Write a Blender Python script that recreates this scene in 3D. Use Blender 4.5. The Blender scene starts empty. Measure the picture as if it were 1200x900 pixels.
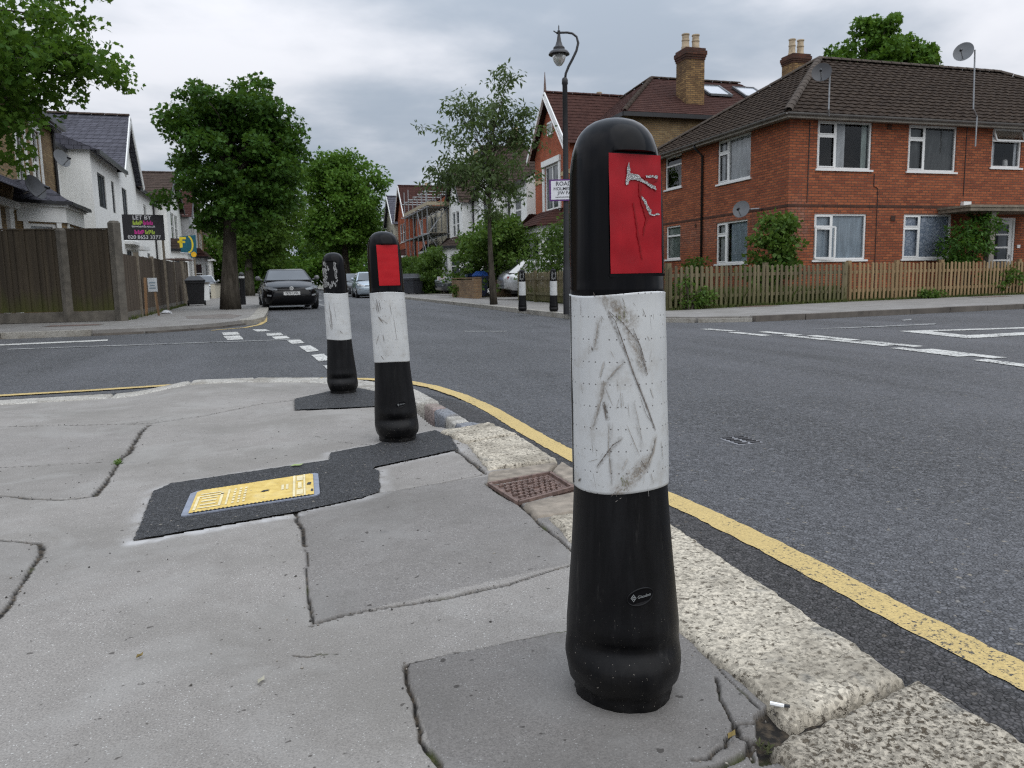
import bpy, math, random
import numpy as np
from mathutils import Vector, Matrix, Euler
PI = math.pi
R_ = math.radians
scene = bpy.context.scene
COL = scene.collection
rng = random.Random(7)

# ---------------------------------------------------------------- scene helpers
def tag(o, label=None, cat=None, group=None, kind=None):
    if label: o['label'] = label
    if cat: o['category'] = cat
    if group: o['group'] = group
    if kind: o['kind'] = kind
    return o

def thing(name, label, cat, loc=(0, 0, 0), rz=0.0, group=None):
    o = bpy.data.objects.new(name, None)
    COL.objects.link(o)
    o.empty_display_size = 0.2
    o.location = loc
    o.rotation_euler = (0, 0, rz)
    return tag(o, label, cat, group)

def world_matrix(o):
    m = o.matrix_basis.copy()
    while o.parent:
        o = o.parent
        m = o.matrix_basis @ m
    return m

def copy_tree(o, parent=None):
    c = o.copy()
    COL.objects.link(c)
    c.parent = parent
    for ch in list(o.children):
        copy_tree(ch, c)
    return c

class MB:
    """Collects faces, then links them as ONE mesh object."""
    def __init__(s):
        s.v, s.f, s.m, s.uv = [], [], [], None
        s.cm = 0
    def add(s, verts, faces):
        b = len(s.v)
        s.v.extend([tuple(p) for p in verts])
        for f in faces:
            s.f.append([i + b for i in f]); s.m.append(s.cm)
        return s
    def box(s, x0, y0, z0, x1, y1, z1):
        v = [(x0,y0,z0),(x1,y0,z0),(x1,y1,z0),(x0,y1,z0),(x0,y0,z1),(x1,y0,z1),(x1,y1,z1),(x0,y1,z1)]
        return s.add(v, [(0,3,2,1),(4,5,6,7),(0,1,5,4),(1,2,6,5),(2,3,7,6),(3,0,4,7)])
    def bar(s, p, q, w, h, up=(0, 0, 1)):
        p, q = Vector(p), Vector(q)
        d = (q - p).normalized(); u = Vector(up)
        if abs(d.dot(u)) > .98: u = Vector((0, 1, 0))
        a = d.cross(u).normalized() * w / 2; b = a.cross(d).normalized() * h / 2
        v = [p-a-b, p+a-b, p+a+b, p-a+b, q-a-b, q+a-b, q+a+b, q-a+b]
        return s.add(v, [(0,1,2,3),(7,6,5,4),(0,4,5,1),(1,5,6,2),(2,6,7,3),(3,7,4,0)])
    def rings(s, rings, cap=True, close=True):
        n = len(rings[0]); b = len(s.v)
        for r in rings: s.v.extend([tuple(p) for p in r])
        for i in range(len(rings) - 1):
            for j in range(n if close else n - 1):
                k = (j + 1) % n
                s.f.append([b+i*n+j, b+i*n+k, b+(i+1)*n+k, b+(i+1)*n+j]); s.m.append(s.cm)
        if cap and close:
            s.f.append([b + j for j in range(n)][::-1]); s.m.append(s.cm)
            s.f.append([b + (len(rings)-1)*n + j for j in range(n)]); s.m.append(s.cm)
        return s
    def tube(s, pts, rad, n=8, cap=True):
        pts = [Vector(p) for p in pts]
        if not hasattr(rad, '__len__'): rad = [rad] * len(pts)
        rr = []; ref = None
        for i, p in enumerate(pts):
            d = (pts[min(i+1, len(pts)-1)] - pts[max(i-1, 0)]).normalized()
            if ref is None:
                ref = Vector((1, 0, 0)) if abs(d.x) < .8 else Vector((0, 1, 0))
            a = (ref - d * ref.dot(d)).normalized(); ref = a; b = d.cross(a)
            rr.append([p + (a*math.cos(t) + b*math.sin(t)) * rad[i] for t in [2*PI*k/n for k in range(n)]])
        return s.rings(rr, cap)
    def lathe(s, prof, n=16, c=(0, 0), cap=True):
        rr = [[(c[0]+r*math.cos(2*PI*k/n), c[1]+r*math.sin(2*PI*k/n), z) for k in range(n)] for r, z in prof]
        return s.rings(rr, cap)
    def prism(s, poly, z0, z1, top=True, bottom=False):
        n = len(poly)
        v = [(x, y, z0) for x, y in poly] + [(x, y, z1) for x, y in poly]
        f = [(i, (i+1) % n, n+(i+1) % n, n+i) for i in range(n)]
        if top: f.append(tuple(range(n, 2*n)))
        if bottom: f.append(tuple(range(n))[::-1])
        return s.add(v, f)
    def poly(s, pts):
        return s.add(pts, [tuple(range(len(pts)))])
    def xform(s, M):
        s.v = [tuple(M @ Vector(p)) for p in s.v]
        return s
    def build(s, name, mat=None, parent=None, smooth=False, world=False, angle=None):
        v = s.v
        if world and parent is not None:
            M = world_matrix(parent).inverted()
            v = [tuple(M @ Vector(p)) for p in v]
        me = bpy.data.meshes.new(name)
        me.from_pydata(v, [], s.f)
        if mat is not None:
            for m in (mat if isinstance(mat, (list, tuple)) else [mat]): me.materials.append(m)
            if isinstance(mat, (list, tuple)) and len(mat) > 1:
                me.polygons.foreach_set('material_index', s.m)
        if s.uv is not None:
            l = me.uv_layers.new(name='UV')
            vi = np.zeros(len(me.loops), np.int32); me.loops.foreach_get('vertex_index', vi)
            l.data.foreach_set('uv', np.asarray(s.uv, np.float32)[vi].ravel())
        if smooth: me.polygons.foreach_set('use_smooth', [True] * len(me.polygons))
        me.update()
        if angle is not None: me.set_sharp_from_angle(angle=angle)
        o = bpy.data.objects.new(name, me); COL.objects.link(o)
        if parent is not None: o.parent = parent
        return o

def np_mesh(name, V, F, mat, parent=None, smooth=False, attrs=None, M=None):
    """V (n,3), F (m,k) index arrays -> one mesh object, fast."""
    V = np.asarray(V, np.float32); F = np.asarray(F, np.int32)
    if M is not None:
        M = np.array(M); V = (V @ M[:3, :3].T + M[:3, 3]).astype(np.float32)
    me = bpy.data.meshes.new(name)
    k = F.shape[1]
    me.vertices.add(len(V)); me.vertices.foreach_set('co', V.ravel())
    me.loops.add(F.size); me.loops.foreach_set('vertex_index', F.ravel())
    me.polygons.add(len(F))
    me.polygons.foreach_set('loop_start', np.arange(0, F.size, k, dtype=np.int32))
    me.polygons.foreach_set('loop_total', np.full(len(F), k, np.int32))
    me.update(calc_edges=True)
    if mat is not None: me.materials.append(mat)
    if smooth: me.polygons.foreach_set('use_smooth', np.ones(len(F), bool))
    for nm, a in (attrs or {}).items():
        at = me.attributes.new(nm, 'FLOAT', 'POINT'); at.data.foreach_set('value', np.asarray(a, np.float32))
    o = bpy.data.objects.new(name, me); COL.objects.link(o)
    if parent is not None: o.parent = parent
    return o

def struct(o, name=None):
    o['kind'] = 'structure'
    return o

def text_mb(txt, size, align='CENTER', bold=0.0, font_sx=1.0):
    """Letters of the default font as flat mesh data in the XY plane."""
    cu = bpy.data.curves.new('lettering', 'FONT'); cu.body = txt; cu.size = size
    cu.align_x = align; cu.align_y = 'CENTER'; cu.offset = bold; cu.resolution_u = 3
    o = bpy.data.objects.new('lettering', cu); COL.objects.link(o)
    me = bpy.data.meshes.new_from_object(o)
    v = [(p.co.x * font_sx, p.co.y, 0) for p in me.vertices]; f = [tuple(p.vertices) for p in me.polygons]
    bpy.data.objects.remove(o); bpy.data.meshes.remove(me); bpy.data.curves.remove(cu)
    return v, f

# ---------------------------------------------------------------- numpy noise
def _h(ix, iy, s):
    n = (ix * 374761393 + iy * 668265263 + s * 974711) & 0x7fffffff
    n = ((n ^ (n >> 13)) * 1274126177) & 0x7fffffff
    return ((n ^ (n >> 16)) & 0xffff) / 65535.0
def vnoise(x, y, s=0):
    ix = np.floor(x).astype(np.int64); iy = np.floor(y).astype(np.int64)
    fx = x - ix; fy = y - iy; fx = fx*fx*(3-2*fx); fy = fy*fy*(3-2*fy)
    a = _h(ix, iy, s); b = _h(ix+1, iy, s); c = _h(ix, iy+1, s); d = _h(ix+1, iy+1, s)
    return (a*(1-fx)+b*fx)*(1-fy) + (c*(1-fx)+d*fx)*fy
def fbm(x, y, oct=4, s=0):
    t = 0; a = .5
    for k in range(oct):
        t = t + a * vnoise(x*2**k + 17.3*k, y*2**k + 9.1*k, s+k); a *= .5
    return t
def sstep(a, b, x):
    t = np.clip((x-a)/(b-a), 0, 1); return t*t*(3-2*t)
def in_poly(x, y, poly):
    r = np.zeros(np.shape(x), bool); n = len(poly)
    for i in range(n):
        x0, y0 = poly[i]; x1, y1 = poly[(i+1) % n]
        c = ((y0 > y) != (y1 > y)) & (x < (x1-x0)*(y-y0)/((y1-y0) if y1 != y0 else 1e-9) + x0)
        r ^= c
    return r
def seg_dist(x, y, pts):
    d = np.full(np.shape(x), 1e9)
    for (ax, ay), (bx, by) in zip(pts[:-1], pts[1:]):
        vx, vy = bx-ax, by-ay; L = vx*vx+vy*vy+1e-12
        t = np.clip(((x-ax)*vx+(y-ay)*vy)/L, 0, 1)
        d = np.minimum(d, np.hypot(x-ax-t*vx, y-ay-t*vy))
    return d

# ---------------------------------------------------------------- materials
class NT:
    def __init__(s, name):
        s.m = bpy.data.materials.new(name); s.m.use_nodes = True
        s.t = s.m.node_tree; s.t.nodes.clear()
        s.out = s.t.nodes.new('ShaderNodeOutputMaterial')
    def n(s, typ, ins=None, **props):
        nd = s.t.nodes.new('ShaderNode' + typ)
        for k, v in props.items(): setattr(nd, k, v)
        for k, v in (ins or {}).items(): s.set(nd.inputs[k], v)
        return nd
    def set(s, sock, v):
        if isinstance(v, bpy.types.NodeSocket): s.t.links.new(v, sock)
        elif isinstance(v, bpy.types.Node): s.t.links.new(v.outputs[0], sock)
        else:
            if sock.type == 'RGBA' and hasattr(v, '__len__') and len(v) == 3: v = (*v, 1)
            sock.default_value = v
    def math(s, op, a, b=0.5, c=None, clamp=False):
        nd = s.n('Math', operation=op, use_clamp=clamp); s.set(nd.inputs[0], a); s.set(nd.inputs[1], b)
        if c is not None: s.set(nd.inputs[2], c)
        return nd.outputs[0]
    def mix(s, f, a, b, mode='MIX'):
        nd = s.n('Mix', data_type='RGBA', blend_type=mode); nd.clamp_factor = True
        s.set(nd.inputs[0], f); s.set(nd.inputs[6], a); s.set(nd.inputs[7], b)
        return nd.outputs[2]
    def ramp(s, f, a, b):           # linear remap of f from [a,b] to [0,1]
        nd = s.n('MapRange', {0: f, 1: a, 2: b}); return nd.outputs[0]
    def coord(s, kind='Object'):
        return s.n('TexCoord').outputs[kind]
    def noise(s, vec, scale, detail=3, rough=.55, dist=0.0, out='Fac'):
        nd = s.n('TexNoise', {'Vector': vec, 'Scale': scale, 'Detail': detail, 'Roughness': rough, 'Distortion': dist})
        return nd.outputs[out]
    def voro(s, vec, scale, feature='F1', out='Distance'):
        nd = s.n('TexVoronoi', {'Vector': vec, 'Scale': scale}, feature=feature); return nd.outputs[out]
    def scale3(s, vec, sx, sy, sz):
        nd = s.n('Mapping', {'Vector': vec, 'Scale': (sx, sy, sz)}); return nd.outputs[0]
    def bsdf(s, col, rough=.6, bump=None, bstr=.3, bdist=.01, metal=0.0, spec=.5, **kw):
        ins = {'Base Color': col, 'Roughness': rough, 'Metallic': metal, 'Specular IOR Level': spec}
        ins.update(kw)
        p = s.n('BsdfPrincipled', ins)
        if bump is not None:
            b = s.n('Bump', {'Height': bump, 'Strength': bstr, 'Distance': bdist}); s.t.links.new(b.outputs[0], p.inputs['Normal'])
        s.t.links.new(p.outputs[0], s.out.inputs[0])
        return p

def simple(name, col, rough=.5, var=.15, scale=6, metal=0.0, spec=.5, bstr=0.0, **kw):
    n = NT(name); c = n.coord()
    f = n.noise(c, scale, 4)
    a = tuple(x*(1-var) for x in col); b = tuple(min(1, x*(1+var)) for x in col)
    k = n.mix(n.ramp(f, .3, .7), a, b)
    n.bsdf(k, rough, n.noise(c, scale*8, 2) if bstr else None, bstr, .004, metal, spec, **kw)
    return n.m

def brick_mat(name, c1, c2, mortar, bw=.225, rh=.075, ms=.009, stain=(.05, .04, .035), stain_amt=.35, pale=None, bloom=None):
    n = NT(name); c = n.coord()
    sx = n.n('SeparateXYZ', {0: c})
    u = n.math('ADD', sx.outputs[0], sx.outputs[1])
    v = n.n('CombineXYZ', {0: u, 1: sx.outputs[2], 2: 0.0})
    b = n.n('TexBrick', {'Vector': v.outputs[0], 'Color1': (0, 0, 0), 'Color2': (1, 1, 1), 'Mortar': (.5, .5, .5), 'Scale': 1.0,
                         'Mortar Size': ms, 'Mortar Smooth': .2, 'Bias': 0.0, 'Brick Width': bw, 'Row Height': rh})
    b.offset = .5
    wob = n.noise(c, 1.3, 5)
    k = n.mix(b.outputs['Color'], c1, c2)
    fine = n.noise(c, 22, 3)
    k = n.mix(n.ramp(fine, .58, .75), k, tuple(x*.55 for x in c1))
    k = n.mix(n.math('MULTIPLY', n.ramp(wob, .45, .75), stain_amt), k, stain)
    if pale: k = n.mix(n.math('MULTIPLY', n.ramp(n.noise(c, .9, 4), .6, .75), .35), k, pale)
    if bloom:       # lime bloom that has run down the wall below a leaking pipe
        dx = n.math('MULTIPLY', n.math('SUBTRACT', sx.outputs[0], bloom[0]), 1.6); dz = n.math('MULTIPLY', n.math('SUBTRACT', sx.outputs[2], bloom[1]), .9)
        dd = n.math('SQRT', n.math('ADD', n.math('MULTIPLY', dx, dx), n.math('MULTIPLY', dz, dz)))
        k = n.mix(n.math('MULTIPLY', n.math('MULTIPLY', n.ramp(dd, .85, .25), n.ramp(n.noise(c, 7, 4, .7), .38, .62)), .55), k, (.30, .24, .21))
    k = n.mix(b.outputs['Fac'], k, n.mix(n.ramp(wob, .35, .65), mortar, tuple(x*.6 for x in mortar)))
    n.bsdf(k, .88, n.math('SUBTRACT', n.math('MULTIPLY', fine, .3), b.outputs['Fac']), .7, .008, spec=.2)
    return n.m

M = {}
M['brick_red'] = brick_mat('red brick', (.41, .125, .054), (.235, .066, .034), (.14, .088, .062), ms=.010, stain_amt=.22, bloom=(.35, 2.15))
M['brick_orange'] = brick_mat('orange brick', (.42, .10, .045), (.33, .075, .035), (.34, .22, .15), ms=.007)
M['brick_stock'] = brick_mat('yellow stock brick', (.33, .235, .12), (.22, .14, .07), (.20, .165, .12), stain_amt=.5)
M['brick_chimney'] = brick_mat('sooty stock brick', (.34, .21, .09), (.16, .09, .045), (.08, .065, .05), stain=(.03, .025, .02), stain_amt=.7)
M['brick_darkred'] = brick_mat('old red brick', (.12, .048, .03), (.06, .028, .02), (.08, .06, .05), stain_amt=.6)
M['brick_wall'] = brick_mat('garden wall brick', (.26, .17, .09), (.18, .11, .065), (.22, .18, .13), stain_amt=.5)

def render_mat(name, col, streak=.35):
    n = NT(name); c = n.coord()
    st = n.noise(n.scale3(c, 3.2, 3.2, .35), 1.0, 4)
    k = n.mix(n.math('MULTIPLY', n.ramp(st, .5, .8), streak), col, tuple(x*.55 for x in col))
    k = n.mix(n.math('MULTIPLY', n.ramp(n.noise(c, 14, 3), .4, .8), .12), k, tuple(x*.7 for x in col))
    n.bsdf(k, .8, n.noise(c, 60, 2), .25, .004, spec=.25); return n.m
M['render_white'] = render_mat('white painted render', (.83, .83, .80))
M['render_cream'] = render_mat('cream render', (.56, .52, .42))
M['render_grey'] = render_mat('pale grey render', (.50, .50, .50), .3)
M['white_paint'] = simple('white joinery paint', (.78, .78, .76), .35, .06, 3)
M['upvc'] = simple('white window frame', (.80, .80, .78), .3, .04, 2)
M['grey_frame'] = simple('grey window frame', (.07, .075, .08), .4, .1, 3)

def tile_mat(name, c1, c2, lich=(.28, .27, .22), la=.3, course=None, row=.27):
    n = NT(name); c = n.coord()
    k = n.mix(n.ramp(n.noise(c, 5, 5), .35, .65), c1, c2)
    k = n.mix(n.ramp(n.noise(c, 30, 2), .5, .8), k, tuple(x*.5 for x in c1))
    k = n.mix(n.math('MULTIPLY', n.ramp(n.noise(c, 9, 4, .7), .62, .72), la), k, lich)
    bump = n.noise(c, 40, 2); bs = .3
    if course:
        sx = n.n('SeparateXYZ', {0: c})
        u = n.math('ADD', sx.outputs[0], sx.outputs[1])
        v = n.n('CombineXYZ', {0: u, 1: sx.outputs[2], 2: 0.0})
        b = n.n('TexBrick', {'Vector': v.outputs[0], 'Color1': (0, 0, 0), 'Color2': (1, 1, 1), 'Mortar': (.5, .5, .5), 'Scale': 1.0,
                             'Mortar Size': .012, 'Mortar Smooth': .4, 'Brick Width': row, 'Row Height': course})
        k = n.mix(n.math('MULTIPLY', b.outputs['Color'], .35), k, tuple(x*1.5 for x in c2))
        k = n.mix(n.math('MULTIPLY', b.outputs['Fac'], .75), k, tuple(x*.25 for x in c1))
        bump = n.math('SUBTRACT', n.math('MULTIPLY', b.outputs['Color'], .3), b.outputs['Fac']); bs = .6
    n.bsdf(k, .92, bump, bs, .012, spec=.10); return n.m
M['tile_brown'] = tile_mat('brown concrete roof tile', (.032, .023, .018), (.060, .044, .033), (.16, .14, .11), .5)
M['tile_red'] = tile_mat('red brown clay tile', (.050, .024, .020), (.075, .036, .029), la=.12)
M['tile_far_red'] = tile_mat('far red roof tile', (.045, .021, .018), (.066, .030, .025), course=.2, la=.1)
M['tile_far_brown'] = tile_mat('far brown roof tile', (.05, .036, .03), (.075, .055, .045), course=.2)
M['slate'] = tile_mat('blue grey slate', (.075, .075, .09), (.10, .10, .12), course=.2, la=.08)

def glass_mat(name, tint=(.02, .025, .03), through=.95):
    n = NT(name); c = n.coord()
    fr = n.n('Fresnel', {'IOR': 1.5})
    bump = n.n('Bump', {'Height': n.noise(c, 1.6, 2), 'Strength': .08, 'Distance': .05})
    gl = n.n('BsdfGlossy', {'Color': (1, 1, 1), 'Roughness': .02, 'Normal': bump.outputs[0]})
    tr = n.n('BsdfTransparent', {'Color': (through, through, through)})
    mx = n.n('MixShader', {0: n.math('MULTIPLY', fr.outputs[0], .9)}); n.t.links.new(tr.outputs[0], mx.inputs[1]); n.t.links.new(gl.outputs[0], mx.inputs[2])
    n.t.links.new(mx.outputs[0], n.out.inputs[0]); return n.m
M['glass'] = glass_mat('window glass')
def dark_glass(name, col=(.02, .025, .03), rough=.06, spec=.6, coat=0.0):
    n = NT(name); c = n.coord()
    n.bsdf(n.mix(n.ramp(n.noise(c, 1.2, 3), .4, .65), col, tuple(min(1, x*3+.02) for x in col)), rough, n.noise(c, 1.5, 2), .05, .05, spec=spec, **{'Coat Weight': coat, 'Coat Roughness': .02}); return n.m
M['far_glass'] = dark_glass('dark window glass')
M['car_glass'] = dark_glass('car glass', (.010, .012, .014), .03, 1.0, .35)
def curtain_mat(name, col, wave=9.0, var=.35):
    n = NT(name); c = n.coord(); sx = n.n('SeparateXYZ', {0: c})
    u = n.math('ADD', sx.outputs[0], sx.outputs[1])
    v = n.n('CombineXYZ', {0: u, 1: n.math('MULTIPLY', sx.outputs[2], .15), 2: 0.0})
    f = n.noise(v.outputs[0], wave, 3)
    k = n.mix(n.ramp(f, .35, .65), col, tuple(x*(1-var) for x in col))
    n.bsdf(k, .9, spec=.1); return n.m
M['curtain_net'] = curtain_mat('net curtain', (.80, .84, .86))
M['curtain_blue'] = curtain_mat('pale blue curtain', (.55, .68, .78))
M['curtain_grey'] = curtain_mat('grey curtain', (.17, .18, .18), 14)
M['curtain_green'] = curtain_mat('grey green curtain', (.45, .54, .50))
def lace():
    n = NT('patterned lace curtain'); c = n.coord(); sx = n.n('SeparateXYZ', {0: c})
    v = n.n('CombineXYZ', {0: n.math('ADD', sx.outputs[0], sx.outputs[1]), 1: sx.outputs[2], 2: 0.0}).outputs[0]
    f = n.voro(v, 9.0, 'DISTANCE_TO_EDGE')
    n.bsdf(n.mix(n.ramp(f, .03, .2), (.34, .42, .54), (.66, .74, .86)), .9, spec=.1); return n.m
M['curtain_lace'] = lace()
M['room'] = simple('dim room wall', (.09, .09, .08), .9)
M['red_curtain'] = simple('dark red blind', (.16, .02, .02), .8)

M['black_plastic'] = simple('black plastic', (.012, .012, .013), .45, .3, 9, bstr=.1)
M['black_metal'] = simple('black painted metal', (.014, .014, .016), .4, .3, 8)
M['gutter'] = simple('grey gutter', (.16, .15, .14), .5, .2, 3)
M['galv'] = simple('galvanised steel', (.30, .31, .32), .45, .2, 12, metal=.5)
M['dish'] = simple('grey dish metal', (.10, .105, .11), .5, .15, 6)
M['concrete_post'] = simple('weathered concrete', (.12, .107, .088), .9, .35, 5, bstr=.4)
M['pot'] = simple('chimney pot clay', (.42, .33, .22), .8, .3, 6)
M['soffit'] = simple('weathered soffit', (.30, .27, .23), .7, .2, 3)
M['rust'] = simple('rusty cast iron', (.15, .098, .08), .7, .45, 40, bstr=.5)
M['iron'] = simple('worn iron', (.20, .20, .21), .55, .35, 30, metal=.2, bstr=.4)
M['cover_grey'] = simple('grey metal cover', (.22, .24, .29), .6, .2, 20)
M['timber_grey'] = simple('grey timber', (.19, .16, .12), .9, .3, 9)

def wood_mat(name, c1, c2, moss=None, moss_h=.45, dark=(.03, .025, .02)):
    n = NT(name); c = n.coord()
    g = n.noise(n.scale3(c, 14, 14, .9), 1.0, 4, .6)
    bd = n.noise(n.scale3(c, 9.2, 9.2, .02), 1.0, 1)
    k = n.mix(n.ramp(g, .3, .7), c1, c2)
    k = n.mix(n.math('MULTIPLY', n.ramp(bd, .35, .7), .55), k, dark)
    if moss:
        z = n.n('SeparateXYZ', {0: c}).outputs[2]
        f = n.math('MULTIPLY', n.ramp(n.math('ADD', z, n.math('MULTIPLY', n.noise(n.scale3(c, 5, 5, .8), 1.0, 4), .9)), moss_h+.75, moss_h+.1), .75)
        k = n.mix(f, k, moss)
    n.bsdf(k, .9, g, .5, .006, spec=.2); return n.m
M['fence_dark'] = wood_mat('old dark fence boards', (.058, .046, .033), (.088, .070, .048), (.07, .082, .012), .40)
M['fence_mid'] = wood_mat('brown fence boards', (.085, .066, .05), (.12, .095, .072))
M['fence_green'] = wood_mat('weathered green picket', (.155, .13, .075), (.215, .18, .11), (.075, .085, .028), .25)
M['fence_new'] = wood_mat('tan picket timber', (.28, .195, .105), (.36, .255, .14), (.16, .11, .05), .0, dark=(.12, .08, .04))

def bark_mat(name, c1, c2):
    n = NT(name); c = n.coord()
    g = n.noise(n.scale3(c, 9, 9, 2.0), 1.0, 5, .65)
    n.bsdf(n.mix(n.ramp(g, .35, .65), c1, c2), .95, g, .9, .03, spec=.1); return n.m
M['bark'] = bark_mat('brown bark', (.034, .029, .023), (.092, .080, .064))
M['bark_grey'] = bark_mat('grey bark', (.06, .055, .045), (.15, .14, .11))

def leaf_mat(name, c1, c2, trans=.35):
    n = NT(name)
    r = n.n('NewGeometry').outputs['Random Per Island']
    k = n.mix(r, c1, c2)
    k = n.mix(n.math('MULTIPLY', n.ramp(n.noise(n.coord(), .9, 3), .4, .7), .45), k, tuple(x*.55 for x in c1))
    p = n.n('BsdfPrincipled', {'Base Color': k, 'Roughness': .55, 'Specular IOR Level': .2})
    t = n.n('BsdfTranslucent', {'Color': n.mix(.4, k, (.14, .22, .02))})
    mx = n.n('MixShader', {0: trans}); n.t.links.new(p.outputs[0], mx.inputs[1]); n.t.links.new(t.outputs[0], mx.inputs[2])
    n.t.links.new(mx.outputs[0], n.out.inputs[0]); return n.m
M['leaf_maple'] = leaf_mat('maple leaf', (.032, .088, .013), (.075, .165, .024))
M['leaf_plane'] = leaf_mat('plane leaf', (.052, .13, .014), (.115, .21, .028), .45)
M['leaf_light'] = leaf_mat('lime green leaf', (.075, .15, .022), (.12, .21, .04), .42)
M['leaf_far'] = leaf_mat('mid green leaf', (.062, .15, .016), (.12, .225, .032))
M['leaf_cherry'] = leaf_mat('cherry leaf', (.062, .10, .034), (.12, .165, .07))
M['leaf_hedge'] = leaf_mat('hedge leaf', (.055, .11, .018), (.105, .175, .035))
M['leaf_bush'] = leaf_mat('bush leaf', (.055, .12, .02), (.125, .20, .04))
M['grass'] = leaf_mat('grass blade', (.06, .09, .02), (.15, .16, .06), .3)
# ================================================================ ground materials
def asphalt(name, lo=.030, hi=.105, stone=105, brown=.0):
    n = NT(name); c = n.coord()
    e = n.voro(c, stone, 'DISTANCE_TO_EDGE'); sep = n.n('SeparateColor', {0: n.voro(c, stone, out='Color')}); s1, s2 = sep.outputs[0], sep.outputs[1]
    big = n.noise(c, .45, 5, .6); mid = n.noise(c, 9, 4, .6); gut = n.n('Attribute', attribute_name='gutter').outputs['Fac']
    k = n.mix(s1, (lo,)*3, (hi, hi, hi*1.05))
    k = n.mix(n.math('MULTIPLY', n.ramp(s2, .80, .86), .8), k, (lo*.45,)*3)
    k = n.mix(n.math('MULTIPLY', n.ramp(e, .09, .02), .65), k, (lo*.30,)*3)
    k = n.mix(n.math('MULTIPLY', n.ramp(mid, .35, .75), .30), k, (lo*.9, lo*.9, lo*.92))
    k = n.mix(n.math('MULTIPLY', n.ramp(big, .42, .68), .35), k, (hi*.92, hi*.92, hi*.97))
    trk = n.noise(n.scale3(c, .85, .07, 1), 1.0, 4, .6)
    k = n.mix(n.math('MULTIPLY', n.ramp(trk, .46, .66), .40), k, (hi*.95, hi*.95, hi*1.02))
    oil = n.noise(n.scale3(c, 1.6, .5, 1), 1.0, 5, .6)
    k = n.mix(n.math('MULTIPLY', n.ramp(oil, .60, .72), .45), k, (lo*.8,)*3)
    k = n.mix(n.ramp(s1, .990, .994), k, (.20, .18, .15))
    if brown: k = n.mix(n.math('MULTIPLY', n.ramp(n.noise(c, 2.2, 4), .5, .8), brown), k, (.09, .065, .045))
    k = n.mix(gut, k, n.mix(1.0, k, (.60, .56, .53), 'MULTIPLY'))
    h = n.math('ADD', n.math('MULTIPLY', n.math('MULTIPLY', n.ramp(e, .0, .22), n.math('ADD', .35, s2)), .9), n.math('MULTIPLY', mid, .5))
    n.bsdf(k, n.math('ADD', .48, n.math('MULTIPLY', mid, .25)), h, .9, .006, spec=.40); return n.m
M['asphalt'] = asphalt('road asphalt', .046, .145, 92)
M['asphalt_patch'] = asphalt('fresh asphalt patch', .022, .085, 150)
M['asphalt_edge'] = asphalt('dark gutter asphalt', .019, .066, 90, .10)

def pavement_mat(name, attr=True, base=(.282, .262, .240)):
    n = NT(name); c = n.coord()
    fine = n.noise(c, 260, 2, .6); gcol = n.n('SeparateColor', {0: n.voro(c, 480, out='Color')}).outputs[0]
    mid = n.noise(c, 14, 5, .6); big = n.noise(c, 1.1, 5, .6)
    k = n.mix(n.ramp(fine, .3, .7), tuple(x*.70 for x in base), tuple(x*1.20 for x in base))
    k = n.mix(n.math('MULTIPLY', n.ramp(gcol, .84, .92), .55), k, (.13, .12, .115))
    k = n.mix(n.ramp(gcol, .982, .99), k, (.52, .51, .48))
    k = n.mix(n.math('MULTIPLY', n.ramp(mid, .45, .75), .35), k, (.17, .155, .14))
    k = n.mix(n.math('MULTIPLY', n.ramp(big, .42, .60), .50), k, (.168, .157, .139))
    gum = n.ramp(n.voro(n.n('VectorMath', {0: c, 1: n.n('VectorMath', {0: n.noise(c, 30, 2, out='Color'), 'Scale': .02}, operation='SCALE').outputs[0]}, operation='ADD').outputs[0], 2.6), .045, .030)
    k = n.mix(n.math('MULTIPLY', gum, .40), k, (.12, .115, .11))
    wsh = n.noise(c, 2.6, 6, .65, .6)
    k = n.mix(n.math('MULTIPLY', n.ramp(wsh, .50, .64), .38), k, (.335, .322, .30))
    sp = n.noise(c, 38, 2, .5)
    k = n.mix(n.math('MULTIPLY', n.ramp(sp, .70, .73), .75), k, (.055, .048, .042))
    h = n.math('ADD', n.math('MULTIPLY', fine, .7), n.math('MULTIPLY', mid, .5))
    bs = .35
    if attr:
        tone = n.n('Attribute', attribute_name='tone').outputs['Fac']
        crk = n.n('Attribute', attribute_name='crack').outputs['Fac']
        lit = n.n('Attribute', attribute_name='cement').outputs['Fac']
        k = n.mix(tone, k, n.mix(1.0, k, (.56, .56, .575), 'MULTIPLY'))
        k = n.mix(n.math('MULTIPLY', lit, n.ramp(mid, .35, .6)), k, (.42, .41, .40))
        dirt = n.mix(n.ramp(n.noise(c, 60, 3), .45, .68), (.014, .012, .010), (.075, .058, .04))
        dirt = n.mix(n.math('MULTIPLY', n.ramp(n.noise(c, 5, 2), .60, .68), .7), dirt, (.06, .075, .015))
        k = n.mix(crk, k, dirt)
    n.bsdf(k, .85, h, bs, .003, spec=.25); return n.m
M['pavement'] = pavement_mat('asphalt footway')
M['pavement_far'] = pavement_mat('far footway', False, (.235, .222, .208))

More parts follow.
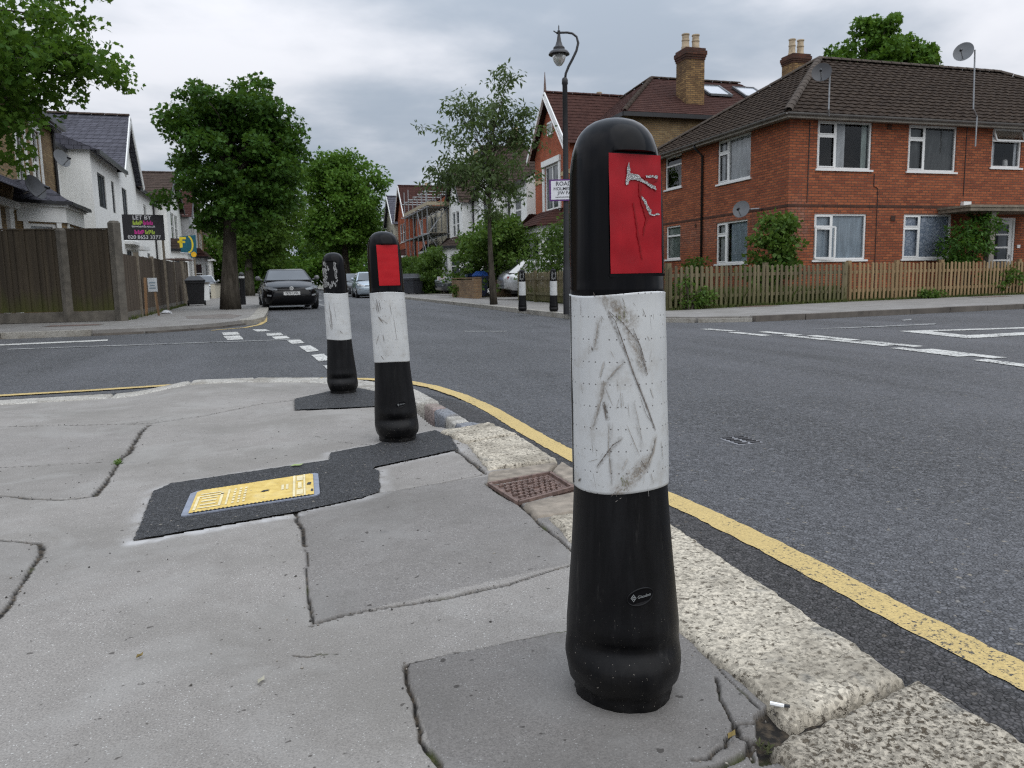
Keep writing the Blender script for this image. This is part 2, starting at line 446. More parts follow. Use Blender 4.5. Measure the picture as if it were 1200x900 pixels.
def granite(name, base=(.50, .465, .40), dark=(.13, .108, .08), amount=.585, ps=72):
    n = NT(name); c = n.coord()
    sp = n.n('SeparateColor', {0: n.voro(c, 170, out='Color')}).outputs[0]
    pit = n.noise(c, ps, 4, .62); big = n.noise(c, 5, 4, .6)
    k = n.mix(sp, tuple(x*.62 for x in base), tuple(min(1, x*1.25) for x in base))
    k = n.mix(n.ramp(pit, amount, amount+.05), k, dark)
    k = n.mix(n.math('MULTIPLY', n.ramp(big, .47, .66), .62), k, (.17, .148, .115))
    k = n.mix(n.math('MULTIPLY', n.ramp(n.noise(c, 11, 3), .62, .74), .6), k, (.17, .165, .15))
    h = n.math('SUBTRACT', n.math('MULTIPLY', n.noise(c, 150, 2), .4), n.ramp(pit, amount-.06, amount+.1))
    n.bsdf(k, .85, h, .75, .005, spec=.25); return n.m
M['granite'] = granite('rough cream granite', (.48, .43, .345))
M['granite_dirty'] = granite('mossy granite', (.37, .33, .265), (.085, .068, .047), .54, 105)
M['granite_pale'] = granite('smooth pale kerb', (.40, .38, .34), (.28, .26, .23), .62)
M['sett_pink'] = granite('pinkish sett', (.30, .24, .22), (.16, .13, .12), .6)
M['sett_blue'] = granite('blue grey sett', (.215, .22, .235), (.10, .11, .13), .6)
M['surround'] = simple('brown concrete surround', (.23, .195, .155), .9, .35, 22, bstr=.5)
M['kerb_far'] = granite('far kerb stone', (.36, .34, .30), (.2, .19, .165), .6)
M['kerb_dark'] = simple('dark worn kerb', (.115, .10, .085), .9, .35, 3)

def paint(name, col, wear=.55, under=(.05, .05, .052), fine=34):
    n = NT(name); c = n.coord()
    w = n.noise(c, fine, 5, .7); b = n.noise(c, 2.5, 3)
    f = n.ramp(n.math('ADD', w, n.math('MULTIPLY', b, .35)), wear+.16, wear+.24)
    k = n.mix(n.ramp(n.noise(c, 140, 2), .35, .7), tuple(x*.78 for x in col), col)
    k = n.mix(n.math('MULTIPLY', n.ramp(n.noise(c, 6, 4), .45, .8), .4), k, tuple(x*.65 for x in col))
    k = n.mix(f, k, under)
    h = n.math('MULTIPLY', n.math('SUBTRACT', .8, n.voro(c, 120)), 1.0)
    n.bsdf(k, .7, h, .5, .004, spec=.3); return n.m
M['paint_yellow'] = paint('yellow road paint', (.58, .43, .175), .60, fine=95)
M['paint_white'] = paint('white road paint', (.62, .61, .57), .535)
M['paint_faint'] = paint('faded white road paint', (.34, .34, .33), .50)

# ================================================================ ground sheets
mb = MB(); mb.poly([(-1500, -1500, -.16), (1500, -1500, -.16), (1500, 1500, -.16), (-1500, 1500, -.16)])
struct(mb.build('ground', simple('open ground', (.10, .10, .07), .95, .3, .1)))
mb = MB(); mb.poly([(-60, -25, -.10), (60, -25, -.10), (60, 150, -.10), (-60, 150, -.10)])
struct(mb.build('road', M['asphalt']))
# darker, coarser strip of gutter asphalt between kerb and yellow line
YL = [(1.46, -4), (1.44, 0), (1.431, 1.121), (1.423, 1.45), (1.422, 1.972), (1.405, 2.35), (1.36, 2.8), (1.317, 3.149), (1.304, 3.558), (1.300, 4.046), (1.31, 4.5),
      (1.305, 4.95), (1.268, 5.448), (1.18, 6.0), (1.04, 6.40), (.741, 6.75), (.40, 6.95), (.034, 7.05), (-.45, 7.09), (-.9, 7.08), (-1.5, 7.02), (-2.1, 7.0), (-4, 6.98), (-14, 6.9)]
KO = [(1.06, -4), (1.06, .95), (1.07, 1.3), (1.10, 1.95), (1.07, 2.85), (1.07, 3.44), (1.03, 3.78), (.955, 3.87), (.945, 4.6), (.895, 5.25), (.65, 5.87), (.35, 6.20), (-.16, 6.45), (-.65, 6.52), (-1.2, 6.5), (-2.2, 6.48), (-14, 6.4)]
def resample(P, step):
    P = [Vector((x, y, 0)) for x, y in P]; out = []
    for a, b in zip(P[:-1], P[1:]):
        n = max(1, int((b-a).length/step))
        for i in range(n): out.append(a.lerp(b, i/n))
    out.append(P[-1]); return out
def ribbon(mb, P, w0, w1, z, step=.08, jit=.0, seed=1, zf=None):
    """flat strip from offset w0 to w1 on the right hand side of a polyline"""
    rr = random.Random(seed); P = resample(P, step); L = []; Rr = []
    for i, p in enumerate(P):
        d = (P[min(i+1, len(P)-1)] - P[max(0, i-1)]).normalized(); nn = Vector((d.y, -d.x, 0))
        zz = z if zf is None else z + zf(p.x, p.y)
        a = p + nn*(w0 + rr.uniform(-jit, jit)); b = p + nn*(w1 + rr.uniform(-jit, jit))
        L.append((a.x, a.y, zz)); Rr.append((b.x, b.y, zz))
    n = len(L); mb.add(L + Rr, [(i, i+1, n+i+1, n+i) for i in range(n-1)])
mb = MB(); ribbon(mb, KO, -.12, .30, -.097, .1, .008, 3); struct(mb.build('gutter_strip', M['asphalt_edge']))

def near_road():
    """the first metres of road as real stone chippings: a fine sheet displaced by a jittered cell pattern"""
    r = .85*np.exp(np.arange(0, 560)*.0033); th = np.radians(np.arange(2, 68, .16))
    rr, tt = np.meshgrid(r, th, indexing='ij'); x = rr*np.sin(tt); y = rr*np.cos(tt)
    sc = 88.0; X, Y = x*sc, y*sc; ix, iy = np.floor(X).astype(np.int64), np.floor(Y).astype(np.int64)
    f1 = np.full(x.shape, 9.); f2 = np.full(x.shape, 9.); rnd = np.zeros(x.shape)
    for dx in (-1, 0, 1):
        for dy in (-1, 0, 1):
            px = ix+dx+_h(ix+dx, iy+dy, 1); py = iy+dy+_h(ix+dx, iy+dy, 2); d = np.hypot(X-px, Y-py); c = _h(ix+dx, iy+dy, 3)
            n1 = d < f1; f2 = np.where(n1, f1, np.minimum(f2, d)); rnd = np.where(n1, c, rnd); f1 = np.where(n1, d, f1)
    e = np.clip((f2-f1)*2.2, 0, 1); fade = sstep(5.0, 3.2, rr)
    z = (e**.6*(.4+.6*rnd)*.0030 + (fbm(x*200, y*200, 2, 4)-.4)*.0012 + (fbm(x*6, y*6, 3, 8)-.45)*.003)*fade
    cx = (x[:-1, :-1]+x[1:, 1:])/2; cy = (y[:-1, :-1]+y[1:, 1:])/2
    keep = in_poly(cx, cy, KO[:16] + [(-2, 40), (40, 40), (40, -4)]) & (cx > .9)
    nr, nt = x.shape; idx = np.arange(nr*nt).reshape(nr, nt)
    F = np.stack([idx[:-1, :-1], idx[1:, :-1], idx[1:, 1:], idx[:-1, 1:]], -1)[keep][:, ::-1]
    used = np.unique(F); mp = np.zeros(nr*nt, np.int64); mp[used] = np.arange(len(used))
    V = np.stack([x.ravel(), y.ravel(), z.ravel()-.0950], -1)[used]
    inner = sstep(.34, .26, seg_dist(x, y, KO))
    o = np_mesh('road', V, mp[F], M['asphalt'], smooth=True, attrs={'gutter': inner.ravel()[used]})
    struct(o)
near_road()

mb = MB(); ribbon(mb, YL, -.052, .052, -.0911, .03, .004, 5); struct(mb.build('yellow_line', M['paint_yellow']))

def marking(name, quads, mat, z=-.094):
    mb = MB(); rr = random.Random(len(quads))
    for q in quads:
        pts = []
        for (a, b) in zip(q, q[1:] + q[:1]):
            L = math.hypot(b[0]-a[0], b[1]-a[1]); k = max(1, int(L/.12))
            for i in range(k):
                t = i/k; pts.append((a[0]+(b[0]-a[0])*t + rr.uniform(-.006, .006), a[1]+(b[1]-a[1])*t + rr.uniform(-.006, .006), z))
        mb.poly(pts)
    return struct(mb.build(name, mat))
# give way dashes of the left hand side street
marking('give_way_dashes', [
    [(-.90, 14.75), (-.64, 14.78), (-.57, 13.99), (-.83, 13.93)], [(-.82, 13.70), (-.56, 13.70), (-.46, 12.67), (-.70, 12.67)],
    [(-.40, 15.40), (-.16, 15.34), (-.07, 14.69), (-.305, 14.65)], [(-.146, 14.05), (.10, 14.03), (.14, 13.33), (-.118, 13.33)],
    [(-.05, 13.06), (.18, 13.14), (.22, 12.50), (-.004, 12.45)], [(.17, 12.05), (.363, 12.09), (.40, 11.37), (.22, 11.29)],
    [(.30, 10.79), (.46, 10.88), (.518, 9.94), (.37, 9.83)], [(.40, 9.37), (.551, 9.48), (.57, 8.64), (.44, 8.54)], [(.46, 8.1), (.58, 8.1), (.60, 7.4), (.48, 7.4)]], M['paint_white'])
marking('stop_line', [[(-3.64, 12.60), (.348, 12.26), (.341, 12.14), (-3.60, 12.44)]], M['paint_faint'])
marking('edge_line', [[(-9.5, 13.6), (-4.06, 13.76), (-2.60, 13.94), (-2.55, 13.62), (-4.0, 13.45), (-9.5, 13.3)]], M['paint_white'])
# give way dashes and triangle of the right hand side street
D = [(6.55, 10.55), (6.52, 9.45), (6.88, 9.45), (6.70, 8.60), (6.97, 8.40), (6.72, 7.66), (6.92, 7.36), (6.53, 6.40), (6.67, 6.12), (6.29, 5.30), (6.45, 4.9)]
dq = []
for (x, y, L, sk) in [(6.58, 10.48, .70, -.10), (6.48, 9.55, .80, -.02), (6.90, 9.42, .82, .0), (6.72, 8.62, .86, .02), (6.96, 8.40, .90, .05), (6.73, 7.66, .98, .02), (6.92, 7.37, .90, .02), (6.53, 6.42, 1.0, .12), (6.67, 6.15, 1.0, .12), (6.28, 5.25, .75, .12), (6.42, 4.6, 1.0, .14)]:
    dq.append([(x+sk/2-.085, y+L/2), (x+sk/2+.085, y+L/2), (x-sk/2+.085, y-L/2), (x-sk/2-.085, y-L/2)])
marking('give_way_dashes', dq, M['paint_white'])
mbq = [[(8.23, 7.50), (8.50, 8.90), (11.6, 8.36), (11.6, 8.18), (8.72, 8.62), (8.60, 7.92), (11.4, 7.92), (11.4, 7.62)]]
marking('give_way_triangle', [[(8.23, 7.50), (8.50, 8.90), (8.80, 8.62), (8.62, 7.88)], [(8.50, 8.90), (12.6, 8.20), (12.6, 8.02), (8.80, 8.62)], [(8.23, 7.50), (8.62, 7.88), (12.6, 7.86), (12.6, 7.62)]], M['paint_white'])
marking('centre_line', [[(7.83, 9.92), (10.25, 9.94), (9.96, 9.70), (8.31, 9.76)], [(10.56, 10.99), (10.88, 11.12), (10.60, 10.83), (10.36, 10.77)]], M['paint_faint'])
marking('centre_line', [[(1.75, 33.6), (1.9, 33.6), (1.9, 29.8), (1.75, 29.8)], [(2.2, 43), (2.36, 43), (2.36, 39), (2.2, 39)], [(2.75, 56), (2.95, 56), (2.95, 51), (2.75, 51)], [(3.9, 76), (4.1, 76), (4.1, 68), (3.9, 68)], [(3.04, 12.58), (3.66, 12.16), (3.6, 12.05), (2.98, 12.45)], [(2.42, 33.6), (2.66, 33.6), (2.6, 31), (2.36, 31)]], M['paint_faint'])
mb = MB(); ribbon(mb, [(-.24, 26.0), (-.20, 18.6), (-.30, 17.2), (-.55, 16.2), (-1.15, 15.62)], -.05, .05, -.094, .2, .004, 8); struct(mb.build('yellow_line', M['paint_yellow']))

# ================================================================ far pavements and kerbs
def offset(P, d):
    out = []; n = len(P)
    for i in range(n):
        a = Vector(P[max(0, i-1)]); b = Vector(P[min(n-1, i+1)]); t = (b-a).normalized()
        out.append((P[i][0]+t.y*d, P[i][1]-t.x*d))
    return out
LK = [(-45, 15.0), (-12, 15.2), (-6, 15.38), (-4.5, 15.40), (-3.1, 15.40), (-2.3, 15.55), (-1.6, 16.0), (-1.1, 16.6), (-.72, 17.4), (-.52, 18.6), (-.46, 22), (-.44, 28), (-.44, 140)]
RK = [(6.4, 140), (6.43, 39), (6.25, 24), (6.08, 17), (6.06, 15.4), (6.28, 14.2), (6.7, 13.3), (7.4, 12.55), (8.3, 12.2), (9.4, 12.25), (11, 12.45), (15.4, 12.85), (25, 14.0), (60, 17)]
def far_pave(K, poly, nm):
    n = len(K)
    mb = MB(); mb.prism(poly, -.1, 0.0); struct(mb.build(nm, M['pavement_far']))
far_pave(LK, offset(LK, .06) + [(-45, 140)], 'pavement')
far_pave(RK, offset(RK, .06) + [(60, 140)], 'pavement')
def kerb(K, w, z, mat, gaps=()):
    mb = MB(); a = resample(K, .92); n = len(a)
    for i in range(n-1):
        p, q = a[i], a[i+1]; d = (q-p).normalized(); nn = Vector((d.y, -d.x, 0)); p2 = p + d*.006; q2 = q - d*.006
        if (p - Vector((0, 15, 0))).length > 90: continue
        jz = rng.uniform(-.004, .004); zt = z(p.x, p.y) + jz if callable(z) else z + jz; b = .012
        P = [p2 + nn*(-.03), q2 + nn*(-.03), q2 + nn*(w), p2 + nn*w]
        T = [p2 + nn*(-.03+b), q2 + nn*(-.03+b), q2 + nn*w, p2 + nn*w]
        v = [(x.x, x.y, -.11) for x in P] + [(x.x, x.y, zt-b) for x in P] + [(x.x, x.y, zt) for x in T]
        f = [(0,1,5,4),(1,2,6,5),(2,3,7,6),(3,0,4,7),(4,5,9,8),(5,6,10,9),(6,7,11,10),(7,4,8,11),(8,9,10,11)]
        mb.add(v, f)
    return struct(mb.build('kerb', mat))
kerb(LK[:5], .14, lambda x, y: .006, M['kerb_far'])
kerb(LK[4:9], .16, lambda x, y: -.06, M['kerb_dark'])
kerb(LK[8:], .30, .006, M['kerb_far'])
kerb(RK[:6], .16, .006, M['kerb_far'])
kerb(RK[5:9], .15, lambda x, y: -.03, M['kerb_far'])
kerb(RK[8:], .15, .006, M['kerb_dark'])
# wet dark patch in the far footway and dropped crossing
mb = MB(); mb.poly([(-1.9, 19.2, .004), (-.9, 18.6, .004), (-.75, 20.3, .004), (-1.2, 21.6, .004), (-2.1, 20.9, .004)]); struct(mb.build('pavement_patch', simple('brown worn footway', (.15, .13, .115), .9, .25, 3)))
# plots behind the pavements
mb = MB(); mb.prism([(-45, 19.9), (-3.4, 19.4), (-3.45, 36), (-3.45, 140), (-45, 140)], -.05, .03); struct(mb.build('front_garden_ground', simple('garden soil', (.08, .07, .05), .95, .4, 2)))
mb = MB(); mb.prism([(8.45, 15.5), (14.3, 16.95), (21.5, 18.05), (60, 22), (60, 140), (8.75, 140), (8.75, 27), (8.2, 20.4)], -.05, .03); struct(mb.build('front_garden_ground', simple('garden earth', (.09, .085, .05), .95, .4, 2)))
# forecourts where the driveways cross
mb = MB(); mb.prism([(8.1, 27.2), (8.6, 27.2), (13, 27.2), (13, 30.7), (8.1, 30.7)], -.02, .036); mb.prism([(8.4, 39.5), (13, 39.5), (13, 43.2), (8.4, 43.2)], -.02, .036); struct(mb.build('driveway', M['pavement_far']))

# ================================================================ near pavement (displaced, with its cracks and flags)
SEAMS = [  # polyline, half width, depth
    ([(-3.2, 5.1), (-2.2, 4.95), (-1.459, 4.781), (-1.014, 4.645), (-.683, 4.557)], .007, .003),
    ([(-.683, 4.557), (-.411, 4.700), (-.122, 5.004), (.096, 5.092), (.407, 5.277), (.6, 5.5)], .010, .006),
    ([(-.675, 4.52), (-.690, 4.30), (-.676, 4.088), (-.660, 3.80), (-.670, 3.569), (-.650, 3.264), (-.653, 3.016)], .020, .009),
    ([(-.653, 3.016), (-.74, 3.0), (-.820, 3.034), (-.983, 3.144), (-1.6, 3.3), (-2.4, 3.5)], .013, .007),
    ([(-1.132, 3.657), (-.702, 3.599)], .004, .002), ([(-2.4, 3.8), (-1.132, 3.657)], .005, .002),
    ([(-2.2, 2.72), (-1.2, 2.62), (-.816, 2.570), (-.690, 2.49), (-.665, 2.40), (-.655, 2.239), (-.633, 1.998), (-.66, 1.8), (-.64, 1.5), (-.7, 1.0)], .013, .006),
    ([(.028, 2.549), (.040, 2.358), (.050, 2.194)], .014, .007), ([(.050, 2.194), (.043, 1.871)], .0045, .004),
    ([(.043, 1.871), (.040, 1.76), (.040, 1.671), (.106, 1.685)], .007, .009), ([(.106, 1.685), (.163, 1.693), (.302, 1.703)], .0058, .007),
    ([(.302, 1.703), (.36, 1.708), (.508, 1.731)], .009, .009), ([(.508, 1.731), (.698, 1.800), (.75, 1.83)], .0050, .004),
    ([(.744, 2.792), (.62, 2.75), (.497, 2.716), (.311, 2.666)], .006, .006),
    ([(.18, .75), (.19, .95), (.203, 1.086), (.188, 1.16), (.192, 1.204), (.198, 1.348), (.205, 1.414)], .0075, .009),
    ([(.205, 1.414), (.302, 1.434), (.429, 1.440), (.561, 1.451), (.70, 1.475)], .0042, .002),
    ([(.736, 3.263), (.74, 2.98), (.745, 2.8)], .014, .009), ([(.706, 2.66), (.716, 2.5), (.742, 2.34), (.738, 2.20)], .013, .01), ([(.738, 2.20), (.738, 2.096), (.745, 1.88), (.762, 1.75)], .009, .009),
    ([(.77, 1.62), (.775, 1.4), (.765, 1.2), (.755, 1.06)], .004, .005),
    ([(.740, 1.175), (.730, 1.15), (.723, 1.134), (.711, 1.11), (.707, 1.095), (.690, 1.05), (.684, 1.034)], .0048, .009),
    ([(.684, 1.034), (.668, 1.012), (.651, 1.000), (.640, .985), (.626, .985), (.60, .97), (.575, .972)], .0055, .008), ([(.684, 1.034), (.700, 1.030), (.717, 1.023), (.735, 1.026)], .0052, .008),
    ([(.684, 1.034), (.682, 1.018), (.676, 1.005), (.684, .985), (.668, .965), (.66, .94)], .0065, .010),
    ([(.755, 1.03), (.743, 1.005), (.70, .975), (.64, .952), (.588, .945), (.5, .93)], .010, .012), ([(.684, .985), (.70, .975)], .006, .008),
    ([(0, 1.529), (.03, 1.515), (.05, 1.52), (.082, 1.508)], .0036, .003), ([(.021, 1.656), (.045, 1.662)], .0040, .004),
    ([(.40, 3.5), (.28, 3.62), (.205, 3.72), (.16, 3.85)], .003, .002)]
TONES = [([(.03, 2.55), (.04, 1.67), (.51, 1.73), (.70, 1.80), (.80, 2.1), (.74, 2.75), (.5, 2.716), (.31, 2.666)], .58),
         ([(.205, 1.42), (.56, 1.451), (.9, 1.5), (.9, .3), (.18, .3)], .80), ([(.32, 2.68), (.36, 3.08), (.76, 3.28), (.76, 2.80), (.5, 2.72)], .12),
         ([(-.67, 4.53), (-.65, 3.02), (-.82, 3.04), (-3, 3.4), (-4.5, 4.5), (-3.2, 5.1), (-1.4, 4.78)], .16), ([(-.66, 2.49), (-.63, 1.9), (-.7, .8), (-3, .8), (-3, 2.7), (-.82, 2.57)], .20),
         ([(.04, 2.5), (.04, 1.67), (.75, 1.82), (.56, 1.46), (.2, 1.42), (.15, .5), (-.63, .5), (-.63, 2.0), (-.65, 2.5), (-.45, 2.42)], .10),
         ([(.60, .98), (.68, 1.03), (.75, 1.03), (.75, .95), (.62, .93)], .75)]
PATCH = [(-.429, 2.417), (-.453, 2.991), (-.403, 3.089), (.186, 3.261), (.205, 3.40), (.405, 3.495), (.502, 3.591), (.735, 3.725), (.774, 3.571), (.743, 3.260), (.356, 3.063), (.344, 3.03), (.362, 3.0), (.323, 2.686), (.250, 2.626), (.028, 2.537)]
PATCH2 = [(.097, 5.131), (.089, 4.670), (.531, 4.607), (.60, 4.66), (.66, 5.20), (.56, 5.45), (.45, 5.56), (.30, 5.35)]
def dip(x, y):
    return -.070 * sstep(-.55, -1.15, np.asarray(x, float)) * sstep(4.9, 6.3, np.asarray(y, float))
EDGE = [(x, y) for x, y in offset(KO, -.21)]
def near_pavement():
    r = .5 * np.exp(np.arange(0, 910) * .0033); th = np.radians(np.arange(-72, 60, .145))
    rr, tt = np.meshgrid(r, th, indexing='ij')
    x = rr*np.sin(tt); y = rr*np.cos(tt)
    wx = x + (fbm(x*18, y*18, 5, 3) - .48)*.017; wy = y + (fbm(x*18, y*18, 5, 9) - .48)*.017
    crack = np.zeros_like(x); z = (fbm(x*3, y*3, 4, 5) - .45)*.004 + (fbm(x*40, y*40, 2, 6) - .4)*.0012
    wv = .35 + 1.3*fbm(x*9, y*9, 3, 12)
    for pts, w, dep in SEAMS:
        d = seg_dist(wx, wy, pts) / (wv*.60)
        k = sstep(w*1.25, w*.55, d); crack = np.maximum(crack, k); z = z - dep*k
    tone = np.zeros_like(x)
    for poly, t in TONES:
        m = in_poly(wx, wy, poly); tone = np.where(m, t, tone); z = z + np.where(m, (t-.2)*.004, 0)
    pk = in_poly(x, y, [(.66, .925), (.735, 1.045), (.80, 1.075), (.95, 1.075), (.95, .92)]); z = np.where(pk, np.minimum(z, -.010 - .006*fbm(x*60, y*60, 2, 2)), z); crack = np.where(pk, 1.0, crack)
    tone = tone + (fbm(x*1.7, y*1.7, 4, 21) - .47)*.35
    cem = np.maximum(sstep(.06, .005, seg_dist(wx, wy, PATCH + PATCH[:1]))*.55, sstep(.045, .01, seg_dist(wx, wy, [(-.43, 2.40), (.03, 2.52)])))
    for P in (PATCH, PATCH2):
        m = in_poly(x, y, offset(P + P[:1], .012)[:-1]) | in_poly(x, y, P)
        z = np.where(m, -.012, z); crack = np.where(m, 0, crack)
    z = z + dip(x, y)
    keep_poly = EDGE + [(-14, -3)]
    cx = (x[:-1, :-1] + x[1:, 1:])/2; cy = (y[:-1, :-1] + y[1:, 1:])/2
    keep = in_poly(cx, cy, keep_poly)
    hole = in_poly(cx, cy, [(.735, 2.38), (.72, 2.62), (.96, 2.69), (.96, 2.48)])
    keep &= ~hole
    nr, nt = x.shape; idx = np.arange(nr*nt).reshape(nr, nt)
    F = np.stack([idx[:-1, :-1], idx[1:, :-1], idx[1:, 1:], idx[:-1, 1:]], -1)[keep]
    F = F[:, ::-1]
    used = np.unique(F); mp = np.zeros(nr*nt, np.int64); mp[used] = np.arange(len(used))
    V = np.stack([x.ravel(), y.ravel(), z.ravel()], -1)[used]
    o = np_mesh('pavement', V, mp[F], M['pavement'], smooth=True, attrs={'crack': crack.ravel()[used], 'tone': np.clip(tone.ravel()[used], 0, 1), 'cement': cem.ravel()[used]})
    return struct(o)
near_pavement()
mb = MB(); mb.prism(offset(KO, -.20) + [(-14, -4)], -.1, -.085); struct(mb.build('pavement_bed', M['pavement_far']))
mb = MB(); mb.prism([(-14, 5.0), (-7.6, 5.0), (-7.6, 1.5), (-3.2, .9), (-.48, .14), (-.2, -.2), (-.2, -.46), (.3, -.46), (.42, .27), (.8, .43), (.95, .45), (.95, -4), (-14, -4)], -.09, -.004); struct(mb.build('pavement', M['pavement_far']))

def jitter_poly(P, step, j, seed, z):
    rr = random.Random(seed); out = []
    for a, b in zip(P, P[1:] + P[:1]):
        L = math.hypot(b[0]-a[0], b[1]-a[1]); k = max(1, int(L/step))
        for i in range(k):
            t = i/k; out.append((a[0]+(b[0]-a[0])*t + rr.uniform(-j, j), a[1]+(b[1]-a[1])*t + rr.uniform(-j, j), z))
    return out
for P, z in ((PATCH, .0045), (PATCH2, .0045)):
    mb = MB(); mb.poly(jitter_poly(P, .012, .004, 4, z)); struct(mb.build('asphalt_patch', M['asphalt_patch']))

# kerb stones: each a rough displaced block
def stone(name, q, mat, ztop=.012, amp=.006, edge=.016, res=.007, seed=1, jit=.010, freq=28, zf=None, group=None):
    q = [np.array(p, float) for p in q]
    L1 = max(np.linalg.norm(q[1]-q[0]), np.linalg.norm(q[2]-q[3])); L2 = max(np.linalg.norm(q[3]-q[0]), np.linalg.norm(q[2]-q[1]))
    nu, nv = max(6, int(L1/res)), max(6, int(L2/res))
    u = np.linspace(0, 1, nu); v = np.linspace(0, 1, nv); uu, vv = np.meshgrid(u, v, indexing='ij')
    x = (1-uu)*(1-vv)*q[0][0]+uu*(1-vv)*q[1][0]+uu*vv*q[2][0]+(1-uu)*vv*q[3][0]
    y = (1-uu)*(1-vv)*q[0][1]+uu*(1-vv)*q[1][1]+uu*vv*q[2][1]+(1-uu)*vv*q[3][1]
    de = np.minimum(np.minimum(uu*L1, (1-uu)*L1), np.minimum(vv*L2, (1-vv)*L2))
    jx = (fbm(x*22+seed, y*22, 3, seed)-.45)*jit*2; jy = (fbm(x*22, y*22+seed, 3, seed+5)-.45)*jit*2
    fall = np.clip(de/edge, 0, 1); z = ztop - edge*(1-np.sqrt(np.clip(1-(1-fall)**2, 0, 1)))
    z = z + (fbm(x*freq, y*freq, 4, seed)-.47)*amp*1.6 - np.clip(fbm(x*70, y*70, 2, seed+3)-.42, 0, 1)*amp*2.6
    if zf is not None: z = z + zf(x, y)
    x = x+jx*(1-fall*.6); y = y+jy*(1-fall*.6)
    V = np.stack([x, y, z], -1).reshape(-1, 3); idx = np.arange(nu*nv).reshape(nu, nv)
    F = np.stack([idx[:-1, :-1], idx[1:, :-1], idx[1:, 1:], idx[:-1, 1:]], -1).reshape(-1, 4)
    ring = np.concatenate([idx[:, 0], idx[-1, 1:], idx[-2::-1, -1], idx[0, -2:0:-1]])
    low = V[ring].copy(); low[:, 2] = -.112; b = len(V); V = np.concatenate([V, low]); n = len(ring)
    k = np.arange(n); S = np.stack([ring[k], b+k, b+(k+1) % n, ring[(k+1) % n]], -1)
    a = (q[1]-q[0]); c = (q[3]-q[0])
    if a[0]*c[1]-a[1]*c[0] < 0: F = F[:, ::-1]; S = S[:, ::-1]
    return struct(np_mesh(name, V, np.concatenate([F, S]), mat, smooth=True))
stone('kerb_stone', [(.700, .950), (1.070, 1.036), (1.078, -.40), (.56, -.40)], M['granite_dirty'], .018, .008, .018, .006, 3, .012)
stone('kerb_stone', [(.765, .992), (1.056, 1.052), (1.105, 2.19), (.765, 2.185)], M['granite'], .016, .006, .026, .006, 5, .012)
stone('kerb_stone', [(.760, 2.84), (1.068, 2.885), (1.075, 3.425), (.800, 3.335)], M['granite'], .016, .007, .022, .007, 7, .010)
stone('kerb_stone', [(.800, 3.350), (1.072, 3.445), (1.035, 3.775), (.742, 3.66)], M['granite'], .018, .008, .022, .007, 9, .012)
for i, (q, m) in enumerate([([(.872, 3.73), (1.0, 3.79), (.952, 3.865), (.862, 3.845)], 'sett_blue'), ([(.862, 3.857), (.952, 3.877), (.947, 4.075), (.857, 4.055)], 'granite_pale'), ([(.857, 4.068), (.946, 4.09), (.940, 4.35), (.852, 4.318)], 'sett_blue'), ([(.850, 4.335), (.938, 4.368), (.920, 4.535), (.835, 4.55)], 'sett_pink')]):
    stone('granite_sett', q, M[m], .008, .004, .012, .008, 11+i, .006)
stone('kerb_stone', [(.800, 4.60), (.940, 4.59), (.905, 5.25), (.70, 5.05)], M['granite_pale'], .010, .003, .02, .012, 16, .006)
KI = offset(KO, -.27)
P1 = resample(KO[9:], .30); P2 = resample(KI[9:], .30)
def arc_stones():
    # kerb stones round the corner to the left
    pts = [(.895, 5.25), (.80, 5.55), (.65, 5.87), (.52, 6.05), (.35, 6.20), (.12, 6.34), (-.16, 6.45), (-.40, 6.50), (-.65, 6.52), (-1.2, 6.50), (-2.2, 6.48), (-4, 6.46), (-8, 6.43), (-14, 6.4)]
    inn = offset(pts, -.27); inn[0] = (.69, 5.07)
    i = 0
    for a, b in ((0, 2), (2, 4), (4, 6), (6, 8), (8, 9), (9, 10), (10, 11), (11, 12), (12, 13)):
        stone('kerb_stone', [inn[a], pts[a], pts[b], inn[b]], M['granite_pale'], .008, .002, .018, .02 if a < 10 else .05, 20+a, .004, zf=dip)
arc_stones()
# cast iron access cover set in brown concrete between two kerb stones
stone('cover_surround', [(.742, 2.195), (1.09, 2.205), (1.085, 2.47), (.745, 2.345)], M['surround'], .010, .003, .014, .01, 31, .008)
stone('cover_surround', [(.700, 2.64), (.97, 2.715), (1.062, 2.855), (.752, 2.80)], M['surround'], .010, .003, .014, .01, 33, .008)
stone('cover_surround', [(.985, 2.455), (1.09, 2.475), (1.078, 2.86), (.985, 2.72)], M['surround'], .010, .003, .014, .01, 35, .006)

cov = thing('access_cover', 'small rusty cast iron cover with raised tread pattern set between the kerb stones', 'access cover', (.845, 2.54, 0))
q = [(.737, 2.365), (.975, 2.475), (.970, 2.702), (.710, 2.632)]
mb = MB(); mb.add([(x, y, .0) for x, y in q] + [(x, y, -.05) for x, y in q], [(0,1,2,3), (0,4,5,1), (1,5,6,2), (2,6,7,3), (3,7,4,0)]); mb.build('cover_plate', M['rust'], cov, world=True)
mb = MB()
for i in range(4):
    a, b = Vector((*q[i], .006)), Vector((*q[(i+1) % 4], .006)); mb.bar(a, b, .012, .012)
mb.build('frame', M['rust'], cov, world=True)
mb = MB()
def bil(u, v, z):
    a = [(1-u)*(1-v), u*(1-v), u*v, (1-u)*v]
    return (sum(a[i]*q[i][0] for i in range(4)), sum(a[i]*q[i][1] for i in range(4)), z)
for r in range(7):
    for k in range(9):
        u0 = .09 + k*.094 + (.04 if r % 2 else 0); v0 = .10 + r*.122
        if u0 > .88: continue
        if 2 <= r <= 4 and r != 3 and k in (4,): continue
        mb.bar(bil(u0, v0, .004), bil(u0+.062, v0+.005, .004), .009, .008)
        mb.bar(bil(u0+.058, v0, .004), bil(u0+.058, v0+.07, .004), .009, .008)
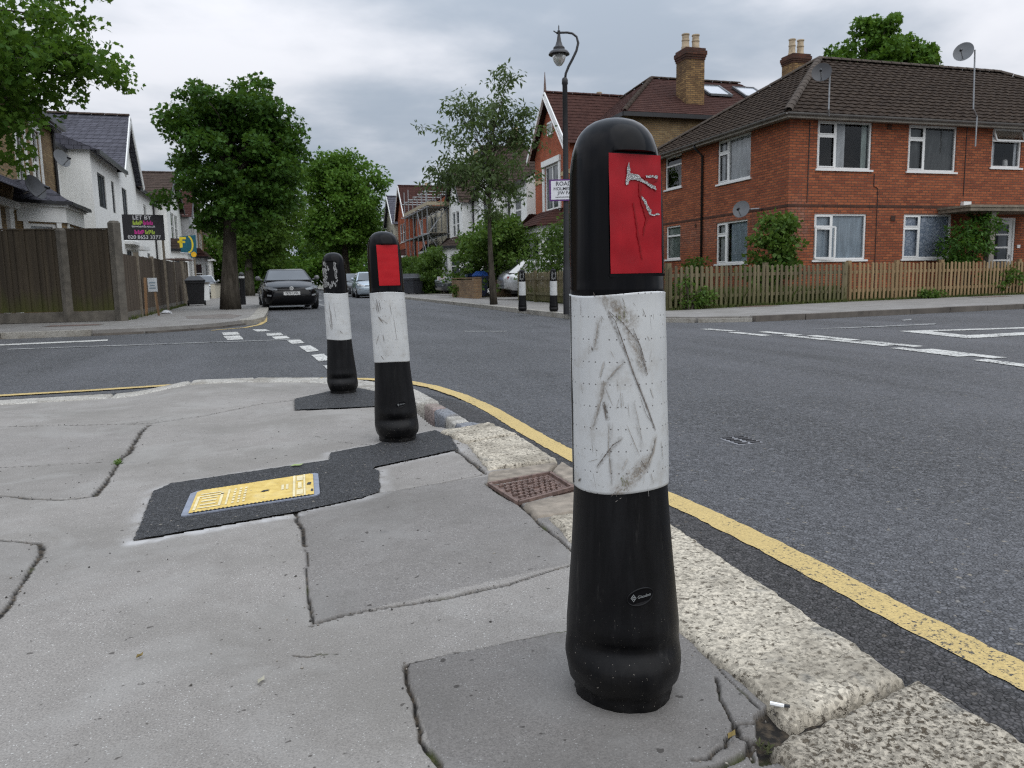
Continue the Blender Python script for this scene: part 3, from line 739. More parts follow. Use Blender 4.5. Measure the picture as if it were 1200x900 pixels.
mb.build('tread_bars', M['rust'], cov, world=True)

# yellow hydrant style cover in the asphalt patch
yc = thing('utility_cover', 'yellow rectangular utility cover with grey frame in the dark asphalt patch', 'utility cover', (-.10, 2.80, .0045))
cq = [(-.325, 2.607), (-.318, 2.905), (.112, 3.030), (.145, 2.975), (.120, 2.715), (.085, 2.700)]
def cbil(u, v, z):
    a = [(1-u)*(1-v), u*(1-v), u*v, (1-u)*v]; qq = [(-.322, 2.603), (.118, 2.700), (.130, 3.032), (-.318, 2.908)]
    return (sum(a[i]*qq[i][0] for i in range(4)), sum(a[i]*qq[i][1] for i in range(4)), z)
def cpoly(mb, uv, z): mb.poly([cbil(u, v, z) for u, v in uv])
mb = MB(); pts = [(.0, .03), (.02, 0), (.97, 0), (1, .06), (1, .94), (.97, 1), (.05, 1), (0, .92)]
mb.add([cbil(u, v, .0035) for u, v in pts] + [cbil(u, v, .009) for u, v in pts], [tuple(range(8, 16))] + [(i, (i+1) % 8, 8+(i+1) % 8, 8+i) for i in range(8)]); mb.build('frame', M['cover_grey'], yc, world=True)
ymat = NT('worn yellow plate'); c_ = ymat.coord()
k_ = ymat.mix(ymat.ramp(ymat.noise(c_, 30, 4), .35, .7), (.55, .38, .09), (.72, .53, .16)); k_ = ymat.mix(ymat.math('MULTIPLY', ymat.ramp(ymat.noise(c_, 9, 4), .55, .75), .6), k_, (.66, .55, .30))
k_ = ymat.mix(ymat.ramp(ymat.noise(c_, 70, 3), .66, .72), k_, (.25, .19, .10)); ymat.bsdf(k_, .6, ymat.noise(c_, 90, 2), .3, .002)
mb = MB(); cpoly(mb, [(.05, .035), (.955, .035), (.955, .93), (.93, .965), (.09, .965), (.05, .90)], .012); mb.build('cover_plate', ymat.m, yc, world=True)
mb = MB()
for i in range(30):
    u = .08 + i*.0285
    if i % 1 == 0: cpoly(mb, [(u, .012), (u+.014, .012), (u+.014, .040), (u, .040)], .0135)
    if i < 14: cpoly(mb, [(u, .955), (u+.014, .955), (u+.014, .975), (u, .975)], .0135)
mb.build('frame_notch', M['black_metal'], yc, world=True)
pale = simple('worn pale relief', (.70, .60, .36), .6, .15, 40)
mb = MB()
for (u0, v0, u1, v1) in [(.07, .10, .09, .62), (.24, .14, .26, .70), (.07, .62, .26, .66), (.10, .14, .24, .18), (.11, .26, .22, .31), (.11, .40, .22, .45), (.11, .52, .22, .56), (.09, .72, .24, .76),
                         (.29, .14, .305, .78), (.79, .04, .81, .96), (.875, .04, .89, .96), (.82, .70, .87, .92), (.82, .10, .87, .30), (.83, .36, .86, .62)]:
    cpoly(mb, [(u0, v0), (u1, v0), (u1, v1), (u0, v1)], .0135)
mb.build('relief_marking', pale, yc, world=True)
mb = MB()
for u in (.335, .375, .415):
    for k in range(6):
        v = .16 + k*.11; cpoly(mb, [(u, v), (u+.018, v), (u+.018, v+.07), (u, v+.07)], .0135)
for u in (.70, .735): cpoly(mb, [(u, .40), (u+.02, .40), (u+.02, .62), (u, .62)], .0135)
mb.build('relief_lettering', pale, yc, world=True)
mb = MB(); cpoly(mb, [(.54, .45), (.565, .43), (.60, .45), (.61, .48), (.59, .50), (.56, .495)], .0140); cpoly(mb, [(.90, .46), (.93, .44), (.94, .54), (.91, .55)], .0140); cpoly(mb, [(.93, .16), (.95, .15), (.95, .24), (.935, .25)], .014); mb.build('lifting_hole', M['black_metal'], yc, world=True)

# small iron plate in the road, and far covers
rp = thing('road_valve_cover', 'small worn iron valve cover sunk in the grey road surface', 'valve cover', (2.22, 3.31, -.098))
rq = [(2.15, 3.235), (2.30, 3.25), (2.292, 3.42), (2.150, 3.41)]
mb = MB(); mb.add([(x, y, -.091) for x, y in rq] + [(x, y, -.12) for x, y in rq], [(0,1,2,3), (0,4,5,1), (1,5,6,2), (2,6,7,3), (3,7,4,0)]); mb.build('cover_plate', M['iron'], rp, world=True)
mb = MB()
for k in range(5):
    y = 3.255 + k*.035; mb.box(2.165, y, -.092, 2.215 - .01*(k % 2), y+.014, -.0865); mb.box(2.235, y, -.092, 2.285, y+.014, -.0865)
mb.build('ribs', M['black_metal'], rp, world=True)
for (x0, y0, x1, y1, lb, m) in [(10.3, 15.55, 11.4, 16.0, 'dark rectangular inspection cover in the footway beside the weathered picket fence', 'rust'), (18.6, 16.6, 19.7, 17.0, 'dark inspection cover in the footway beside the newer tan picket fence', 'rust'), (-4.35, 17.2, -3.35, 17.7, 'brown inspection cover in the footway in front of the dark board fence', 'rust')]:
    t = thing('inspection_cover', lb, 'inspection cover', ((x0+x1)/2, (y0+y1)/2, 0), group='inspection covers in the footway')
    mb = MB(); mb.box(x0, y0, 0, x1, y1, .008); mb.build('frame', M['kerb_dark'], t, world=True)
    mb = MB(); mb.box(x0+.06, y0+.05, .004, x1-.06, y1-.05, .012); mb.build('cover_plate', M[m], t, world=True)

# litter: leaves, a cigarette end, twigs
cig = thing('cigarette_end', 'white cigarette end lying in the joint beside the large granite kerb stone', 'cigarette end', (.777, 1.035, .014))
mb = MB(); mb.tube([(-.012, .010, .004), (.006, -.004, .003)], .0036, 8); mb.build('paper', M['upvc'], cig)
mb = MB(); mb.tube([(.006, -.004, .003), (.013, -.0095, .003)], .0038, 8); mb.build('burnt_end', M['black_plastic'], cig)
def litter_leaf(x, y, z, s, a, col, lb, nm='fallen_leaf'):
    mb = MB(); mb.add([(-s, 0, .002), (-s*.3, s*.45, .006), (s*.5, s*.35, .004), (s, 0, .008), (s*.4, -s*.4, .003), (-s*.4, -s*.35, .005), (0, 0, .001)], [(0, 6, 1), (1, 6, 2), (2, 6, 3), (3, 6, 4), (4, 6, 5), (5, 6, 0)])
    o = mb.build(nm, col); o.location = (x, y, z); o.rotation_euler = (0, 0, a)
    return tag(o, lb, 'leaf')
lg = simple('pale green fallen leaf', (.26, .33, .12), .6); lb_ = simple('dry fallen leaf', (.17, .12, .03), .7); ly = simple('faded fallen leaf', (.34, .32, .25), .7)
litter_leaf(.055, 3.19, .006, .028, .2, lg, 'pale green fallen leaf at the edge of the asphalt patch')
litter_leaf(-.296, 1.62, .003, .009, .8, lb_, 'tiny olive dry leaf alone on the pale footway')
litter_leaf(.655, .99, .012, .011, .5, lb_, 'tiny dry leaf at the cracked footway corner')
litter_leaf(-.062, 1.44, .0015, .011, 1.0, ly, 'faded cream leaf flattened on the pale footway')
def weed(x, y, n, s, lb, seed):
    rr = random.Random(seed); mb = MB()
    for i in range(n):
        a = rr.uniform(0, 2*PI); L = s*rr.uniform(.5, 1.1); h = L*rr.uniform(.3, .9); w = L*.16
        dx, dy = math.cos(a), math.sin(a); ox, oy = rr.uniform(-s, s)*.5, rr.uniform(-s, s)*1.2
        mb.add([(ox-dy*w*.4, oy+dx*w*.4, 0), (ox+dy*w*.4, oy-dx*w*.4, 0), (ox+dx*L*.6+dy*w, oy+dy*L*.6-dx*w, h*.8), (ox+dx*L, oy+dy*L, h), (ox+dx*L*.6-dy*w, oy+dy*L*.6+dx*w, h*.8)], [(0, 1, 2, 3, 4)])
    o = mb.build('weed', M['leaf_bush'] if s > .02 else simple('dark moss', (.05, .055, .018), .9, .3, 60)); o.location = (x, y, -.004); return tag(o, lb, 'weed')
weed(-.67, 3.56, 26, .024, 'small green weed growing in the wide footway crack', 4)
weed(.70, .965, 30, .012, 'tuft of moss in the joint beside the cracked footway corner', 5)

def grit(n, seed):
    """loose chippings, crumbs of asphalt and dust gathered in the joints and along the kerb"""
    r = np.random.default_rng(seed); P = []
    def along(pts, k, sd):
        for (a, b) in zip(pts[:-1], pts[1:]):
            m = max(1, int(k*math.hypot(b[0]-a[0], b[1]-a[1]))); t = r.random(m); P.append(np.stack([a[0]+(b[0]-a[0])*t+r.normal(0, sd, m), a[1]+(b[1]-a[1])*t+r.normal(0, sd, m), np.full(m, .0015)], -1))
    for pts, w, d in SEAMS:
        if w > .005: along(pts, 42, .016)
    along([(.77, .98), (.78, 1.6), (.77, 2.2)], 60, .02); along([(.74, 2.8), (.80, 3.35), (.74, 3.66)], 60, .02); along(PATCH + PATCH[:1], 20, .02)
    k = n; P.append(np.stack([r.uniform(-1.6, .72, k), r.uniform(.75, 4.2, k), np.full(k, .0015)], -1))
    m = 160; y = r.uniform(.9, 4.2, m); P.append(np.stack([1.10+np.abs(r.normal(0, .07, m)), y, np.full(m, -.0905)], -1))
    m = 60; P.append(np.stack([r.uniform(1.1, 3.2, m), r.uniform(1.2, 5, m), np.full(m, -.0905)], -1))
    P = np.concatenate(P); ok = ~((P[:, 2] > -.05) & (P[:, 0] > .80)); P = P[ok]; n = len(P)
    base = np.array([(1, 0, 0), (-1, 0, 0), (0, 1, 0), (0, -1, 0), (0, 0, .8), (0, 0, -.6)], float); f = np.array([(0, 2, 4), (2, 1, 4), (1, 3, 4), (3, 0, 4), (2, 0, 5), (1, 2, 5), (3, 1, 5), (0, 3, 5)])
    s = .0011+.0030*r.random(n)**3; V = base[None]*s[:, None, None]*r.uniform(.6, 1.4, (n, 6, 1)); a = r.uniform(0, 6.3, n); c_, s_ = np.cos(a), np.sin(a)
    V = np.stack([V[..., 0]*c_[:, None]-V[..., 1]*s_[:, None], V[..., 0]*s_[:, None]+V[..., 1]*c_[:, None], V[..., 2]], -1) + P[:, None]
    F = (f[None]+(np.arange(n)*6)[:, None, None]).reshape(-1, 3)
    g = NT('loose grit'); rnd = g.n('NewGeometry').outputs['Random Per Island']; g.bsdf(g.mix(g.ramp(rnd, .55, .95), (.05, .045, .04), (.30, .27, .23)), .9)
    o = np_mesh('grit', V.reshape(-1, 3), F, g.m); o['kind'] = 'stuff'; o['label'] = 'loose grit in the joints and along the kerb'
grit(260, 3)
# ================================================================ bollards
def black_rubber():
    n = NT('black rubber bollard'); c = n.coord()
    st = n.noise(n.scale3(c, 30, 30, 4), 1.0, 5, .65); d = n.noise(c, 18, 4, .6)
    z = n.n('SeparateXYZ', {0: c}).outputs[2]
    k = n.mix(n.ramp(st, .45, .8), (.0050, .0050, .0056), (.0125, .0125, .0135))
    dust = n.math('MULTIPLY', n.ramp(n.math('ADD', d, n.math('MULTIPLY', z, -1.6)), .30, .75), .35)
    k = n.mix(dust, k, (.036, .033, .029))
    scr = n.noise(n.scale3(c, 60, 60, 7), 1.0, 4, .7)
    k = n.mix(n.math('MULTIPLY', n.ramp(scr, .62, .74), .5), k, (.045, .043, .04))
    speck = n.ramp(n.noise(c, 260, 1), .73, .76)
    k = n.mix(n.math('MULTIPLY', speck, n.ramp(z, .22, .02)), k, (.22, .2, .17))
    n.bsdf(k, n.math('ADD', .26, n.math('MULTIPLY', st, .30)), n.math('ADD', d, n.math('MULTIPLY', n.noise(c, 150, 2), .25)), .22, .004, spec=.15); return n.m
M['rubber'] = black_rubber()
def gloss_black():
    n = NT('glossy black cap'); c = n.coord()
    st = n.noise(n.scale3(c, 26, 26, 2.5), 1.0, 5, .65)
    k = n.mix(n.ramp(st, .5, .85), (.004, .004, .005), (.011, .011, .013))
    n.bsdf(k, n.math('ADD', .07, n.math('MULTIPLY', st, .18)), n.noise(n.scale3(c, 40, 40, 1.2), 1.0, 2), .10, .004, spec=.11); return n.m
M['cap'] = gloss_black()
def crop_uv(X, Y):      # a point measured on the big sleeve -> its place on the sleeve's own unrolled surface
    px, py = 660+X/3.6, 330+Y/3.6
    a = R_(-32.3) + math.asin(max(-.97, min(.97, (px-726.5)/705/.0795)))
    return a*.079+.5, .709-(py-345)*.001479
def sleeve_mat(name, stains=()):
    n = NT(name); uv = n.coord('UV'); c = n.coord()
    s = n.n('SeparateXYZ', {0: uv})
    u, v = s.outputs[0], s.outputs[1]
    base = n.mix(n.ramp(n.noise(c, 7, 4), .35, .7), (.50, .51, .51), (.585, .595, .59))
    st = n.noise(n.n('CombineXYZ', {0: n.math('MULTIPLY', u, 46), 1: n.math('MULTIPLY', v, 5), 2: 0}).outputs[0], 1.0, 5, .7)
    base = n.mix(n.math('MULTIPLY', n.ramp(st, .52, .75), .35), base, (.36, .34, .31))
    cl = n.noise(c, 24, 5, .7)
    base = n.mix(n.math('MULTIPLY', n.ramp(cl, .53, .70), .38), base, (.32, .295, .255))
    sp = n.noise(c, 130, 2, .5)
    base = n.mix(n.math('MULTIPLY', n.ramp(sp, .70, .76), .55), base, (.16, .14, .12))
    brk = n.noise(c, 55, 5, .75); brk2 = n.noise(c, 190, 3, .7)
    for (p0, p1, w, amt, col) in stains:       # smudges rubbed along a line by passing wheels
        d = (p1[0]-p0[0], p1[1]-p0[1], 0); L2 = d[0]**2+d[1]**2
        q = n.n('VectorMath', {0: uv, 1: (p0[0], p0[1], 0)}, operation='SUBTRACT').outputs[0]
        t = n.math('DIVIDE', n.n('VectorMath', {0: q, 1: d}, operation='DOT_PRODUCT').outputs['Value'], L2, clamp=True)
        e = n.n('VectorMath', {0: q, 1: n.n('VectorMath', {0: d, 'Scale': t}, operation='SCALE').outputs[0]}, operation='SUBTRACT').outputs[0]
        r = n.n('VectorMath', {0: e}, operation='LENGTH').outputs['Value']
        dn = n.math('ADD', n.math('DIVIDE', r, w), n.math('MULTIPLY', n.math('SUBTRACT', brk, .5), 1.6))
        f = n.math('MULTIPLY', n.ramp(dn, 1.0, .1), n.ramp(brk2, .30, .62))
        base = n.mix(n.math('MULTIPLY', f, amt), base, col)
    # pin holes: groups of three along each row
    fu = n.math('FRACT', n.math('DIVIDE', u, .0118)); fv = n.math('FRACT', n.math('DIVIDE', v, .0365))
    gap = n.math('GREATER_THAN', n.math('FRACT', n.math('DIVIDE', u, .0472)), .25)
    du = n.math('MULTIPLY', n.math('SUBTRACT', fu, .5), .0118); dv = n.math('MULTIPLY', n.math('SUBTRACT', fv, .5), .0365)
    r = n.math('SQRT', n.math('ADD', n.math('MULTIPLY', du, du), n.math('MULTIPLY', dv, dv)))
    dot = n.math('MULTIPLY', n.math('LESS_THAN', r, .0013), gap)
    k = n.mix(n.math('MULTIPLY', dot, .8), base, (.10, .09, .085))
    n.bsdf(k, .36, n.math('SUBTRACT', n.math('MULTIPLY', cl, .5), dot), .25, .002, spec=.4); return n.m
BR, GY, DK = (.20, .165, .125), (.26, .25, .235), (.105, .088, .07)
def stn(a, b, w, amt, col=BR): return (crop_uv(*a), crop_uv(*b), w*.00041, amt, col)
M['sleeve'] = sleeve_mat('dirty white reflective sleeve', [stn((190, 60), (300, 150), 38, .75), stn((245, 110), (345, 350), 24, .85), stn((205, 118), (382, 592), 9, .75, DK), stn((225, 845), (345, 715), 36, .90), stn((265, 310), (185, 400), 18, .6, GY), stn((185, 400), (135, 580), 14, .65), stn((385, 620), (345, 745), 20, .6), stn((200, 560), (205, 800), 12, .55, GY), stn((245, 615), (150, 735), 12, .8, GY), stn((165, 150), (150, 260), 16, .5), stn((182, 475), (195, 540), 10, .9, DK), stn((300, 480), (330, 660), 14, .4, GY)])

M['sleeve_small'] = sleeve_mat('grubby white sleeve', [((.40, .69), (.44, .62), .010, .5, GY), ((.43, .60), (.47, .57), .005, .7, DK), ((.42, .50), (.46, .42), .012, .3, GY)])
def red_mat(name, c1, c2):
    n = NT(name); c = n.coord()
    k = n.mix(n.ramp(n.noise(c, 22, 4), .35, .7), c1, c2)
    k = n.mix(n.ramp(n.noise(n.scale3(c, 40, 40, 9), 1.0, 4, .7), .66, .78), k, tuple(x*.35 for x in c1))
    n.bsdf(k, .38, n.noise(n.scale3(c, 30, 30, 10), 1.0, 4), .22, .002, spec=.22); return n.m
M['red_panel'] = red_mat('red reflector', (.28, .006, .012), (.37, .009, .016))
M['red_panel_bright'] = red_mat('clean red reflector', (.40, .009, .015), (.46, .012, .018))
def silver():
    n = NT('silver reflector backing'); c = n.coord()
    d = n.voro(c, 420); k = n.mix(n.ramp(d, .15, .6), (.52, .52, .51), (.24, .24, .24))
    n.bsdf(k, .4, d, .5, .002, metal=.3); return n.m
M['silver'] = silver()
M['scuff'] = simple('brown scuff', (.30, .275, .245), .8, .35, 90)
M['scuff_dark'] = simple('dark scuff', (.135, .115, .10), .8, .4, 90)
M['scuff_pale'] = simple('pale grey scuff', (.40, .385, .36), .8, .2, 90)
M['moss'] = simple('dirty moss mark', (.20, .20, .12), .9, .3, 60)
M['logo_grey'] = simple('pale grey logo', (.20, .21, .21), .5, .1)
M['dark_edge'] = simple('dark tape edge', (.02, .02, .02), .6)

PROF_BODY = [(.0, .084), (.012, .0855), (.022, .086), (.027, .0890), (.036, .0955), (.05, .1000), (.065, .1015), (.08, .1010), (.095, .0995), (.108, .0988), (.125, .0988), (.145, .098), (.165, .0965), (.185, .0948), (.21, .0930), (.25, .0893), (.30, .0856), (.34, .0831), (.375, .0812), (.390, .0806)]
PROF_CAP = [(.706, .0776), (.712, .0788), (.720, .0789), (.726, .0784), (.735, .0782), (.744, .0781), (.77, .0779), (.81, .0776), (.85, .0769), (.88, .0760), (.905, .0748), (.925, .0728), (.942, .0697), (.955, .0656), (.966, .0605), (.975, .0540), (.983, .0455), (.989, .035), (.993, .022), (.9945, .009)]
def interp(P, z):
    for (z0, r0), (z1, r1) in zip(P[:-1], P[1:]):
        if z0 <= z <= z1: return r0 + (r1-r0)*(z-z0)/(z1-z0)
    return P[-1][1] if z > P[-1][0] else P[0][1]
def radius(z):
    if z <= .390: return interp(PROF_BODY, z)
    if z <= .708: return .0806 + (.0778-.0806)*(z-.390)/(.318)
    return interp(PROF_CAP, z)

def make_bollard(label, loc, rz, lean_w, scale_z=1.0, panel='torn', front=-.4, detail=96, seed=1, group='striped traffic bollards', bend=0.0, logo=True, marks=None):
    root = thing('traffic_bollard', label, 'bollard', loc, rz, group)
    ca, sa = math.cos(-rz), math.sin(-rz)
    lx, ly = lean_w[0]*ca - lean_w[1]*sa, lean_w[0]*sa + lean_w[1]*ca
    def S(p):
        x, y, z = p
        t = z + bend*math.sin(min(1, max(0, z/.5))*PI)
        return (x + lx*t, y + ly*t, z*scale_z)
    def srf(phi, z, off=0.0):
        r = radius(z) + off
        return S((r*math.sin(phi), -r*math.cos(phi), z))
    def lump(phi, z):
        d = phi - front; d = (d+PI) % (2*PI) - PI
        m = math.exp(-(d/.95)**2)
        v = m*(-.0115*math.exp(-((z-.113)/.016)**2) + .006*math.exp(-((z-.07)/.022)**2) + .0025*math.exp(-((z-.145)/.02)**2))
        sd = math.exp(-((abs(d)-1.35)/.28)**2)
        v += sd*(.003*math.exp(-((z-.10)/.03)**2) - .004*math.exp(-((z-.055)/.02)**2))*(1 if d < 0 else .4)
        v += (.0010*math.sin(phi*11+z*260+seed) + .0009*math.sin(phi*23-z*330) + .0022*math.sin(phi*2.0+seed)*math.sin(phi*5+1))*math.exp(-((z-.010)/.012)**2)
        v += .0016*math.sin(phi*3+seed)*math.exp(-(z/.16)**2) + .0022*math.sin(phi*7+2*seed)*math.exp(-((z-.04)/.03)**2)
        return v
    n = detail; rows = []
    zz = [z for z, r in PROF_BODY]; fine = sorted(set(zz + [k*.006 for k in range(0, 34)] + [.22+.02*k for k in range(9)]))
    for z in fine:
        rows.append([S(((radius(z)+lump(2*PI*k/n, z))*math.sin(2*PI*k/n), -(radius(z)+lump(2*PI*k/n, z))*math.cos(2*PI*k/n), z)) for k in range(n)])
    mb = MB(); mb.rings(rows); body = mb.build('body', M['rubber'], root, smooth=True, angle=R_(50))
    # white sleeve with a rolled edge
    mb = MB(); uv = []
    zs = [.3845, .386] + [.39 + .318*k/22 for k in range(23)] + [.7105, .712]
    for i, z in enumerate(zs):
        o = .0012 if 0 < i < len(zs)-1 else -.002
        for k in range(n+1):
            a = -PI + 2*PI*k/n; w = .0006*math.sin(3*a+seed+z*9) + .0006*math.sin(z*40+2*a)
            ww = z + .0028*math.sin(2*a+seed)
            mb.v.append(srf(a, ww, o+.0012+w*.6)); uv.append((a*.079+.5, ww))
    for i in range(len(zs)-1):
        for k in range(n):
            b = i*(n+1)+k; mb.f.append([b, b+1, b+n+2, b+n+1]); mb.m.append(0)
    mb.uv = uv; sl = mb.build('sleeve', M['sleeve'] if marks is big_marks else M['sleeve_small'], root, smooth=True)
    # cap with the flat recess for the reflector on its -Y side
    yf = .0580; cap_rows = []
    zc = sorted(set([z for z, r in PROF_CAP] + [.7385, .740, .932, .935] + [.75+.02*k for k in range(10)]))
    for z in zc:
        row = []
        for k in range(n*2):
            a = 2*PI*k/(n*2); r = interp(PROF_CAP, z)
            r += .0007*math.sin(a*9)*math.exp(-((z-.83)/.09)**2)
            x, y = r*math.sin(a), -r*math.cos(a)
            if .739 < z < .9335 and y < -yf: y = -yf
            row.append(S((x, y, z)))
        cap_rows.append(row)
    mb = MB(); mb.rings(cap_rows); cap = mb.build('cap', M['cap'], root, smooth=True, angle=R_(32))
    mb = MB(); mb.v += [S(p) for p in []]
    def slab(mb, x0, x1, z0, z1, y0, y1, nx=1):
        v = [S(p) for p in [(x0, y0, z0), (x1, y0, z0), (x1, y1, z0), (x0, y1, z0), (x0, y0, z1), (x1, y0, z1), (x1, y1, z1), (x0, y1, z1)]]
        mb.add(v, [(0,3,2,1), (4,5,6,7), (0,1,5,4), (1,2,6,5), (2,3,7,6), (3,0,4,7)])
    slab(mb, -.0515, .0515, .7385, .7425, -yf-.006, -yf+.002); fr = mb.build('ledge', M['cap'], root)
    yp = -yf-.0012
    if panel in ('torn', 'clean'):
        mb = MB(); nx, nz = 16, 32
        for i in range(nz+1):
            for j in range(nx+1):
                x = -.0485 + .097*j/nx; z = .7435 + .1865*i/nz
                w = (.0005*math.sin(i*.31+j*.6+seed) + .0004*math.sin(j*.7-i*.22)) if panel == 'torn' else .0003*math.sin(i*.5)
                mb.v.append(S((x, yp - abs(w) - .0006, z)))
        for i in range(nz):
            for j in range(nx):
                b = i*(nx+1)+j; mb.f.append([b, b+1, b+nx+2, b+nx+1]); mb.m.append(0)
        pn = mb.build('reflector_panel', M['red_panel' if panel == 'torn' else 'red_panel_bright'], root, smooth=True)
    if panel == 'torn':
        # torn-away places where the silver backing shows: crop coordinates of the panel (0..1 from its top left corner)
        def pt(u, v, o=.0026): return S((-.0485 + .097*u, yp - o, .930 - .1865*v))
        def blob(poly, mat, nm, o=.0026, par=None):
            rr = random.Random(len(poly)); mb = MB(); P = []
            for a, b in zip(poly, poly[1:]+poly[:1]):
                k = max(1, int(math.hypot(b[0]-a[0], b[1]-a[1])/.02))
                for i in range(k):
                    t = i/k; P.append((a[0]+(b[0]-a[0])*t + rr.uniform(-.008, .008), a[1]+(b[1]-a[1])*t + rr.uniform(-.006, .006)))
            mb.poly([pt(u, v, o) for u, v in P]); return mb.build(nm, mat, par or root)
        pX = lambda X, Y: ((X-110)/(395-110) + .02, (Y-75)/(755-75))
        A = [pX(*p) for p in [(208, 120), (216, 160), (214, 182), (232, 188), (262, 190), (286, 218), (318, 236), (352, 250), (360, 272), (340, 270), (318, 252), (290, 240), (262, 226), (232, 220), (208, 226), (204, 248), (192, 256), (190, 226), (198, 190), (196, 160)]]
        B = [pX(*p) for p in [(278, 308), (300, 335), (312, 366), (330, 386), (326, 408), (342, 412), (372, 406), (376, 414), (346, 424), (322, 420), (308, 392), (292, 352), (276, 318)]]
        C = [pX(*p) for p in [(300, 196), (340, 190), (368, 194), (366, 214), (352, 204), (330, 206), (304, 206)]]
        for P_ in (A, B, C): blob(P_, M['silver'], 'torn_patch', .0030, pn)
        dk = red_mat('dark red crease', (.19, .005, .008), (.26, .007, .010))
        for P_ in ([(270, 200), (330, 216), (372, 196), (366, 222), (340, 230), (362, 280), (330, 262), (290, 210)], [(262, 300), (276, 296), (316, 380), (322, 430), (300, 470), (290, 520), (284, 540), (286, 500), (300, 440)], [(230, 345), (237, 352), (262, 560), (278, 680), (270, 650), (252, 540)], [(262, 238), (280, 250), (274, 292), (262, 296)]):
            blob([pX(*p) for p in P_], dk, 'crease', .0026, pn)
    if panel == 'missing':
        mb = MB(); slab(mb, -.0485, .0485, .7435, .930, -yf-.0012, -yf+.001); pn = mb.build('reflector_recess', M['rubber'], root)
        rr = random.Random(3); mb = MB()
        def frag(x, z, sx, sz):
            k = 9; mb.poly([S((x+sx*rr.uniform(.45, 1)*math.cos(2*PI*i/k), yp-.002, z+sz*rr.uniform(.45, 1)*math.sin(2*PI*i/k))) for i in range(k)])
        for i in range(64):
            e = rr.choice([0, 0, 1, 2]); z = rr.uniform(.75, .925)
            if e == 0: x = rr.uniform(-.047, -.026)
            elif e == 1: x = rr.uniform(.028, .046)
            else: x = rr.uniform(-.035, .035); z = rr.choice([rr.uniform(.75, .80), rr.uniform(.75, .79), rr.uniform(.87, .925)])
            frag(x, z, rr.uniform(.004, .012), rr.uniform(.008, .024))
        mb.build('adhesive_residue', simple('dull silver glue', (.27, .27, .265), .6, .4, 160), pn)
    if logo:
        lp = logo; mb = MB(); ring = []
        def lpt(u, v, off): return srf(lp[0] + u/.089, lp[1] + v, off)
        mb.poly([lpt(.0205*math.cos(2*PI*k/36), .0125*math.sin(2*PI*k/36) + .0042*math.cos(2*PI*k/36), .0012) for k in range(36)])
        bd = mb.build('badge', M['cap'], root)
        mb = MB(); rr_ = []
        for k in range(48):
            t = 2*PI*k/48; c_, s_ = math.cos(t), math.sin(t)
            rr_.append([lpt((.0215+e[0])*c_, (.0135+e[0])*s_ + .0042*c_, e[1]) for e in ((-.0012, .0008), (-.0004, .0026), (.0006, .0026), (.0014, .0004))])
        mb.rings(rr_ + rr_[:1], cap=False, close=False); mb.build('rim', M['rubber'], bd, smooth=True)
        v, f = text_mb('Glasdon', .0074, 'LEFT', .00012); mb = MB(); mb.add([lpt(x*.92-.0055, y*.92 + .0002 + .14*(x-.004), .0019) for x, y, z in v], f)
        for k in range(3):      # the small diamond mark: three stacked chevron bars inside a diamond
            w = .0046-.0006*abs(k-1)
        cx0, cy0 = -.0118, -.0012
        dia = [(0, .0066), (.0046, 0), (0, -.0066), (-.0046, 0)]
        for i in range(4):
            a, b = dia[i], dia[(i+1) % 4]; ai, bi = (a[0]*.72, a[1]*.72), (b[0]*.72, b[1]*.72)
            mb.add([lpt(cx0+p[0], cy0+p[1], .0019) for p in (a, b, bi, ai)], [(0, 1, 2, 3)])
        for sgn in (-1, 1):
            mb.add([lpt(cx0+p[0], cy0+p[1]+sgn*.0016, .0019) for p in ((-.0032, .0008), (-.0016, .002), (.0032, -.0006), (.0018, -.0018))], [(0, 1, 2, 3)])
        mb.build('lettering', M['logo_grey'], bd)
    if marks: marks(root, sl, srf, S)
    return root

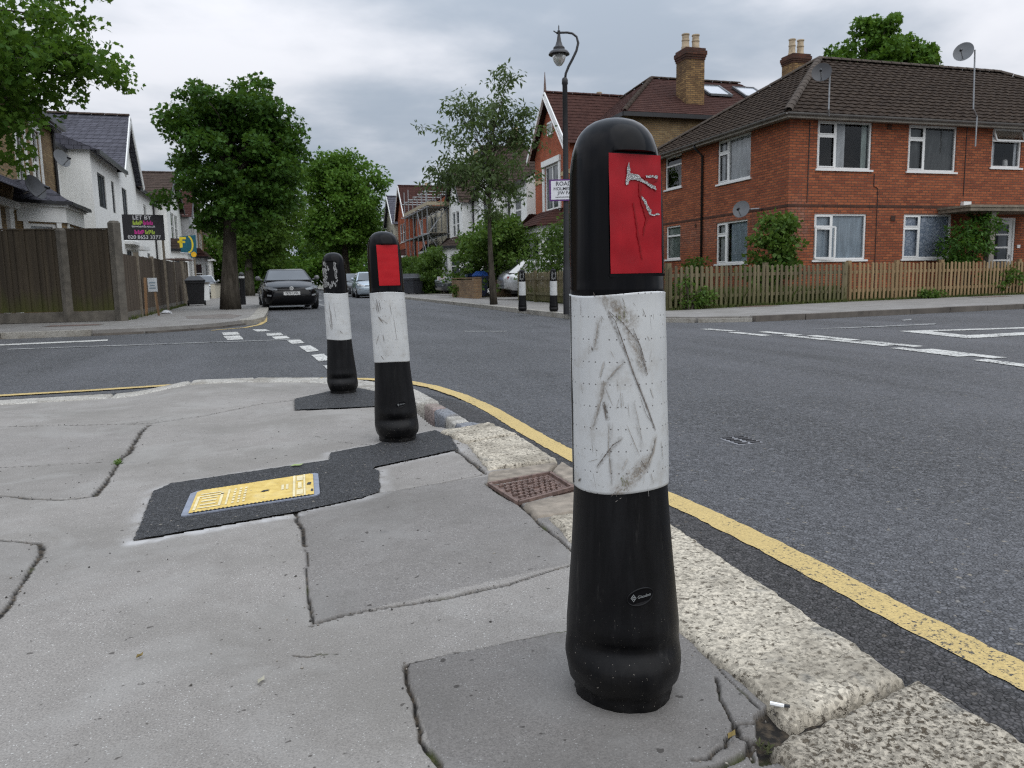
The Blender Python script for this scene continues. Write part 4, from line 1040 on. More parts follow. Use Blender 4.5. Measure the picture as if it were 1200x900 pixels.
# view direction of each bollard only matters for where its real scuffs sit on the sleeve
def big_marks(root, sl, srf, S):
    ph0 = R_(-32.3)
    def P(X, Y, off=.0036):
        px, py = 660+X/3.6, 330+Y/3.6
        s = max(-.97, min(.97, (px-726.5)/705/.0795)); z = .709-(py-345)*.001479
        return srf(ph0+math.asin(s), z, off)
    def stroke(mb, pts, w, seed=0, off=.0036):
        rr = random.Random(seed); Q = []
        for a, b in zip(pts[:-1], pts[1:]):
            k = max(2, int(math.hypot(b[0]-a[0], b[1]-a[1])/5))
            Q += [(a[0]+(b[0]-a[0])*i/k, a[1]+(b[1]-a[1])*i/k) for i in range(k)]
        Q.append(pts[-1]); L, R2 = [], []; n = len(Q)
        for i, q in enumerate(Q):
            a = Q[max(0, i-1)]; b = Q[min(n-1, i+1)]; d = math.hypot(b[0]-a[0], b[1]-a[1]) or 1
            nx, ny = -(b[1]-a[1])/d, (b[0]-a[0])/d; tp = math.sin(PI*min(1, max(.04, i/(n-1))))**.5 if n > 1 else 1
            h = w*tp*rr.uniform(.35, 1.1)
            L.append(P(q[0]+nx*h, q[1]+ny*h, off)); R2.append(P(q[0]-nx*h, q[1]-ny*h, off))
        mb.add(L+R2, [(i, i+1, n+i+1, n+i) for i in range(n-1)])
    rr = random.Random(11)
    mb = MB()   # dark scratches
    for i, (pts, w) in enumerate([([(205, 118), (232, 150), (262, 240), (300, 360), (345, 480), (382, 592)], 2.6), ([(150, 735), (180, 690), (215, 640), (250, 618)], 2.4), ([(182, 470), (186, 505), (190, 545)], 3), ([(176, 480), (198, 515)], 2.6),
                                  ([(138, 252), (140, 272)], 4.5), ([(205, 112), (262, 160), (330, 250)], 2.0), ([(300, 180), (330, 260), (352, 350)], 2.2), ([(325, 260), (340, 320), (356, 372)], 2.4), ([(322, 705), (345, 745)], 2.4), ([(320, 440), (345, 520), (372, 570)], 1.0), ([(82, 798), (72, 815)], 4),
                                  ([(205, 850), (222, 830), (226, 852)], 1.5), ([(45, 440), (48, 520)], 1.2), ([(92, 60), (95, 135)], .8), ([(150, 40), (155, 60)], 2)]):
        mb = MB(); stroke(mb, pts, w, i, .0042); mb.build('scratch', M['scuff_dark'], sl)
    mb = MB()   # brown smears
    for i, (pts, w) in enumerate([([(182, 385), (180, 430), (160, 500), (135, 580)], 2.5), ([(260, 315), (225, 350), (195, 385)], 3.0), ([(200, 560), (196, 640), (202, 720), (208, 800)], 2.0), ([(270, 560), (300, 640), (320, 690)], 1.6), ([(248, 430), (250, 495)], 2.0), ([(255, 432), (258, 490)], 1.2), ([(165, 160), (150, 250)], 2.6), ([(115, 720), (160, 700)], 1.4), ([(300, 470), (318, 560), (330, 640)], 1.0), ([(385, 620), (372, 680), (345, 740)], 4.0), ([(405, 640), (412, 720)], 1.2), ([(372, 810), (360, 760)], 1.2)]):
        stroke(mb, pts, w, 40+i, .0039)
    for i in range(22):     # scribbled patch at the top
        x = rr.gauss(235, 38); y = 62+abs(rr.gauss(0, 60)); l = rr.uniform(10, 34); stroke(mb, [(x, y), (x+l*.35+rr.uniform(-8, 8), y+l)], rr.uniform(.5, 1.6), 100+i, .0038)
    for i in range(12):
        x = rr.gauss(312, 18); y = rr.uniform(170, 350); stroke(mb, [(x, y), (x+rr.uniform(2, 12), y+rr.uniform(15, 45))], rr.uniform(.5, 1.5), 160+i, .0038)
    for i in range(22):     # rubbed patch at the bottom
        t = rr.random(); x = 225+115*t+rr.gauss(0, 14); y = 845-120*t+rr.gauss(0, 20); l = rr.uniform(10, 34); stroke(mb, [(x, y), (x+l*.8, y-l*.55)], rr.uniform(.6, 1.7), 220+i, .0038)
    mb.build('smear', M['scuff'], sl)
    mb = MB()
    for i in range(26):     # pale rubbing
        x = rr.uniform(60, 400); y = rr.uniform(60, 840); l = rr.uniform(15, 70); stroke(mb, [(x, y), (x+rr.uniform(-14, 14), y+l)], rr.uniform(.4, 1.2), 320+i, .0034)
    for i in range(4):
        x = rr.gauss(240, 60); y = rr.uniform(300, 800); stroke(mb, [(x, y), (x+rr.uniform(-30, 30), y+rr.uniform(30, 80))], rr.uniform(2, 5), 420+i, .0033)
    mb.build('rub_mark', M['scuff_pale'], sl)
    mb = MB()
    for i in range(16): x = rr.gauss(245, 14); y = rr.gauss(130, 14); stroke(mb, [(x, y), (x+rr.uniform(-6, 8), y+rr.uniform(8, 18))], 1.8, 500+i, .0040)
    for i in range(14): x = rr.gauss(255, 8); y = rr.gauss(785, 14); stroke(mb, [(x, y), (x+rr.uniform(-4, 6), y+rr.uniform(8, 18))], 1.8, 540+i, .0040)
    mb.build('moss_mark', M['moss'], sl)
    # dark seam where the sleeve wraps round, on its left
    mb = MB(); n = 24; L, R2 = [], []
    for i in range(n):
        z = .388 + .321*i/(n-1); a = ph0 - R_(71); L.append(srf(a, z, .0032)); R2.append(srf(a-.09, z, .0032))
    mb.add(L+R2, [(i, i+1, n+i+1, n+i) for i in range(n-1)]); mb.build('seam', M['dark_edge'], sl)

def small_marks(ph0, spec):
    def f(root, sl, srf, S):
        mb = MB()
        for i, (u, z0, du, dz, w) in enumerate(spec):
            a0 = ph0+math.asin(max(-.95, min(.95, u))); n = 8; L, R2 = [], []; rr = random.Random(i)
            for k in range(n):
                t = k/(n-1); h = w*math.sin(PI*(.05+.9*t))*rr.uniform(.5, 1.1); a = a0+du*t; z = z0+dz*t
                L.append(srf(a-h/.08, z, .0038)); R2.append(srf(a+h/.08, z+h*.5, .0038))
            mb.add(L+R2, [(k, k+1, n+k+1, n+k) for k in range(n-1)])
        mb.build('smear', M['scuff_dark'], sl)
    return f
big_marks_fn = big_marks
make_bollard('nearest large bollard with torn red reflector and scuffed dirty white sleeve', (.566, 1.197, 0), R_(7), (-.0155*.90, .0155*.42), 1.0, 'torn', R_(-30), 128, 1, logo=(R_(-32.3)+math.asin(.33), .213), marks=big_marks)
make_bollard('leaning bollard with clean bright red reflector in the asphalt patch', (.527, 3.58, 0), R_(6), (-.032, .004), .972, 'clean', R_(-14), 96, 2, bend=.03, logo=(R_(-14.4)+math.asin(.28), .188),
             marks=small_marks(R_(-14), [(-.62, .682, .12, -.06, .0022), (-.5, .675, .1, -.045, .0016), (-.66, .665, .05, -.05, .0012), (-.58, .60, .28, -.03, .0030), (.1, .66, .05, -.05, .001), (-.4, .52, .05, -.04, .0012), (-.8, .47, .3, .05, .0012), (-.6, .42, .2, -.02, .002), (.25, .60, .1, -.12, .0008)]))
make_bollard('bollard with missing reflector and silver glue remains, farthest of the three on the near footway', (.423, 5.31, 0), R_(-29), (-.024, .003), .945, 'missing', R_(22), 80, 3, bend=.02, logo=None,
             marks=small_marks(R_(24), [(-.6, .66, .1, -.2, .002), (-.5, .60, .06, -.14, .002), (-.7, .55, .2, -.1, .0015), (.1, .45, .2, -.02, .002), (-.2, .62, .1, -.1, .001)]))
make_bollard('small distant bollard before the picket fence, nearer the cherry tree', (5.60, 17.35, 0), R_(-20), (.0, .0), .97, 'missing', 0, 28, 4, logo=None, group='striped traffic bollards across the road')
make_bollard('small distant bollard before the picket fence, nearer the lamp post', (6.05, 16.45, 0), R_(-10), (.0, .0), .97, 'missing', 0, 28, 5, logo=None, group='striped traffic bollards across the road')
# ================================================================ building helpers
def wall(mb, p0, p1, z0, z1, holes=(), reveal=.09, z1b=None):
    """vertical wall from p0 to p1 (xy, outside on the right hand side seen walking p0->p1), holes = (u0, z0, u1, z1)"""
    p0 = Vector((*p0, 0)); p1 = Vector((*p1, 0)); L = (p1-p0).length; d = (p1-p0)/L; nn = Vector((d.y, -d.x, 0))
    us = sorted({0, L, *[h[0] for h in holes], *[h[2] for h in holes]}); zs = sorted({z0, z1, *[h[1] for h in holes], *[h[3] for h in holes]})
    P = lambda u, z, o=0: tuple(p0 + d*u + Vector((0, 0, z)) - nn*o)
    for a, b in zip(us[:-1], us[1:]):
        for c, e in zip(zs[:-1], zs[1:]):
            m, k = (a+b)/2, (c+e)/2
            if any(h[0] < m < h[2] and h[1] < k < h[3] for h in holes): continue
            mb.add([P(a, c), P(b, c), P(b, e), P(a, e)], [(0, 1, 2, 3)])
    for (a, c, b, e) in holes:
        for (q0, q1) in (((a, c), (b, c)), ((b, c), (b, e)), ((b, e), (a, e)), ((a, e), (a, c))):
            mb.add([P(*q0), P(*q0, reveal), P(*q1, reveal), P(*q1)], [(0, 1, 2, 3)])

class Frame:
    """local (u along the wall, z up, o outwards) -> root coordinates"""
    def __init__(s, p0, p1):
        s.p0 = Vector((*p0, 0)); s.d = (Vector((*p1, 0)) - s.p0).normalized(); s.n = Vector((s.d.y, -s.d.x, 0))
    def __call__(s, u, z, o=0.0): return tuple(s.p0 + s.d*u + s.n*o + Vector((0, 0, z)))
    def box(s, mb, u0, z0, o0, u1, z1, o1):
        v = [s(u0, z0, o0), s(u1, z0, o0), s(u1, z0, o1), s(u0, z0, o1), s(u0, z1, o0), s(u1, z1, o0), s(u1, z1, o1), s(u0, z1, o1)]
        mb.add(v, [(0,3,2,1), (4,5,6,7), (0,1,5,4), (1,2,6,5), (2,3,7,6), (3,0,4,7)])

def window(root, fr, u0, z0, u1, z1, style='casement', curtain=None, mat='upvc', depth=.05, sill=True, glass='glass', fw=.055, split=.34, cut=(0, 1), open_=None):
    mb = MB(); i, o = -depth-.05, -depth+.015
    def vbar(a, b, c, d): fr.box(mb, a, b, i, c, d, o)
    vbar(u0, z0, u1, z0+fw); vbar(u0, z1-fw, u1, z1); vbar(u0, z0+fw, u0+fw, z1-fw); vbar(u1-fw, z0+fw, u1, z1-fw)
    um = u0+(u1-u0)*split; zm = z0+(z1-z0)*.70
    if style == 'casement':
        vbar(um-fw*.6, z0+fw, um+fw*.6, z1-fw); fr.box(mb, u0+fw, zm-fw*.5, i, um-fw*.6, zm+fw*.5, o)
        s_ = .03; o2 = o+.012       # the opening sashes stand a little proud
        for (a, b, c, d) in ((u0+fw, z0+fw, um-fw*.6, zm-fw*.5), (u0+fw, zm+fw*.5, um-fw*.6, z1-fw)):
            fr.box(mb, a, b, o, c, b+s_, o2); fr.box(mb, a, d-s_, o, c, d, o2); fr.box(mb, a, b+s_, o, a+s_, d-s_, o2); fr.box(mb, c-s_, b+s_, o, c, d-s_, o2)
    elif style == 'toplight':
        fr.box(mb, u0+fw, zm-fw*.5, i, u1-fw, zm+fw*.5, o)
    elif style == 'sash':
        zc = (z0+z1)/2; fr.box(mb, u0+fw, zc-fw*.5, i, u1-fw, zc+fw*.5, o)
    elif style == 'pair':
        um = (u0+u1)/2; vbar(um-fw*.5, z0+fw, um+fw*.5, z1-fw)
    elif style == 'triple':
        for t in (1/3, 2/3): um = u0+(u1-u0)*t; vbar(um-fw*.4, z0+fw, um+fw*.4, z1-fw)
    w = mb.build('window', M[mat], root)
    mb = MB(); g = -depth-.02
    mb.add([fr(u0+fw*.5, z0+fw*.5, g), fr(u1-fw*.5, z0+fw*.5, g), fr(u1-fw*.5, z1-fw*.5, g), fr(u0+fw*.5, z1-fw*.5, g)], [(0, 1, 2, 3)])
    mb.build('pane', M[glass], w)
    if sill:
        mb = MB(); fr.box(mb, u0-.06, z0-.055, -depth, u1+.06, z0-.003, .045); mb.build('sill', M[mat if mat == 'upvc' or mat == 'white_paint' else 'white_paint'], w)
    if curtain:
        for (a, b, cz0, cz1, cm) in curtain:
            n = max(6, int((b-a)/.045)); mb = MB(); c = -depth-.085
            A = [fr(u0+(u1-u0)*(a+(b-a)*k/n), z0+(z1-z0)*cz0, c+.022*math.sin(k*1.9)) for k in range(n+1)]
            B = [fr(u0+(u1-u0)*(a+(b-a)*k/n), z0+(z1-z0)*cz1, c+.016*math.sin(k*1.9+.2)) for k in range(n+1)]
            mb.add(A+B, [(k, k+1, n+k+2, n+k+1) for k in range(n)]); mb.build('curtain', M[cm], w, smooth=True)
    return w

def tiled_slope(mb, eL, eR, rR, rL, course=.30, wave=.014, per=.30, lip=.036, step=.075):
    eL, eR, rR, rL = map(Vector, (eL, eR, rR, rL)); d = (eR-eL).normalized()
    nrm = d.cross((rL-eL)); nrm = nrm.normalized()
    if nrm.z < 0: nrm = -nrm
    up = nrm.cross(d).normalized()
    if up.z < 0: up = -up
    H = (rL-eL).dot(up); nc = max(1, int(round(H/course)))
    def edge(t):        # end points along d at height fraction t
        return (eL.lerp(rL, t)-eL).dot(d), (eR.lerp(rR, t)-eL).dot(d)
    smin = min(edge(0)[0], edge(1)[0]); smax = max(edge(0)[1], edge(1)[1])
    ns = max(2, int((smax-smin)/step)); S = [smin+(smax-smin)*k/ns for k in range(ns+1)]
    for c in range(nc):
        t0, t1 = c/nc, (c+1)/nc; rows = []
        for (t, lift) in ((t0, -.004), (t0, lip), (t1, .004)):
            a, b = edge(t); row = []
            for s in S:
                x = min(max(s, a), b); h = lift + (wave*math.cos(2*PI*x/per) if wave and lift > -.002 else 0) + (.006*math.sin(x*12.9+c*7.7)*math.sin(x*3.1+c) if lift == lip else 0)
                row.append(eL + d*x + up*(H*t) + nrm*h)
            rows.append(row)
        mb.rings(rows, cap=False, close=False)

def ridge(mb, a, b, r=.10, seg=.42):
    a, b = Vector(a), Vector(b); L = (b-a).length; d = (b-a)/L; n = max(1, int(L/seg)); sd = d.cross(Vector((0, 0, 1))).normalized(); up = sd.cross(d).normalized()
    for i in range(n):
        p = a+d*(L*i/n); q = a+d*(L*(i+1)/n-.012)
        rr = [[c + sd*(r*k*math.cos(t)) + up*(r*k*.8*math.sin(t)-.03) for t in [PI*j/6 for j in range(7)]] for c, k in ((p, 1.06), (q, .98))]
        mb.rings(rr, cap=False, close=False)

def chimney(root, x, y, z0, z1, w, d, mat, pots=2, along='x', pot_r=.13, pot_h=.75):
    mb = MB(); mb.box(x-w/2, y-d/2, z0, x+w/2, y+d/2, z1)
    c = mb.build('chimney', M[mat], root)
    mb = MB()
    for k, (e, h) in enumerate(((.025, .09), (.05, .09), (.075, .16), (.03, .1))):
        z = z1+sum((.09, .09, .16, .1)[:k])+.002*k; mb.box(x-w/2-e, y-d/2-e, z, x+w/2+e, y+d/2+e, z+h-.002)
    mb.build('corbel', M['brick_darkred'], c); zt = z1+.44
    for k in range(pots):
        o = (k-(pots-1)/2)*(pot_r*2+.16)
        px, py = (x+o, y) if along == 'x' else (x, y+o)
        mb = MB(); mb.lathe([(pot_r*1.15, zt), (pot_r*1.12, zt+.12), (pot_r, zt+.16), (pot_r*.95, zt+pot_h*.55), (pot_r*1.06, zt+pot_h*.57), (pot_r*1.06, zt+pot_h*.63), (pot_r*.94, zt+pot_h*.66), (pot_r*.92, zt+pot_h*.92), (pot_r*1.08, zt+pot_h*.93), (pot_r*1.06, zt+pot_h), (pot_r*.8, zt+pot_h), (pot_r*.78, zt+pot_h*.8)], 14, (px, py)); mb.build('chimney_pot', M['pot'], c, smooth=True, angle=R_(40))
    return c

# ================================================================ red brick flats on the corner
def brick_flats():
    root = thing('brick_house', 'two storey red brick block with brown hipped roof and white windows behind the picket fences', 'house', (14.07, 19.01, 0))
    W, Dp, H = 16.3, 8.3, 5.16
    FX = Frame((0, 0), (W, 0)); FY = Frame((0, Dp), (0, 0))
    X = lambda x: x-14.07
    front = [(X(15.0), 3.70, X(16.87), 5.03, 'w1'), (X(18.19), 3.70, X(19.99), 5.03, 'w2'), (X(21.37), 3.88, X(22.56), 5.03, 'w3'), (X(14.98), 1.13, X(16.80), 2.45, 'g1'), (X(18.15), 1.13, X(19.97), 2.45, 'g2'),
             (X(24.6), 3.70, X(26.4), 5.03, 'w4'), (X(24.6), 1.13, X(26.4), 2.45, 'g4')]
    door = (X(21.55), .12, X(22.53), 2.36)
    Y = lambda y: Dp-(y-19.01)
    side = [(Y(22.68), 3.68, Y(20.86), 5.03, 'u1'), (Y(26.20), 3.90, Y(25.02), 5.05, 'u0'), (Y(22.70), 1.12, Y(20.95), 2.45, 'l1'), (Y(26.10), 1.37, Y(25.06), 2.57, 'l0')]
    mb = MB()
    wall(mb, (0, 0), (W, 0), 0, H, [h[:4] for h in front] + [door]); wall(mb, (0, Dp), (0, 0), 0, H, [h[:4] for h in side])
    wall(mb, (W, 0), (W, Dp), 0, H); wall(mb, (W, Dp), (0, Dp), 0, H)
    mb.build('wall', M['brick_red'], root)
    # slightly proud soldier course / storey line and soft pale stain on the corner
    mb = MB(); FX.box(mb, -.003, 2.63, .0, W, 2.70, .006); FY.box(mb, 0, 2.63, .0, Dp+.003, 2.70, .006); mb.build('brick_band', M['brick_darkred'], root)
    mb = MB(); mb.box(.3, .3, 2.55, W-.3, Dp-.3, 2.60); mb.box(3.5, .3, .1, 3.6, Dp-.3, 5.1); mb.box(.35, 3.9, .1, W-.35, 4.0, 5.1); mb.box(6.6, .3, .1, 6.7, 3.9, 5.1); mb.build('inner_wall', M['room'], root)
    CT = {'w1': [(.40, .56, .05, .97, 'curtain_net'), (.86, .97, .05, .97, 'curtain_green')], 'w2': [(.03, .97, .03, .99, 'curtain_grey')], 'w3': [(.04, .22, .04, .80, 'curtain_net'), (.86, .97, .04, .75, 'curtain_net')],
          'g1': [(.02, .98, .02, .99, 'curtain_blue')], 'g2': [(.02, .98, .02, .99, 'curtain_lace')], 'u1': [(.30, .98, .02, .99, 'curtain_net'), (.03, .12, .02, .99, 'curtain_net')], 'l1': [(.40, .98, .02, .99, 'curtain_blue'), (.05, .30, .02, .98, 'curtain_net')],
          'u0': [(.65, .97, .02, .4, 'curtain_grey')], 'l0': [(.03, .97, .03, .97, 'curtain_green')], 'w4': [(.03, .97, .03, .99, 'curtain_net')], 'g4': [(.03, .97, .03, .99, 'curtain_net')]}
    for (u0, z0, u1, z1, k) in front:
        st = 'toplight' if k == 'w3' else 'casement'
        window(root, FX, u0, z0, u1, z1, st, CT.get(k), split=.34 if k != 'w3' else .5)
    for (u0, z0, u1, z1, k) in side:
        window(root, FY, u0, z0, u1, z1, 'toplight' if k in ('u0', 'l0') else 'casement', CT.get(k), split=.32)
    # w3's fanlight is tipped open, g1's casement stands ajar
    mb = MB(); u0, z0, u1, z1 = front[2][:4]
    a, b, t, o = u0+.03, u1-.03, z1-.02, z1-.36
    P = lambda u, z, d: FX(u, z, d)
    for (p, q) in ((P(a, t, .0), P(b, t, .0)), (P(a, o, .13), P(b, o, .13)), (P(a, t, 0), P(a, o, .13)), (P(b, t, 0), P(b, o, .13))): mb.bar(p, q, .045, .04)
    sash = mb.build('open_fanlight', M['upvc'], root)
    mb = MB(); mb.add([P(a, t, .0), P(b, t, .0), P(b, o, .13), P(a, o, .13)], [(0, 1, 2, 3)]); mb.build('pane', M['glass'], sash)
    mb = MB(); u0, z0, u1, z1 = front[3][:4]; zz = z0+.93; a = u0+.04; L = .56
    for d0 in (0,):
        c1 = (a, 0.0); ang = R_(20); e = (a+L*math.cos(ang), L*math.sin(ang))
        for (p, q) in ((P(c1[0], z0+.05, .012), P(e[0], z0+.05, e[1])), (P(c1[0], zz, .012), P(e[0], zz, e[1])), (P(c1[0], z0+.05, .012), P(c1[0], zz, .012)), (P(e[0], z0+.05, e[1]), P(e[0], zz, e[1]))): mb.bar(p, q, .05, .045)
    mb.build('open_casement', M['upvc'], root)
    # things on the kitchen sill
    mb = MB(); mb.lathe([(.0, 3.94), (.075, 3.945), (.085, 4.0), (.08, 4.1), (.06, 4.16), (.0, 4.17)], 14, (front[2][2]-.35, .26)); mb.build('white_jug', M['upvc'], root, smooth=True)
    # roof
    e = .34; ze = H-.02; zr = 7.95; hw = Dp/2+e; run = hw
    xL, xR, y0, y1 = -e, W+e, -e, Dp+e; rL, rR, ym = xL+run, xR-run, Dp/2
    mb = MB()
    tiled_slope(mb, (xL, y0, ze), (xR, y0, ze), (rR, ym, zr), (rL, ym, zr)); tiled_slope(mb, (xR, y1, ze), (xL, y1, ze), (rL, ym, zr), (rR, ym, zr), step=.3)
    tiled_slope(mb, (xL, y1, ze), (xL, y0, ze), (rL, ym, zr), (rL, ym, zr)); tiled_slope(mb, (xR, y0, ze), (xR, y1, ze), (rR, ym, zr), (rR, ym, zr), step=.3)
    rf = mb.build('roof', M['tile_brown'], root)
    mb = MB(); ridge(mb, (rL, ym, zr+.05), (rR, ym, zr+.05), .12)
    for a, b in (((xL, y0, ze), (rL, ym, zr)), ((xL, y1, ze), (rL, ym, zr)), ((xR, y0, ze), (rR, ym, zr)), ((xR, y1, ze), (rR, ym, zr))): ridge(mb, (a[0], a[1], a[2]+.05), (b[0], b[1], b[2]+.05), .12)
    mb.build('ridge_tiles', tile_mat('hip tile', (.065, .052, .043), (.10, .082, .068)), rf, smooth=True, angle=R_(50))
    mb = MB(); mb.box(xL+.03, y0+.03, ze-.10, xR-.03, .004, ze-.04); mb.box(xL+.03, .004, ze-.10, .004, y1-.03, ze-.04); mb.build('soffit', M['soffit'], root)
    mb = MB(); mb.box(xL+.02, y0+.005, ze-.14, xR-.02, y0+.028, ze+.02); mb.box(xL+.005, y0+.03, ze-.14, xL+.028, y1, ze+.02); mb.build('fascia', M['soffit'], root)
    mb = MB(); n = 8
    def gut(p, q, out):
        p, q, out = Vector(p), Vector(q), Vector(out); mb.rings([[c + out*(.055*math.cos(t)+.05) + Vector((0, 0, .055*math.sin(t))) for t in [PI+PI*j/n for j in range(n+1)]] for c in (p, q)], cap=False, close=False)
        mb.rings([[c + out*(.060*math.cos(t)+.05) + Vector((0, 0, .060*math.sin(t))) for t in [PI+PI*j/n for j in range(n+1)]][::-1] for c in (p, q)], cap=False, close=False)
    gut((xL-.05, y0, ze-.02), (xR, y0, ze-.02), (0, -1, 0)); gut((xL, y1, ze-.02), (xL, y0-.05, ze-.02), (-1, 0, 0)); mb.build('gutter', M['gutter'], root)
    mb = MB(); dy = 23.55-19.01; mb.tube([(xL-.03, dy, ze-.08), (xL+.02, dy, ze-.20), (-.05, dy, ze-.42), (-.05, dy, .05)], .038, 10); mb.build('downpipe', M['black_plastic'], root, smooth=True)
    for cp in ([(X(17.0), -.012, 3.60), (X(17.0), -.012, 3.25), (X(17.15), -.012, 3.18), (X(17.15), -.012, .3)], [(X(20.35), -.012, 5.1), (X(20.35), -.012, 3.0)], [(X(14.72), -.012, 5.0), (X(14.70), -.012, 2.75)]):
        mb = MB(); mb.tube(cp, .011, 6); mb.build('cable', M['black_plastic'], root)
    mb = MB(); mb.box(X(17.66), -.02, 2.25, X(17.82), .0, 2.4); mb.box(X(16.9+.5), -.02, 4.86, X(16.9+.65), 0, 4.99); FY.box(mb, Y(24.05), 2.42, 0, Y(23.95), 2.52, .02); mb.build('air_brick', M['brick_darkred'], root)
    # porch: flat canopy on a post, door with glazed panels
    mb = MB(); mb.box(X(19.42), -1.15, 2.46, X(23.0), .0, 2.56); mb.box(X(19.38), -1.18, 2.563, X(23.02), -.003, 2.63); pc = mb.build('porch', M['timber_grey'], root)
    for xp in (20.40, 22.75):
        mb = MB(); mb.box(X(xp), -.98, .1, X(xp+.19), -.80, 2.458); mb.build('post', M['soffit'], pc)
    mb = MB(); a, z0, b, z1 = door
    for (u0, c0, u1, c1) in ((a, z0, a+.07, z1), (b-.07, z0, b, z1), (a+.07, z1-.07, b-.07, z1)): FX.box(mb, u0, c0, -.09, u1, c1, -.02)
    FX.box(mb, a+.07, z0, -.10, a+.21, z1-.07, -.05); FX.box(mb, b-.21, z0, -.10, b-.07, z1-.07, -.05)
    for zz in (z0, .62, 1.02, 1.42, 1.82, 2.16): FX.box(mb, a+.21, zz, -.10, b-.21, zz+(.12 if zz in (z0, 2.16) else .05), -.052)
    dr = mb.build('door', M['white_paint'], root)
    mb = MB(); mb.add([FX(a+.2, z0+.1, -.08), FX(b-.2, z0+.1, -.08), FX(b-.2, z1-.1, -.08), FX(a+.2, z1-.1, -.08)], [(0, 1, 2, 3)]); mb.build('pane', M['far_glass'], dr)
    mb = MB(); FX.box(mb, b-.17, 1.10, -.05, b-.13, 1.22, -.01); mb.build('handle', M['galv'], dr)
    mb = MB(); FX.box(mb, X(20.27), 2.55, .0, X(20.56), 2.83, .12); mb.build('meter_box', M['upvc'], root)
    mb = MB(); FX.box(mb, X(22.62), 1.42, .0, X(22.74), 1.52, .03); mb.build('door_bell', M['upvc'], root)
    return root
brick_flats()

def sat_dish(label, loc, rz, r=.36, mast=None, tilt=22, mat='dish', group='satellite dishes', arm=None):
    """loc = centre of the reflector; mast = list of points of the pole in coordinates relative to loc"""
    t = thing('satellite_dish', label, 'satellite dish', loc, rz, group)
    Rm = Matrix.Rotation(R_(-tilt), 4, 'X')       # dish looks along local -Y, tipped up
    rows = []
    for k in range(6):
        q = k/5; rows.append([Rm @ Vector((r*q*math.cos(a)*.96, -.16*r*q*q - .0, r*q*math.sin(a)*1.05)) for a in [2*PI*j/28 for j in range(28)]])
    mb = MB(); mb.rings([[p + Rm @ Vector((0, .012, 0)) for p in row] for row in rows], cap=False); mb.rings([row[::-1] for row in rows], cap=False)
    mb.rings([rows[-1], [p + Rm @ Vector((0, .012, 0)) for p in rows[-1]]], cap=False); mb.build('reflector', M[mat], t, smooth=True)
    e = Rm @ Vector((0, -.75*r-.12, -.55*r)); mb = MB(); mb.tube([Rm @ Vector((0, .03, -r*.75)), e], .014, 6); mb.build('arm', M['galv'], t)
    mb = MB(); mb.tube([e + Vector((0, -.03, -.01)), e + Vector((0, .07, .03))], .035, 10); mb.build('receiver', M['black_metal'], t)
    if mast:
        mb = MB(); mb.tube([Rm @ Vector((0, .02, 0))] + [Vector(p) for p in mast], .022, 8); mb.build('pole', M['galv'], t)
    return t
sat_dish('dark dish on a short mast over the hip of the brown roof', (14.66, 18.50, 6.16), R_(-42), .27, [(.05, .10, 0), (.20, .17, -.02), (.20, .17, -.95), (.20, .30, -1.1)], group='satellite dishes on the brick flats', mat='black_metal')
sat_dish('grey dish high on the tall mast above the roof ridge', (19.42, 18.40, 6.97), R_(-58), .28, [(.02, .08, 0), (.26, .12, .04), (.30, .14, -1.6), (.32, .60, -1.75), (.32, .60, -2.6)], group='satellite dishes on the brick flats')
sat_dish('grey dish on a wall arm beside the ground floor window of the brick side', (13.55, 20.5, 2.68), R_(-50), .26, [(.06, .06, 0), (.52, .0, .0), (.55, .42, .0)], group='satellite dishes on the brick flats')

# ================================================================ street houses, built in local coordinates with the front along local -Y
def gable_tri(mb, fr, u0, u1, z0, zp, o=0.0, holes=()):
    um = (u0+u1)/2
    if not holes: mb.add([fr(u0, z0, o), fr(u1, z0, o), fr(um, zp, o)], [(0, 1, 2)]); return
def pitched(mb, tri_from, tri_to, half, ze, zr, axis_d, over=.2): pass

